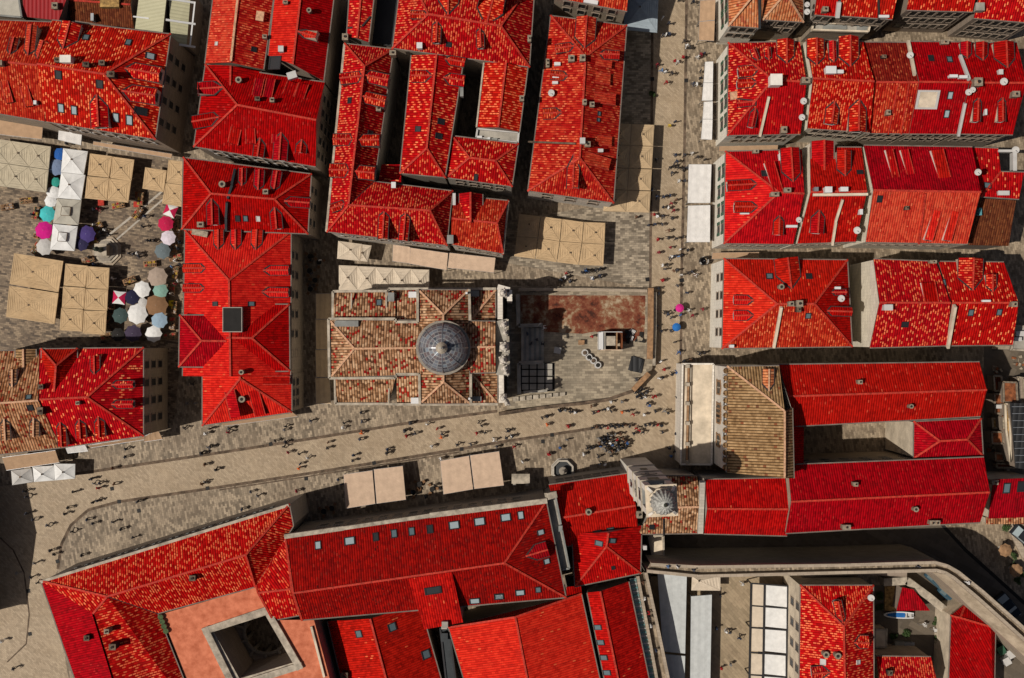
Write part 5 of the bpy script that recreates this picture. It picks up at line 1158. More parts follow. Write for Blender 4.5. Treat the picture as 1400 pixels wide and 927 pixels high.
def round_parasol(label, x, y, r, mat, group='market parasols', h=2.15, n=8, squash=1.0, two=None, z=0):
    c = W((x, y), h + z); rr = M_(r, h); e = thing('round_parasol', label, 'parasol', (c.x, c.y, z), group); mb = MB(); rot = R.uniform(0, 1); top = c + Vector((0, 0, rr * .32)); seg = n
    rim = [c + Vector((cos(rot + 2*pi*i/seg) * rr, sin(rot + 2*pi*i/seg) * rr * squash, 0)) for i in range(seg)]
    for i in range(seg):
        b, d = rim[i], rim[(i + 1) % seg]; m = mat if not two or i % 2 else two; mid = [p.lerp(top, .5) + Vector((0, 0, rr * .06)) for p in (b, d)]; sag = (b + d) / 2 + Vector((0, 0, rr * .05)) + (c - (b + d) / 2) * .06
        for f in ([b, sag, mid[0]], [sag, d, mid[1]], [sag, mid[1], mid[0]], [mid[0], mid[1], top]): mb.face(f if geometry.normal(f).z > 0 else f[::-1], m)
        mb.face([b, sag, sag - Vector((0, 0, .14)), b - Vector((0, 0, .14))], m); mb.face([sag, d, d - Vector((0, 0, .14)), sag - Vector((0, 0, .14))], m)
    mb.build('canopy', e)
    for i in range(seg):
        vb = MB(); vb.bar(top - Vector((0, 0, .03)), rim[i] - Vector((0, 0, .03)), .03, .02, 'steel'); vb.build('rib', e)
    mb = MB(); mb.cyl((c.x, c.y, z + .06), .025, top.z - z, 'steel', 6); mb.build('pole', e); mb = MB(); mb.cyl((c.x, c.y, z), .28, .08, 'concrete', 10); mb.build('foot', e); return e
def awning(label, mat, quad, hs, group=None, posts=(), bars=True, name='awning'):
    q = [W(p, z) for p, z in zip(quad, hs)]; e = thing(name, label, 'awning', (q[0].x, q[0].y, 0), group); mb = MB(); n = 6
    A = [q[0].lerp(q[1], k / n) for k in range(n + 1)]; B = [q[3].lerp(q[2], k / n) for k in range(n + 1)]
    for k in range(n):
        s0, s1 = Vector((0, 0, -.05 * (k % 2))), Vector((0, 0, -.05 * ((k + 1) % 2)))
        f = [A[k] + s0, A[k + 1] + s1, B[k + 1] + s1, B[k] + s0]; mb.face(f if geometry.normal(f).z > 0 else f[::-1], mat)
    dn = Vector((0, 0, -.22))
    for i in range(4): mb.face([q[i], q[(i + 1) % 4], q[(i + 1) % 4] + dn, q[i] + dn], mat)
    mb.build('fabric', e)
    for i in range(4):
        fb = MB(); fb.bar(q[i] - Vector((0, 0, .12)), q[(i + 1) % 4] - Vector((0, 0, .12)), .06, .06, 'steel'); fb.build('frame_bar', e)
    for i in posts: pb = MB(); pb.cyl((q[i].x, q[i].y, 0), .05, q[i].z - .12, 'steel', 6); pb.build('post', e)
    return e
sheet('A2'); G = 'sand coloured parasols at the left edge'
o_, ux, uy = (322, 95), (-127, -18), (-15, 147)
for i in range(3):
    for j in range(2):
        pt_ = lambda a, b: (o_[0] + ux[0] * a + uy[0] * b, o_[1] + ux[1] * a + uy[1] * b)
        square_parasol(f"sand square parasol, {['right hand', 'middle', 'cut off left'][i]} one of the {['upper', 'lower'][j]} row at the left edge", G, (pt_(i, j), pt_(i + 1, j), pt_(i + 1, j + .98), pt_(i, j + .98)), None, 'sandcloth')
G = 'column of four white and pale parasols'
square_parasol('white square parasol at the top of the column of four', G, ((400,105), (556,125), (530,272), (386,256)), (452,175), 'whitecloth')
square_parasol('white square parasol second from the top of the column of four', G, ((388,258), (540,275), (514,432), (366,420)), (437,335), 'whitecloth')
square_parasol('pale beige parasol with a square vent, third in the column', G, ((362,424), (516,435), (496,592), (336,580)), (415,503), 'beigecloth', vent=True)
square_parasol('white parasol with a square vent at the bottom of the column', G, ((336,584), (492,600), (471,756), (318,746)), (395,665), 'whitecloth', vent=True)
G = 'block of four tan parasols'
for lab, q_, a_ in (('upper left', ((570,138), (710,156), (690,291), (555,276)), (628,207)), ('upper right', ((712,158), (850,178), (832,312), (697,292)), (762,228)), ('lower left', ((552,282), (690,295), (676,436), (537,421)), (602,355)), ('lower right', ((693,295), (830,312), (812,450), (680,436)), (745,368))):
    square_parasol(f'tan square parasol, {lab} of the block of four beside the white column', G, q_, a_)
G = 'tan parasols by the curved parapet house'
square_parasol('tan parasol standing left of the pair beside the crimson curved parapet house', G, ((920,225), (1056,246), (1036,383), (902,360)), (970,298)); square_parasol('upper tan parasol tucked against the crimson curved parapet house', G, ((1068,178), (1210,196), (1195,342), (1053,322)), (1128,256)); square_parasol('lower tan parasol tucked against the crimson curved parapet house', G, ((1050,325), (1195,344), (1178,480), (1025,456)), (1102,392))
sheet('A3')
square_parasol('big tan square parasol, upper of the large pair in the market', 'large pair of tan parasols', ((90,74), (400,125), (370,322), (60,270)), (205,193), h=3.2, rise=1.0); square_parasol('big tan square parasol, lower of the large pair in the market', 'large pair of tan parasols', ((58,280), (370,328), (345,524), (38,478)), (180,403), h=3.2, rise=1.0)
G = 'block of six tan parasols'
for lab, q_, a_ in (('top left', ((415,140), (555,155), (540,290), (403,280)), (467,213)), ('middle left', ((400,285), (540,295), (530,428), (392,420)), (455,355)), ('bottom left', ((388,422), (525,432), (520,572), (378,562)), (440,495)), ('top right', ((555,158), (693,168), (686,303), (545,295)), (612,230)), ('middle right', ((543,300), (684,305), (678,439), (533,432)), (602,370)), ('bottom right', ((530,438), (676,441), (668,593), (525,582)), (592,518))):
    square_parasol(f'tan square parasol, {lab} of the block of six in the market', G, q_, a_)
sheet('B2'); square_parasol('small cream parasol folded at one side below the L-shaped house', 'cream parasols above the church', ((150,692), (300,712), (285,818), (143,805)), (225,748), 'creamcloth'); square_parasol('narrow cream parasol wedge right of the small cream parasol', 'cream parasols above the church', ((302,714), (362,722), (336,824), (288,818)), (300,768), 'creamcloth')
sheet('B3')
for i, (x0, x1, cx) in enumerate(((154,272,208), (272,388,328), (388,500,440), (498,612,550), (612,726,665))): square_parasol(f"cream square parasol, {['first', 'second', 'third', 'fourth', 'fifth'][i]} from the left in the row of five above the church", 'row of five cream parasols', ((x0, 12 + i * 6), (x1, 17 + i * 6), (x1, 170), (x0, 170)), (cx, 90 + i * 6), 'creamcloth')
sheet('B6'); G = 'block of eight tan parasols'
X0 = [((92,474), (230,490), (366,508), (504,526), (641,532)), ((76,620), (212,628), (352,650), (492,660), (636,668)), ((60,745), (196,762), (332,783), (470,800), (628,806))]
for j in range(2):
    for i in range(4): square_parasol(f"tan square parasol, {['first', 'second', 'third', 'fourth'][i]} of the {['upper', 'lower'][j]} row in the block of eight by the street", G, (X0[j][i], (X0[j][i+1][0] - 4, X0[j][i+1][1]), (X0[j+1][i+1][0] - 4, X0[j+1][i+1][1] - 3), (X0[j+1][i][0], X0[j+1][i][1] - 3)), ((155,540), (292,560), (433,580), (575,592), (135,680), (275,697), (415,720), (567,737))[j * 4 + i])
G = 'tan parasols against the long white box house'
for j, (y0, y1) in enumerate(((-95, 40), (42, 183), (187, 322), (326, 462))):
    xr = 948 - (y0 + 95) * .055; square_parasol(f"tan square parasol, {['topmost', 'second', 'third', 'lowest'][j]} of the outer column beside the upper street", G, ((805 - j * 9, y0), (xr, y0 + 6), (xr - 8, y1 + 4), (797 - j * 9, y1)), None, 'olivecloth'); square_parasol(f"tan square parasol, {['topmost', 'second', 'third', 'lowest'][j]} of the inner column against the long house", G, ((660 - j * 9, y0 - 6), (803 - j * 9, y0), (795 - j * 9, y1), (652 - j * 9, y1 - 5)), None, 'olivecloth')
sheet('B5'); square_parasol('big grey blue square canopy at the top edge of the upper street', 'grey canopy', ((765,-80), (977,-75), (966,206), (754,188)), (858,42), 'greycloth', h=3.4, rise=1.2)
sheet('A4')
for i, q_ in enumerate((((70,850), (198,835), (212,922), (78,942)), ((206,826), (342,818), (346,912), (216,922)), ((342,806), (476,808), (474,900), (348,912)))): square_parasol(f"white square parasol, {['left', 'middle', 'right'][i]} one of the three at the foot of the tan-tiled house", 'three white parasols by the main street', q_, None, 'whitecloth' if i else 'offwhite')
sheet('D6'); square_parasol('beige square parasol with concentric folds on the harbour path', 'harbour parasol', ((446,282), (625,280), (625,373), (442,372)), (490,312), 'creamcloth')
# round market parasols
sheet('A2')
for lab, x, y, r, m in (('slate blue round parasol beside the white column', 360, 225, 56, 'slate'), ('bright blue round parasol half under the top white parasol', 378, 143, 42, 'blue'), ('sea green round parasol beside the white column', 352, 320, 32, 'seagreen'), ('small white parasol above the turquoise one', 338, 388, 46, 'whitecloth'), ('small white tilted parasol touching the beige vented one', 322, 440, 42, 'whitecloth'), ('turquoise round parasol beside the beige vented one', 302, 522, 54, 'turquoise'), ('bright magenta round parasol beside the bottom white one', 280, 625, 60, 'magenta'), ('pale white round parasol at the foot of the white column', 283, 730, 56, 'offwhite'),
    ('purple round parasol left of the monument', 550, 650, 58, 'purple'), ('very dark purple parasol behind the purple one', 516, 712, 46, 'darkpurple'), ('crimson round parasol by the long crimson house', 1050, 583, 52, 'crimsoncloth'), ('pale lilac round parasol by the long crimson house', 1066, 672, 50, 'lilac'), ('grey round parasol below the pale lilac one', 1030, 756, 53, 'greypar')): round_parasol(lab, x, y, r, m)
round_parasol('red and white quartered parasol above the crimson one', 1080, 500, 55, 'crimsoncloth', n=4, two='whitecloth')
sheet('A3')
for lab, x, y, r, m in (('taupe round parasol, topmost of the lower parasol cluster', 998, 226, 66, 'taupe'), ('white round parasol left of the taupe one', 900, 305, 56, 'whitecloth'), ('mint green round parasol under the taupe one', 1016, 312, 50, 'mint'), ('navy black round parasol beside the red and white quartered one', 838, 355, 50, 'navy'), ('big white round parasol in the middle of the cluster', 870, 460, 68, 'whitecloth'), ('small white round parasol between the big white and the brown ones', 905, 388, 32, 'offwhite'), ('brown round parasol, the largest of the cluster', 993, 405, 75, 'coffee'), ('light blue round parasol below the brown one', 1010, 500, 54, 'lightblue'), ('dark green grey parasol left of the big white one', 762, 470, 52, 'darkgreen'), ('plum dark parasol at the bottom of the cluster', 843, 583, 56, 'plum'), ('white round parasol at the bottom right of the cluster', 973, 586, 55, 'whitecloth'), ('black round parasol at the bottom left of the cluster', 748, 592, 46, 'soot')): round_parasol(lab, x, y, r, m, h=2.15 + R.uniform(-.12, .2))
round_parasol('red and white quartered parasol left of the cluster', 755, 357, 58, 'crimsoncloth', n=4, two='whitecloth')
# awnings
sheet('A1'); awning('tan awning under the orange flecked house at the left edge', 'awningtan', ((-80,740), (270,808), (264,882), (-90,840)), (3.6,3.6,2.8,2.8)); awning('grey white awning beside the tan one above the sand parasols', 'awningwhite', ((372,822), (518,852), (512,918), (368,884)), (3.4,3.4,2.8,2.8)); sheet('A2'); awning('long thin tan awning below the four-storey brown house', 'awningtan', ((592,62), (1090,142), (1085,168), (588,84)), (3.2,3.2,2.9,2.9))
sheet('A4'); awning('tan awning along the tan-tiled house on the main street', 'awningtan', ((14,768), (350,722), (375,798), (40,848)), (3.8,3.8,2.8,2.8), posts=(2,3)); awning('small white awning beside the tan one on the main street', 'awningwhite', ((415,706), (540,690), (558,726), (428,740)), (3.6,3.6,2.9,2.9)); awning('long tan strip awning under the flecked crimson house on the main street', 'awningtan', ((555,690), (912,634), (920,652), (572,706)), (3.6,3.6,3,3)); awning('small tan corner awning at the right end of the flecked crimson house', 'awningtan', ((915,632), (1000,592), (1030,650), (912,668)), (3.6,3.6,2.9,2.9))
sheet('A7'); awning('pale tan awning along the foot of the crimson pointed end house', 'awningtan', ((330,872), (780,800), (820,830), (352,892)), (3.4,3.4,2.8,2.8))
sheet('B2'); G = 'tan awnings below the upper middle block'
for i, q_ in enumerate((((498,716), (606,732), (602,834), (494,820)), ((608,736), (846,770), (836,876), (602,836)), ((856,768), (1146,800), (1136,892), (844,862)))): awning(f"{['short', 'middle', 'long right hand'][i]} tan awning of the three below the upper middle block", 'awningpink', q_, (3.6,3.6,2.8,2.8), G, (2,3))
sheet('B3'); G = 'tan canopies left of the church'
for i, (y0, y1) in enumerate(((192,352), (356,544), (548,720), (726,890))): awning(f"{['topmost', 'second', 'third', 'lowest'][i]} olive tan canopy in the column left of the church", 'olivecloth', ((8 - i, y0), (108 - (i % 2) * 14, y0), (104, y1), (10, y1)), (3,3,3.2,3.2), G, (0,3))
sheet('B7'); G = 'pair of pink tan canopies on the left'
awning('left pinkish tan canopy of the pair beside the street wall', 'awningpink', ((973,412), (1154,386), (1172,596), (986,626)), (3.1,3.1,3.5,3.5), G, (0,1,2,3), name='street_canopy'); awning('right pinkish tan canopy of the pair beside the street wall', 'awningpink', ((1164,380), (1346,358), (1366,570), (1182,595)), (3.1,3.1,3.5,3.5), G, (0,1,2,3), name='street_canopy')
sheet('B8'); G = 'pair of pink tan canopies on the right'
awning('left pinkish tan canopy of the pair nearest the fountain', 'awningpink', ((380,326), (561,293), (587,504), (401,536)), (3.1,3.1,3.5,3.5), G, (0,1,2,3), name='street_canopy'); awning('right pinkish tan canopy of the pair nearest the fountain', 'awningpink', ((569,291), (752,265), (782,480), (596,502)), (3.1,3.1,3.5,3.5), G, (0,1,2,3), name='street_canopy')
sheet('C1'); G = 'street awnings of the right hand rows'
for lab, q_, m in (('white awning, upper of the upper pair at the second row facade', ((66,392), (116,390), (114,522), (56,522)), 'awningwhite'), ('white awning, lower of the upper pair at the second row facade', ((55,526), (114,526), (112,636), (46,636)), 'awningwhite'), ('white awning, upper of the lower pair at the second row facade', ((58,646), (113,642), (112,754), (50,752)), 'awningwhite'), ('white awning, lower of the lower pair at the second row facade', ((50,757), (112,757), (108,884), (40,880)), 'awningwhite'), ('tan awning, upper of the pair at the top row facade', ((34,4), (130,0), (126,126), (29,134)), 'awningtan'), ('tan awning, lower of the pair at the top row facade', ((29,138), (126,130), (121,258), (25,254)), 'awningtan')): awning(lab, m, q_, (2.8,3.4,3.4,2.8), G, (0,3))
sheet('C3'); awning('large white awning, upper of the pair at the third row facade', 'awningwhite', ((55,208), (198,208), (190,450), (48,450)), (2.8,3.5,3.5,2.8), G, (0,3)); awning('large white awning, lower of the pair at the third row facade', 'awningwhite', ((50,470), (190,466), (188,698), (42,698)), (2.8,3.5,3.5,2.8), G, (0,3)); awning('beige awning across the lane above the third row corner house', 'awningtan', ((248,92), (620,85), (615,118), (244,125)), (3,3,3.2,3.2)); sheet('C5'); awning('brown awning across the lane above the fourth row corner house', 'awningtan', ((205,72), (500,68), (498,106), (200,112)), (3,3,3.2,3.2))
# grey canopies and pergola on the harbour path
sheet('D6'); awning('long grey canopy beside the city wall at the bottom', 'shadegrey', ((228,262), (412,276), (402,772), (262,758)), (3.5,3.5,3.5,3.5), None, (0,1,2,3), name='path_canopy'); awning('second grey canopy segment at the bottom edge beside the wall', 'shadegrey', ((266,776), (402,788), (396,1010), (300,1010)), (3.5,3.5,3.5,3.5), None, (0,1), name='path_canopy'); awning('narrow grey canopy along the harbour path', 'shadegrey', ((440,410), (571,400), (560,1010), (434,1010)), (3.2,3.2,3.2,3.2), None, (0,1), name='path_canopy')
e = thing('pergola', 'dark framed pergola with two columns of cream and white panels at the bottom', 'pergola', W((940,600)))
ys = [(332,464), (472,600), (612,755), (772,900), (910,1040)]
for (x0, x1, m) in ((828,898,'creamcloth'), (912,1046,'whitecloth')):
    for i, (y0, y1) in enumerate(ys):
        mb = MB(); dx = -i * 3; q = [W((x + dx, y + (10 if x > 1000 else 0)), 3.3) for x, y in ((x0, y0), (x1, y0 + 4), (x1, y1 + 4), (x0, y1))]; mb.prism(q, .06, m); mb.build('panel', e)
for (p, q) in (((820,326), (806,1050)), ((905,330), (892,1050)), ((1054,345), (1042,1050))): mb = MB(); mb.bar(W(p, 3.3), W(q, 3.3), .3, .16, 'darkmetal'); mb.build('beam', e)
for y in (326, 467, 606, 763, 905): mb = MB(); mb.bar(W((818,y), 3.28), W((1056,y+18), 3.28), .2, .14, 'darkmetal'); mb.build('beam', e)
for p in ((822,330), (1054,350), (814,606), (1048,620), (808,905), (1044,920)): mb = MB(); c_ = W(p, 3.3); mb.box((c_.x, c_.y, 0), .15, .15, 3.3, 'darkmetal'); mb.build('post', e)
# ================================================================== MONUMENTS
sheet('A2'); c_ = W((668,755), .8); e = thing('monument', 'stepped octagonal stone monument with a bronze standing figure in the market square', 'monument', (c_.x, c_.y, 0)); r0 = M_(98)
for k, (f, z0, hh, m) in enumerate(((1, 0, .25, 'stone'), (.84, .25, .25, 'capstone'), (.68, .5, .25, 'greystone'), (.48, .75, .25, 'capstone'))): mb = MB(); mb.lathe((c_.x, c_.y, z0), [(r0 * f, 0), (r0 * f, hh)], m, 8, pi / 8); mb.build('step', e)
mb = MB(); mb.box((c_.x, c_.y, 1.0), 1.5, 1.5, 1.8, 'greystone'); mb.box((c_.x, c_.y, 2.8), 1.75, 1.75, .2, 'capstone'); mb.build('pedestal', e)
mb = MB(); mb.lathe((c_.x, c_.y, 3.0), [(.42, 0), (.34, .6), (.3, 1.2), (.36, 1.65), (.3, 1.9), (.13, 2.05), (.13, 2.12), (.19, 2.25), (.18, 2.42), (.05, 2.55)], 'bronze', 14); mb.bar((c_.x + .3, c_.y, 4.8), (c_.x + .55, c_.y - .3, 4.2), .18, .18, 'bronze'); mb.bar((c_.x - .3, c_.y, 4.8), (c_.x - .4, c_.y - .1, 4.1), .18, .18, 'bronze'); mb.build('figure', e)
sheet('B8'); c_ = W((1155,382), 0); e = thing('fountain', 'small octagonal stone fountain with a dark basin beside the crimson house', 'fountain', c_); r0 = M_(72)
mb = MB(); mb.lathe(c_, [(r0 * 1.1, 0), (r0 * 1.1, .2), (r0, .2), (r0, 1.0), (r0 * .84, 1.0), (r0 * .84, .5)], 'palestone', 8, pi / 8, cap=False); mb.build('basin', e); mb = MB(); mb.lathe(c_ + Vector((0, 0, .48)), [(r0 * .85, 0), (r0 * .85, .02)], 'glassdark', 8, pi / 8); mb.build('water', e); mb = MB(); mb.lathe(c_, [(.4, 0), (.3, 1.2), (.62, 1.5), (.55, 1.6), (.2, 1.7), (.22, 2.3), (.35, 2.5), (.1, 2.9)], 'greystone', 12); mb.build('column', e)
sheet('B8'); c_ = W((888,432), 0); e = thing('stone_porch', 'small carved stone porch with a dark doorway against the street wall', 'porch', c_); mb = MB(); mb.box(c_ + Vector((-.9, 0, 0)), .4, 1.6, 3.2, 'palestone'); mb.box(c_ + Vector((.9, 0, 0)), .4, 1.6, 3.2, 'palestone'); mb.build('pillars', e); mb = MB(); mb.box(c_ + Vector((0, .25, 3.2)), 2.6, 1.4, .3, 'capstone'); mb.build('lintel', e); mb = MB(); mb.box(c_ + Vector((0, -.5, 0)), 1.4, .2, 3.1, 'soot'); mb.build('door', e)
# ================================================================== VEHICLES, BOAT, YARD
def car(label, c, rz, mat, glass_='glassmid'):
    e = thing('parked_car', label, 'car', c, 'cars by the city wall', rz); L, Wd = 4.2, 1.75
    prof = [(-2.1, .35, .55), (-2.05, .7, .8), (-1.0, .85, .86), (-.9, .88, .87), (1.3, .92, .87), (1.95, .85, .82), (2.1, .6, .75), (2.1, .35, .7)]
    mb = MB(); o = Vector((0, 0, 0))
    for (x0, z0, w0), (x1, z1, w1) in zip(prof, prof[1:]):
        mb.face([(x0, -w0, z0), (x1, -w1, z1), (x1, w1, z1), (x0, w0, z0)], mat)
        for sg in (-1, 1): mb.face([(x0, sg * w0, z0), (x1, sg * w1, z1), (x1, sg * w1, .3), (x0, sg * w0, .3)], mat)
    b = mb.build('body', None, origin=o); b.parent = e
    cab = [(-1.0, .86, .78), (-.35, 1.35, .66), (1.0, 1.42, .66), (1.75, .9, .74)]; mb = MB(); gb = MB()
    mb.face([(-.35, -.66, 1.35), (1.0, -.66, 1.42), (1.0, .66, 1.42), (-.35, .66, 1.35)], mat); b = mb.build('car_roof', None, origin=o); b.parent = e
    gb.face([(-1.0, -.78, .86), (-.35, -.66, 1.35), (-.35, .66, 1.35), (-1.0, .78, .86)], glass_); g1 = gb.build('windscreen', None, origin=o); g1.parent = e
    gb = MB(); gb.face([(1.0, -.66, 1.42), (1.75, -.74, .9), (1.75, .74, .9), (1.0, .66, 1.42)], glass_); g2 = gb.build('rear_window', None, origin=o); g2.parent = e
    for sg in (-1, 1):
        gb = MB(); gb.face([(-1.0, sg * .78, .86), (-.35, sg * .66, 1.35), (1.0, sg * .66, 1.42), (1.75, sg * .74, .9)], glass_); g3 = gb.build('side_window', None, origin=o); g3.parent = e
        hb = MB(); hb.box((-2.08, sg * .55, .55), .1, .3, .15, 'offwhite'); h1 = hb.build('headlight', None, origin=o); h1.parent = e
        for x in (-1.3, 1.35):
            wb = MB(); n = 14
            ring = [(x + .32 * cos(2*pi*i/n), .32 + .32 * sin(2*pi*i/n)) for i in range(n)]
            for i in range(n):
                (xa, za), (xb, zb) = ring[i], ring[(i + 1) % n]; wb.face([(xa, sg * .68, za), (xb, sg * .68, zb), (xb, sg * .88, zb), (xa, sg * .88, za)], 'rubber')
            wb.face([(a, sg * .88, z) for a, z in ring], 'steel'); w1 = wb.build('wheel', None, origin=o); w1.parent = e
    return e
plain('carblack', (.02, .022, .026), .3, .05); plain('carsilver', (.25, .26, .28), .3, .05); plain('carblue', (.03, .07, .10), .3, .05)
sheet('D8'); car('dark car with a silver roof parked outside the curving city wall', W((1292,470), .8) * Vector((1,1,0)) if False else Vector((W((1292,470), .8).x, W((1292,470), .8).y, 0)), radians(130), 'carblack', 'glasspale')
car('blue grey car in the shade below the bastion slope', Vector((W((932,408), .8).x, W((932,408), .8).y, 0)), radians(138), 'carblue'); car('dark teal car in deep shade behind the blue grey car', Vector((W((850,312), .8).x, W((850,312), .8).y, 0)), radians(138), 'carblue')
sheet('D7'); car('black car with a pale windscreen cut off at the right edge', Vector((W((1392,438), .8).x, W((1392,438), .8).y, 0)), radians(140), 'carblack', 'glasspale')
sheet('D8'); c_ = W((596,528), .8); c_.z = 0; e = thing('small_boat', 'white rowing boat with a blue cover stored in the yard', 'boat', c_, None, radians(-2)); L = M_(190) / 2; st_ = [(-1, .02, .95), (-.75, .5, .8), (-.3, .82, .72), (.3, .85, .7), (.75, .75, .72), (1, .6, .75)]; mb = MB(); wd = M_(44) / 2 * 1.0; hb = []
for (t, w, z) in st_: hb.append([(t * L, -w * wd, z), (t * L, -w * wd * .7, .2), (t * L, 0, .08), (t * L, w * wd * .7, .2), (t * L, w * wd, z)])
for a, b in zip(hb, hb[1:]):
    for k in range(4): mb.face([a[k], b[k], b[k + 1], a[k + 1]], 'white')
mb.face(hb[-1], 'white')
for a, b in zip(hb, hb[1:]):
    for k in (0, 4): mb.bar(a[k], b[k], .16, .08, 'white')
x = mb.build('hull', None, origin=(0,0,0)); x.parent = e; mb = MB(); cv = [(t * L, w * wd * .8, z) for t, w, z in st_[1:4]] + [(.42 * L, .84 * wd * .8, .72)]
for a, b in zip(cv, cv[1:]): mb.face([(a[0], -a[1], a[2] + .03), (b[0], -b[1], b[2] + .03), (b[0], 0, b[2] + .22), (a[0], 0, a[2] + .22)], 'bluepar'); mb.face([(a[0], a[1], a[2] + .03), (b[0], b[1], b[2] + .03), (b[0], 0, b[2] + .22), (a[0], 0, a[2] + .22)], 'bluepar')
x = mb.build('cover', None, origin=(0,0,0)); x.parent = e
for t in (.5, .8):
    mb = MB(); mb.box((t * L, 0, .66), .3, wd * 1.3, .07, 'offwhite'); x = mb.build('bench', None, origin=(0,0,0)); x.parent = e
def box_thing(name, label, cat, x, y, w, d, hh, mat, group=None, lid=None, rot=0, z=0):
    c_ = W((x, y), hh + z); c_.z = z; e = thing(name, label, cat, c_, group); mb = MB(); mb.box(c_, M_(w), M_(d), hh, mat, rot); mb.build('body', e); mb = MB(); mb.box(c_ + Vector((0, 0, hh)), M_(w) * 1.08, M_(d) * 1.08, .08, lid or mat, rot); mb.build('lid', e)
    return e
box_thing('air_conditioner', 'dark grey cooling unit left of its pair in the boat yard', 'cooling unit', 602, 716, 56, 36, .9, 'greydeck'); box_thing('air_conditioner', 'lighter grey cooling unit right of its pair in the boat yard', 'cooling unit', 664, 720, 58, 36, .9, 'steel')
box_thing('waste_container', 'dark green waste container by the boat house', 'waste container', 1248, 752, 44, 50, 1.2, 'green', 'containers by the boat house', rot=.5); box_thing('waste_container', 'pale waste container, upper of two beside the green one', 'waste container', 1308, 775, 44, 50, 1.2, 'offwhite', 'containers by the boat house', rot=.5); box_thing('waste_container', 'pale waste container, lower of two beside the green one', 'waste container', 1284, 822, 40, 44, 1.2, 'offwhite', 'containers by the boat house', rot=.5)
c_ = W((558,420), 0); mb = MB(); q = [W(p, .0) for p in ((505,342), (616,340), (586,498), (503,498))]; mb.prism(q, .35, 'drygrass'); o = mb.build('dry_garden_bed', None, origin=c_); tag(o, 'raised bed of dry yellow grass beside the crimson lean-to', 'garden bed')
def leafy(name, label, cat, c, r, h, n, seed, trunk=.0, mat='leaf', group=None):
    e = thing(name, label, cat, c, group); rr = random.Random(seed); mb = MB(); cl = [(Vector((rr.uniform(-.6, .6) * r, rr.uniform(-.6, .6) * r, trunk + rr.uniform(.25, .9) * h)), rr.uniform(.3, .5) * r) for _ in range(9)]
    for _ in range(n):
        cc, cr_ = rr.choice(cl); d = Vector((rr.gauss(0, 1), rr.gauss(0, 1), rr.gauss(0, 1))).normalized() * cr_ * rr.uniform(.5, 1.1); p = Vector(c) + cc + d; a = Vector((rr.gauss(0, 1), rr.gauss(0, 1), rr.gauss(0, .6))).normalized() * rr.uniform(.08, .16); b = a.orthogonal().normalized() * rr.uniform(.04, .09)
        mb.face([p - a, p + b, p + a, p - b], mat)
    mb.build('foliage', e); tb_ = MB(); tb_.cyl(c, .09, trunk + h * .6, 'bark', 7, r2=.03); tb_.build('trunk', e); return e
i = 0
for x, y, r in ((835,675,.95), (850,740,.8), (830,560,.7), (470,400,.7), (470,470,.6), (640,640,.6), (560,660,.6)): leafy('yard_shrub', ['dark round shrub beside white laundry in the boat yard', 'second dark shrub just below the round one in the boat yard', 'shrub in the gap between yard wall and lean-to', 'scrubby plant left of the dry grass bed', 'scrubby plant at the left end of the boat', 'low shrub right of the cooling units', 'low shrub above the cooling units'][i], 'shrub', W((x, y)), r, r * 1.3, 500, i); i += 1
for k, (x, y) in enumerate(((760,590), (835,620), (862,640))):
    c_ = W((x, y), 1.1); mb = MB(); 
    for j in range(6): mb.face([c_ + Vector((RR.uniform(-.5, .5), RR.uniform(-.4, .4), RR.uniform(-.2, .2))) for _ in range(4)], 'offwhite')
    mb.bar(c_ + Vector((-.7, 0, -.1)), c_ + Vector((.7, .2, -.1)), .04, .04, 'steel'); mb.bar(Vector((c_.x - .7, c_.y, 0)), c_ + Vector((-.7, 0, 0)), .05, .05, 'steel'); o = mb.build('hung_laundry', None, origin=(c_.x, c_.y, 0)); tag(o, ['white laundry on a line near the boat stern', 'white laundry above the dark round shrub', 'white cloth hanging right of the dark shrub'][k], 'laundry')
sheet('D7')
for k, (x, y) in enumerate(((1262,372), (1312,548), (1305,612), (1352,668), (1335,712))): leafy('potted_tree', ['potted small tree nearest the corner house wall', 'potted small tree second from the corner house', 'potted small tree in the middle of the five by the right edge', 'potted small tree fourth from the corner house', 'potted small tree lowest of the five by the right edge'][k], 'potted tree', W((x, y)), .6, 1.0, 350, 20 + k, .4)
for k, (x, y) in enumerate(((1272,520), (1340,648))):
    round_parasol(['brown parasol upper of two by the potted trees at the right edge', 'brown parasol lower of two by the potted trees at the right edge'][k], x, y, 44, 'wood', 'brown parasols at the right edge')
mb = MB(); v = [W(p) for p in ((1290,358), (1390,560))]; mb.bar(v[0], v[1], .9, .5, 'stone'); o = mb.build('kerb_wall', None, origin=v[0]); tag(o, 'low stone kerb wall beside the potted trees', 'wall')
sheet('B5'); leafy('potted_shrub', 'dark potted shrub standing alone in the upper street', 'potted shrub', W((930,598)), .55, 1.0, 350, 40)
sheet('B6'); c_ = W((1255,775)); e = thing('display_rack', 'round dark display rack by the lane below the large white awnings', 'display rack', c_)
mb = MB(); mb.cyl(c_, .5, .06, 'darkmetal', 14); mb.cyl(c_, .05, 1.7, 'steel', 8); mb.build('stand', e)
for k in range(10): a = 2 * pi * k / 10; mb = MB(); mb.box(c_ + Vector((cos(a) * .6, sin(a) * .6, .5)), .35, .05, 1.1, 'soot' if k % 3 else 'offwhite', a + pi / 2); mb.build('card_panel', e)
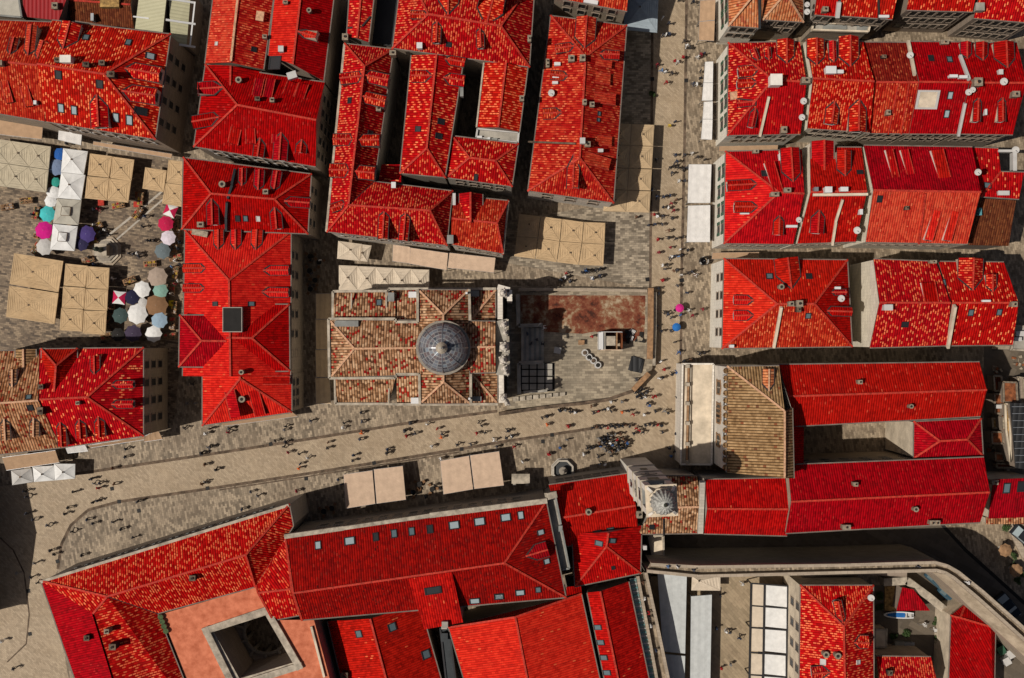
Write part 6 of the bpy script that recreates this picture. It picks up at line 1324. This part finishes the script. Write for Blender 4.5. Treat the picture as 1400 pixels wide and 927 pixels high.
# lamp posts / signpost
sheet('A4'); c_ = W((797,672)); e = thing('signpost', 'thin dark signpost with two arms beside the main street', 'signpost', c_); mb = MB(); mb.cyl(c_, .05, 2.6, 'darkmetal', 7); mb.build('pole', e)
for a in (.2, 1.9): mb = MB(); mb.bar(c_ + Vector((0, 0, 2.4 - a * .1)), c_ + Vector((cos(a) * .7, sin(a) * .7, 2.4 - a * .1)), .16, .05, 'darkmetal'); mb.build('arm', e)
# market tables and produce under the parasols
RR = random.Random(5)
def market_table(x, y, rot, lab, sh_='A2'):
    sheet(sh_); c_ = W((x, y)); e = thing('market_table', lab, 'market table', c_, 'market tables', rot); mb = MB(); mb.box((0, 0, .78), 1.9, .9, .05, 'wood'); t_ = mb.build('table_top', None, origin=(0,0,0)); t_.parent = e
    for sx in (-1, 1):
        for sy in (-1, 1): mb = MB(); mb.box((sx * .85, sy * .38, 0), .06, .06, .78, 'steel'); b = mb.build('leg', None, origin=(0,0,0)); b.parent = e
    for k in range(6):
        m = RR.choice(['redpar', 'yellow', 'green', 'offwhite', 'coffee', 'soot', 'drain']); off = Vector(((k % 3 - 1) * .6, (k // 3 - .5) * .42, .835)); p = Matrix.Rotation(rot, 3, 'Z') @ off + c_; mb = MB(); mb.box((0, 0, 0), .5, .34, .12, 'wood'); 
        for j in range(10): mb.lathe((RR.uniform(-.2, .2), RR.uniform(-.13, .13), .1), [(.045, 0), (.06, .05), (.03, .1)], m, 6)
        o = mb.build('produce_crate', None, origin=(0,0,0)); o.location = p; o.rotation_euler = (0, 0, rot); nm = dict(redpar='red', yellow='yellow', green='green', offwhite='white', coffee='brown', soot='black', drain='dark brown')[m]; tag(o, f'crate of {nm} produce on the table {lab.split("table ")[1]}', 'produce crate', f'produce crates {lab.split("table ")[1]}, {nm}')
for a in ((1120,800,.2,'wooden market table right of the grey parasol'), (1130,660,1.4,'wooden market table right of the lilac parasol'), (620,605,.5,'wooden market table right of the purple parasol'), (240,520,1.3,'wooden market table left of the turquoise parasol'), (570,815,.3,'wooden market table below the monument'), (880,520,.9,'wooden market table in the open middle of the square')): market_table(*a)
for a in ((1100,300,1.5,'wooden market table right of the mint parasol'), (1120,200,1.4,'wooden market table right of the taupe parasol'), (1085,600,.1,'wooden market table right of the lowest white parasol'), (690,480,1.2,'wooden market table left of the dark green parasol')): market_table(*a, sh_='A3')
for a in ((1120,600,1.5,'wooden market table right of the crimson parasol'), (1115,730,1.5,'wooden market table level with the lilac parasol, by the wall'), (250,640,1.3,'wooden market table left of the magenta parasol'), (240,740,1.0,'wooden market table left of the pale parasol under the column'), (590,700,.4,'wooden market table just below the purple parasol'), (760,470,.2,'wooden market table below the lower right tan parasol'), (900,430,1.5,'wooden market table in the aisle left of the tan pair'), (960,840,.1,'wooden market table in the open square above the taupe parasol'), (60,480,.2,'wooden market table below the sand parasols'), (180,440,.1,'second wooden market table below the sand parasols')): market_table(*a)
for a in ((1110,420,1.5,'wooden market table right of the brown parasol'), (1100,520,1.5,'wooden market table right of the light blue parasol'), (720,420,1.4,'wooden market table under the edge of the quartered parasol'), (830,250,.4,'wooden market table above the white parasol of the cluster'), (690,600,.2,'wooden market table left of the black parasol')): market_table(*a, sh_='A3')
for k, (x, y) in enumerate(((640,450), (755,462), (865,460), (875,400))): box_thing('goods_crate', ['orange goods crate below the lower left tan parasol', 'dull red goods crate below the lower right tan parasol', 'orange goods crate right of the block of four tan parasols', 'stacked orange crate just above the other in the market aisle'][k], 'crate', x, y, 34, 34, .6, ['ridge', 'rusttile', 'ridge', 'rusttile'][k]) if not sheet('A2') else None
sheet('A3'); box_thing('yellow_bin', 'yellow box beside the big brown parasol', 'box', 1083, 392, 26, 34, .9, 'yellow')
# clutter seen in the yards and lanes at the right
sheet('C8')
RY = random.Random(21)
for k, (x, y) in enumerate(((1215,210), (1228,480), (1190,620), (1262,742), (1350,60), (1375,95), (1225,120))):
    c_ = W((x, y)); mb = MB()
    for j in range(7): mb.box(c_ + Vector((RY.uniform(-.7, .7), RY.uniform(-.6, .6), 0)), RY.uniform(.25, .6), RY.uniform(.2, .5), RY.uniform(.15, .45), ['rubblestone', 'rusttile', 'pipe'][j % 3], RY.uniform(0, 3))
    o = mb.build('rubble_heap', None, origin=c_); tag(o, ['rubble heap at the top of the ruined yard', 'rubble heap beside the ruin cooling unit', 'rubble heap in the lower half of the ruined yard', 'rubble heap at the foot of the ruined yard', 'rubble heap by the lane end above the ruin', 'rubble heap at the far right of the lane end', 'rubble heap between the lane end and the ruin'][k], 'rubble heap', 'rubble heaps at the right edge', 'thing')
for k, (x, y, r) in enumerate(((1205,560,.9), (1240,300,.8), (1330,690,.8))): leafy('weed_bush', ['dark weedy bush in the middle of the ruined yard', 'dark weedy bush near the top of the ruined yard', 'dark weedy bush by the black slatted shed'][k], 'bush', W((x, y)), r, r * 1.2, 420, 60 + k)
# ================================================================== PEOPLE
def skin_person(pose, bag=False):
    """one continuous body grown from a jointed skeleton, then coloured by region"""
    w = dict(walk=.20, stand=.03, stride=.28)[pose]
    J = []; E = []; RD = []
    def j(p, r, par=None):
        J.append(p); RD.append(r if isinstance(r, tuple) else (r, r)); i = len(J) - 1
        if par is not None: E.append((par, i))
        return i
    pel = j((0, 0, .95), (.15, .11)); wa = j((0, .005, 1.12), (.135, .095), pel); chs = j((0, .0, 1.33), (.165, .11), wa); nb = j((0, .0, 1.47), (.075, .065), chs); nk = j((0, .015, 1.53), .052, nb)
    hd = j((0, .03, 1.62), (.082, .09), nk); ht = j((0, .02, 1.70), (.08, .088), hd)
    for sg in (-1, 1):
        sh = j((sg * .18, 0, 1.42), .065, chs); el = j((sg * .235, -sg * w * .3 - .02, 1.14), .045, sh); wr = j((sg * .225, -sg * w * .9 + .06, .92), .033, el); hn = j((sg * .215, -sg * w + .09, .83), (.036, .022), wr)
        hp = j((sg * .095, 0, .88), .092, pel); kn = j((sg * .10, sg * w * .8 + .03, .50), .062, hp); an = j((sg * .10, sg * w * 1.15 - .02, .09), .045, kn); j((sg * .11, sg * w * 1.15 + .14, .045), (.04, .035), an)
    me = bpy.data.meshes.new('person_body'); me.from_pydata(J, E, []); ob = bpy.data.objects.new('person_tmp', me); col.objects.link(ob)
    md = ob.modifiers.new('s', 'SKIN'); lay = me.skin_vertices[0].data
    for i, r in enumerate(RD): lay[i].radius = r; lay[i].use_root = (i == 0)
    ob.modifiers.new('d', 'SUBSURF').levels = 1
    ev = ob.evaluated_get(bpy.context.evaluated_depsgraph_get()); m2 = bpy.data.meshes.new_from_object(ev); bpy.data.objects.remove(ob)
    b = bmesh.new(); b.from_mesh(m2)
    def blob(c, r, sc, mi, cut=None):
        g = bmesh.ops.create_icosphere(b, subdivisions=2, radius=r); 
        for v in g['verts']: v.co = Vector((v.co.x * sc[0], v.co.y * sc[1], v.co.z * sc[2])) + Vector(c)
        for f in {f for v in g['verts'] for f in v.link_faces}: f.material_index = mi; f.tag = True
    blob((0, .005, 1.70), .10, (.95, 1.05, .95), 2); blob((0, .125, 1.63), .018, (.8, 1.1, 1.3), 1)          # hair, nose
    for sg in (-1, 1): blob((sg * .088, .02, 1.63), .022, (.5, 1, 1.3), 1); blob((sg * .032, .108, 1.655), .011, (1, .6, .8), 2)   # ears, eyes
    blob((0, .108, 1.575), .016, (1.6, .5, .5), 4)
    if bag: blob((0, -.17, 1.25), .16, (.95, .6, 1.25), 5)
    for f in b.faces:
        if f.tag: continue
        c = f.calc_center_median(); f.material_index = 4 if c.z < .1 else (3 if c.z < .98 else (1 if c.z > 1.5 else 0))
        if abs(c.x) > .185 and c.z < 1.16: f.material_index = 1
    for f in b.faces: f.smooth = True
    b.to_mesh(m2); b.free(); m2.materials.clear()
    for n in ('shirt', 'skin', 'hair', 'trousers', 'shoe', 'drain'): m2.materials.append(MATS[n])
    m2.name = 'person'; return m2
PM = [skin_person('walk'), skin_person('stand'), skin_person('stride'), skin_person('walk', True), skin_person('stand', True)]
COL = dict(dark=[(.02, .022, .03), (.035, .03, .03), (.05, .05, .06), (.03, .04, .07)], white=[(.7, .68, .65), (.55, .53, .5)], red=[(.30, .012, .015), (.22, .02, .03)], orange=[(.7, .14, .03)], blue=[(.04, .10, .25), (.12, .2, .35)], grey=[(.2, .19, .18), (.14, .13, .13)], yellow=[(.6, .42, .05)], brown=[(.14, .07, .04)])
NAMES = dict(dark='dark', white='white', red='red', orange='orange', blue='blue', grey='grey', yellow='yellow', brown='brown')
MARK = [((605,480),'the domed church'), ((832,466),'the scaffold box'), ((769,642),'the octagonal fountain'), ((876,651),'the bell tower'), ((929,421),'the pink umbrella'), ((925,447),'the blue umbrella'), ((644,646),'the canopy pair nearest the fountain'), ((511,664),'the left canopy pair'), ((955,280),'the large white awnings'), ((962,140),'the small white awnings'), ((955,28),'the tan awnings at the top'), ((766,328),'the block of eight tan parasols'), ((870,225),'the tan parasols of the long house'), ((855,28),'the grey blue canopy'), ((891,130),'the potted shrub'), ((940,610),'the pale palace loggia'), ((865,520),'the cut terrace corner'), ((144,342),'the stepped monument'), ((90,270),'the column of white parasols'), ((115,405),'the block of six tan parasols'), ((228,320),'the lilac parasol'), ((205,415),'the brown parasol'), ((330,570),'the crimson pointed house'), ((190,610),'the flecked crimson house'), ((60,648),'the three white parasols'), ((60,794),'the lower left corner building'), ((395,690),'the angled end of the corner building'), ((430,300),'the lane by the curved parapet house'), ((1040,850),'the harbour pergola'), ((970,820),'the narrow grey canopy'), ((1005,779),'the straight city wall walk'), ((880,850),'the wall walk beside the narrow hall'), ((1300,785),'the bend of the city wall'), ((725,500),'the church steps'), ((740,420),'the rusty terrace floor'), ((500,580),'the street below the church'), ((430,612),'the main street middle'), ((250,650),'the main street left part'), ((140,680),'the main street curve'), ((1020,345),'the third row lane'), ((985,195),'the second row lane'), ((985,490),'the palace lane'), ((910,330),'the middle of the upper street'), ((905,600),'the crowd edge by the gate'), ((845,600),'the tour crowd'), ((700,590),'the street right of the church'), ((560,610),'the street below the church parasols')]
PEOPLE = []
def add(sh_, s, z=0):
    sheet(sh_)
    for t in s.split():
        c = 'dark'
        if t[-1].isalpha(): c = dict(w='white', r='red', o='orange', b='blue', g='grey', y='yellow', n='brown')[t[-1]]; t = t[:-1]
        if c == 'white' and (len(PEOPLE) * 7) % 5 < 2: c = 'dark'
        x, y = map(float, t.split(',')); PEOPLE.append((Q((x, y)), c, z, W((x, y), z + .9)))
add('A8', '160,145 172,180 470,150 585,65 600,95g 635,97 625,125r 725,100n 590,215 620,203 435,250 415,287 172,287 215,325 305,362g 875,210 555,325 590,350 720,340 770,385 460,400 325,520 345,545 225,600g 200,690 240,725 1280,100n 845,440 520,552')
add('D1', '90,865 110,262g 15,690w')
add('A4', '1170,578 1330,585n 1320,700g 1280,740 1300,810 1370,842 800,710 795,762 715,833n 575,902 1300,918g 1220,300 1190,420g 1240,422g')
add('B7', '120,122g 100,150w 250,117 242,142r 130,235 75,275 95,347n 165,378 75,470n 605,105 600,127g 765,70 975,85 968,115w 1085,20 1090,75 1085,147o 1078,187 540,197 605,205 597,232 622,270r 692,280 745,305w 698,343 688,370o 875,207n 872,242 1035,290 1032,322 1250,252 1245,278 1360,132 1370,167r 385,520 430,545g 675,515r 330,630 940,442 962,472')
add('B8', '190,85 297,92w 155,135 165,167n 220,150 360,120r 390,152 385,175o 325,232w 45,268 488,220 575,220 625,80 642,102 610,150r 663,145 720,192w 737,235 805,135 800,177 832,170w 848,232r 1025,52 1057,42 1055,95o 1190,105r 900,330w 1065,280r 1140,240b 1182,192g 1140,5 1215,15 1242,17 385,310w 200,525 345,480 380,500 290,550')
add('D4', '900,40r 922,50 862,60 1045,50 1130,60 1170,70r 1090,150 1122,172 1100,200b 650,250 682,256w 640,205 722,200 545,190w 570,150 592,150 612,146 605,20 630,15n 655,22 680,12 700,22r 725,10 748,20 770,8 792,14 815,5n 838,12 940,6 965,2 990,8 1015,4r 1040,6 880,25r 450,15r 70,40 95,75w 330,190r')
CR = random.Random(11); D4c = []
while len(D4c) < 34:
    x, y = CR.uniform(640, 840), CR.uniform(55, 190)
    if (x - 735) ** 2 / 100 ** 2 + (y - 115) ** 2 / 62 ** 2 < 1 and all((x - a) ** 2 + (y - b) ** 2 > 15 ** 2 for a, b in D4c): D4c.append((x, y))
add('D4', ' '.join(f"{x:.0f},{y:.0f}{CR.choice(['', '', '', 'r', 'w', 'b', 'n', 'g'])}" for x, y in D4c))
add('B4', '430,40w 405,60 462,66 600,47w 652,32w 540,10 562,2b 582,6 1050,60r 1020,110w 1022,145 1210,15 1252,25n 1200,140 1060,265 1080,277 1102,297 1160,280b 1212,250w 1235,285r 1300,245r 1010,350 1040,382 1100,382 1125,452w 1150,515b 1035,575w 1055,625r 1105,655 1135,645b 1152,620 1025,682w 1045,678 1280,525 1310,520 1225,565n 1180,570 1140,802 985,800r 1003,795r 720,830w 790,830g 595,860n 390,885 430,887g 460,890 492,897w 610,900 640,890r 680,880 702,875w 720,892 790,895o 830,890 860,910r 930,912w 952,842 962,852b 1000,890 1060,890g 1082,900 880,740 905,735w 925,750 900,760 875,770 895,785 918,780 940,775g 885,800 910,805 935,800w 950,760 1140,95 1125,250 1120,370')
add('B4', '190,400 215,460 250,440 287,465 268,340w 292,360w 598,415r 880,690', 1.0)
add('B6', '1080,100w 1140,100 1190,90w 1222,115 1270,130 1090,142w 1048,180 1072,168 1097,182w 1130,192 1152,185 1060,217 1105,265w 1142,265 965,365 1007,368 1025,357 1047,358 1085,385n 1055,408r 1005,432 1035,436w 1070,453r 945,478r 967,490w 1003,488 1060,500 910,545 952,540 997,540 1040,580n 970,635r 1035,625 1087,630 1130,620 1050,685r 975,720r 1112,700w 1160,705 1060,745w 1045,757 1080,740 1102,745b 1122,735 1000,800w 1030,798 1015,825 1070,835n 1092,830 1120,860w 1185,840 1210,860w 1000,895r 835,495n 390,850r 392,875w 352,890 412,900 515,830w 490,845 580,830 602,825 555,882b 605,870w 930,320 960,130')
add('B5', '1000,115w 1040,145 1000,225 1022,220w 1043,215 1155,290w 1172,302 1138,260 1095,392w 1078,385r 1130,362r 1225,360w 1243,345r 1262,340 965,410r 997,445b 1018,457w 1060,465w 1025,520r 1240,450 1215,535w 1195,530 1240,495 1045,795y 1080,770 1195,10 1105,0')
add('A6', '905,720w 962,722w 905,805w 925,880 898,882')
add('D6', '625,405w 765,330w 600,610 662,630w 685,635 745,670 690,840g 632,865r')
add('D6', '290,220b 350,220w 455,237', 14.0)
add('D6', '145,420w 172,510r 178,545 183,595w 215,750 133,322n', 6.5)
add('D8', '722,217w 1030,322w', 14.0)
add('A2', '425,75 600,490 625,490r 905,600w 850,775 875,770w 880,790 820,770 955,690w 980,690 940,690 235,500 205,525 600,840 1090,855b 1110,820w 1140,840 1130,740 1095,740w 1140,700 600,590w 640,640 665,620w 690,650 920,535')
add('A3', '1085,330w 1110,270r 1130,250w 800,270n 715,235w 570,100 650,640')
DIRS = lambda dx, dy: ('right of' if dx > 0 else 'left of') if abs(dx) > abs(dy) else ('below' if dy > 0 else 'above')
info = {}
for k, (q, c, z, w) in enumerate(PEOPLE):
    m = min(MARK, key=lambda t: (t[0][0] - q[0]) ** 2 + (t[0][1] - q[1]) ** 2); dd = math.hypot(q[0] - m[0][0], q[1] - m[0][1]); info.setdefault((c, DIRS(q[0] - m[0][0], q[1] - m[0][1]), m[1]), []).append((dd, k))
ORD = ['nearest', 'second nearest', 'third nearest', 'fourth nearest', 'fifth nearest', 'sixth nearest', 'seventh nearest', 'eighth nearest', 'ninth nearest', 'tenth nearest']
PR = random.Random(2); NP = 0; CROWD = []
tour = sorted(range(len(PEOPLE)), key=lambda k: (PEOPLE[k][0][0] - 842) ** 2 + (PEOPLE[k][0][1] - 597) ** 2 + (1e6 if PEOPLE[k][2] else 0))
CROWD = set(tour[:max(0, len(PEOPLE) - 292)])          # the dense tour crowd before the gate is one mass
lab = {}
for (c, d, m), l in info.items():
    l = sorted(t for t in l if t[1] not in CROWD)
    for i, (dd, k) in enumerate(l):
        if len(l) == 1: lab[k] = (f'only {NAMES[c]}-topped person {d} {m}', None)
        elif i < len(ORD): lab[k] = (f'{NAMES[c]}-topped person {d} {m}, {ORD[i]} of those', f'people {d} {m}')
        else: lab[k] = (f'{NAMES[c]}-topped person {d} {m}, at the far edge', f'people {d} {m}')
cm = []
for k, (q, c, z, w) in enumerate(PEOPLE):
    rz = PR.uniform(0, 6.28); s_ = PR.uniform(.93, 1.06); pm = PR.choice(PM); cc = PR.choice(COL[c])
    if k in CROWD: cm.append((pm, w, z, rz, s_, cc, c)); continue
    o = bpy.data.objects.new('person', pm); col.objects.link(o); o.location = (w.x, w.y, z + (.005 if z < 2 else 0)); o.rotation_euler = (0, 0, rz); o.scale = (s_ * 1.05, s_ * 1.05, s_)
    o.color = (*cc, 1); tag(o, lab[k][0], 'person', lab[k][1] or 'people in the streets')
b = bmesh.new(); cn = list(NAMES); names = ['shirt_' + c for c in cn] + ['skin', 'hair', 'trousers', 'shoe', 'drain']
for pm, w, z, rz, s_, cc, c in cm:
    n0 = len(b.faces); v0 = len(b.verts); b.from_mesh(pm); b.verts.ensure_lookup_table(); b.faces.ensure_lookup_table(); mx = Matrix.Translation((w.x, w.y, .005)) @ Matrix.Rotation(rz, 4, 'Z') @ Matrix.Diagonal((s_ * 1.05, s_ * 1.05, s_, 1))
    for v in b.verts[v0:]: v.co = mx @ v.co
    for f in b.faces[n0:]: f.material_index = cn.index(c) if f.material_index == 0 else len(cn) + f.material_index - 1
me = bpy.data.meshes.new('crowd'); b.to_mesh(me); b.free()
for c in cn: plain('shirt_' + c, COL[c][0], .9, .1)
for n in names: me.materials.append(MATS[n])
o = bpy.data.objects.new('crowd', me); col.objects.link(o); tag(o, 'dense crowd of sightseers gathered on the street before the bell tower gate', 'crowd', None, 'stuff')
sheet('B4')
for x, y, m, lb in ((1155,237,'pinkpar','bright pink umbrella carried in the upper street'), (1135,358,'bluepar','bright blue umbrella carried in the upper street below the pink one')):
    c_ = W((x, y), 2.0); rr = .62; e = thing('hand_umbrella', lb, 'umbrella', (c_.x, c_.y, 1.0)); mb = MB(); top = c_ + Vector((0, 0, .25)); n = 10; rim = [c_ + Vector((cos(2*pi*i/n) * rr, sin(2*pi*i/n) * rr, -.05)) for i in range(n)]
    for i in range(n):
        a, b = rim[i], rim[(i + 1) % n]; m0, m1 = a.lerp(top, .5) + Vector((0, 0, .06)), b.lerp(top, .5) + Vector((0, 0, .06)); mb.face([a, b, m1, m0], m); mb.face([m0, m1, top], m)
    mb.build('canopy', e); mb = MB(); mb.cyl((c_.x, c_.y, 1.05), .015, 1.2, 'darkmetal', 6); mb.build('handle', e)
    o = bpy.data.objects.new('person', PM[0]); col.objects.link(o); o.location = (c_.x - .2, c_.y + .02, .005); o.rotation_euler = (0, 0, 1.2); o.color = (.03, .03, .04, 1); tag(o, f'person in a dark top holding the {"pink" if m == "pinkpar" else "blue"} umbrella', 'person', 'people in the streets')
# cafe seats in the dark lane and under the canopies
CS = random.Random(9)
def chair_proto():
    e = thing('cafe_chair', '', 'chair', (0, 0, 0), 'cafe chairs')
    mb = MB(); mb.box((0, 0, .42), .42, .42, .05, 'coffee'); b = mb.build('seat', None, origin=(0, 0, 0)); b.parent = e
    mb = MB(); mb.box((0, -.2, .47), .42, .04, .42, 'coffee'); b = mb.build('backrest', None, origin=(0, 0, 0)); b.parent = e
    for sx in (-1, 1):
        for sy in (-1, 1): mb = MB(); mb.box((sx * .18, sy * .18, 0), .03, .03, .42, 'steel'); b = mb.build('leg', None, origin=(0, 0, 0)); b.parent = e
    return e
proto = None
def cafe(sh_, pts, where):
    global proto
    sheet(sh_)
    for k, (x, y) in enumerate(pts):
        c_ = W((x, y)); e = thing('cafe_table', f'small dark cafe table {where}', 'cafe table', c_, f'cafe tables {where}'); mb = MB(); mb.cyl(c_ + Vector((0, 0, .72)), .38, .04, 'soot', 14); mb.build('table_top', e); mb = MB(); mb.cyl(c_, .04, .72, 'darkmetal', 6); mb.build('leg', e)
        r0 = CS.uniform(0, 1)
        for i in range(3):
            a = r0 + i * 2.09
            if proto is None: proto = chair_proto(); o = proto
            else: o = copy_tree(proto)
            o.location = c_ + Vector((cos(a) * .72, sin(a) * .72, 0)); o.rotation_euler = (0, 0, a + pi / 2); o['label'] = f'brown cafe chair {where}'; o['group'] = f'cafe chairs {where}'
cafe('A6', ((905,700), (960,735), (900,790), (935,850), (905,905)), 'in the dark lane by the church canopies')
cafe('B5', ((800,250), (850,300), (800,360)), 'on the grey pavement below the grey canopy') if False else None
cafe('B7', ((850,640), (900,620)), 'by the left canopy pair'); cafe('B8', ((330,500), (250,470), (210,520)), 'between the two canopy pairs')
# ================================================================== out of frame neighbour that shades the lower left corner
sheet('F')
h = House('stone house just beyond the left edge whose shade darkens the street corner', 'F', 'stone')
h.hip('red', 6.8, (-150,640), (-34,655), (-29,850), (-150,850), pitch=.3); h.done()
# ================================================================== LIGHT AND CAMERA
EL, AZ = radians(58), radians(180 + 14)      # sun stands to the left and a little below in the picture
to_sun = Vector((cos(AZ) * cos(EL), sin(AZ) * cos(EL), sin(EL)))
sd = bpy.data.lights.new('sun', 'SUN'); sd.energy = 5.0; sd.angle = radians(.53); sd.color = (1, .94, .86); so = bpy.data.objects.new('sun', sd); col.objects.link(so); so.rotation_euler = (-to_sun).to_track_quat('-Z', 'Y').to_euler(); so.location = to_sun * 300
w = bpy.data.worlds.new('World'); scene.world = w; w.use_nodes = True; nt = w.node_tree; bg = nt.nodes['Background']; sk = nt.nodes.new('ShaderNodeTexSky'); sk.sky_type = 'NISHITA'; sk.sun_disc = False; sk.sun_elevation = EL; sk.sun_rotation = pi / 2 - AZ; sk.altitude = 0; sk.dust_density = 3.0; sk.air_density = .7
nt.links.new(sk.outputs[0], bg.inputs[0]); bg.inputs[1].default_value = .055
cd = bpy.data.cameras.new('drone_camera'); cd.sensor_width = 36; cd.lens = 36 * D / (1400 * S); cd.clip_end = 2000; cd.clip_start = 1; cam = bpy.data.objects.new('drone_camera', cd); col.objects.link(cam); cam.location = (0, 0, D); cam.rotation_euler = (0, 0, 0); scene.camera = cam
vs = scene.view_settings; vs.view_transform = 'Standard'; vs.look = 'None'; vs.gamma = 1; vs.exposure = -.4; vs.use_curve_mapping = False
scene.render.engine = 'CYCLES'; scene.cycles.use_denoising = True; scene.cycles.max_bounces = 4; scene.cycles.diffuse_bounces = 2
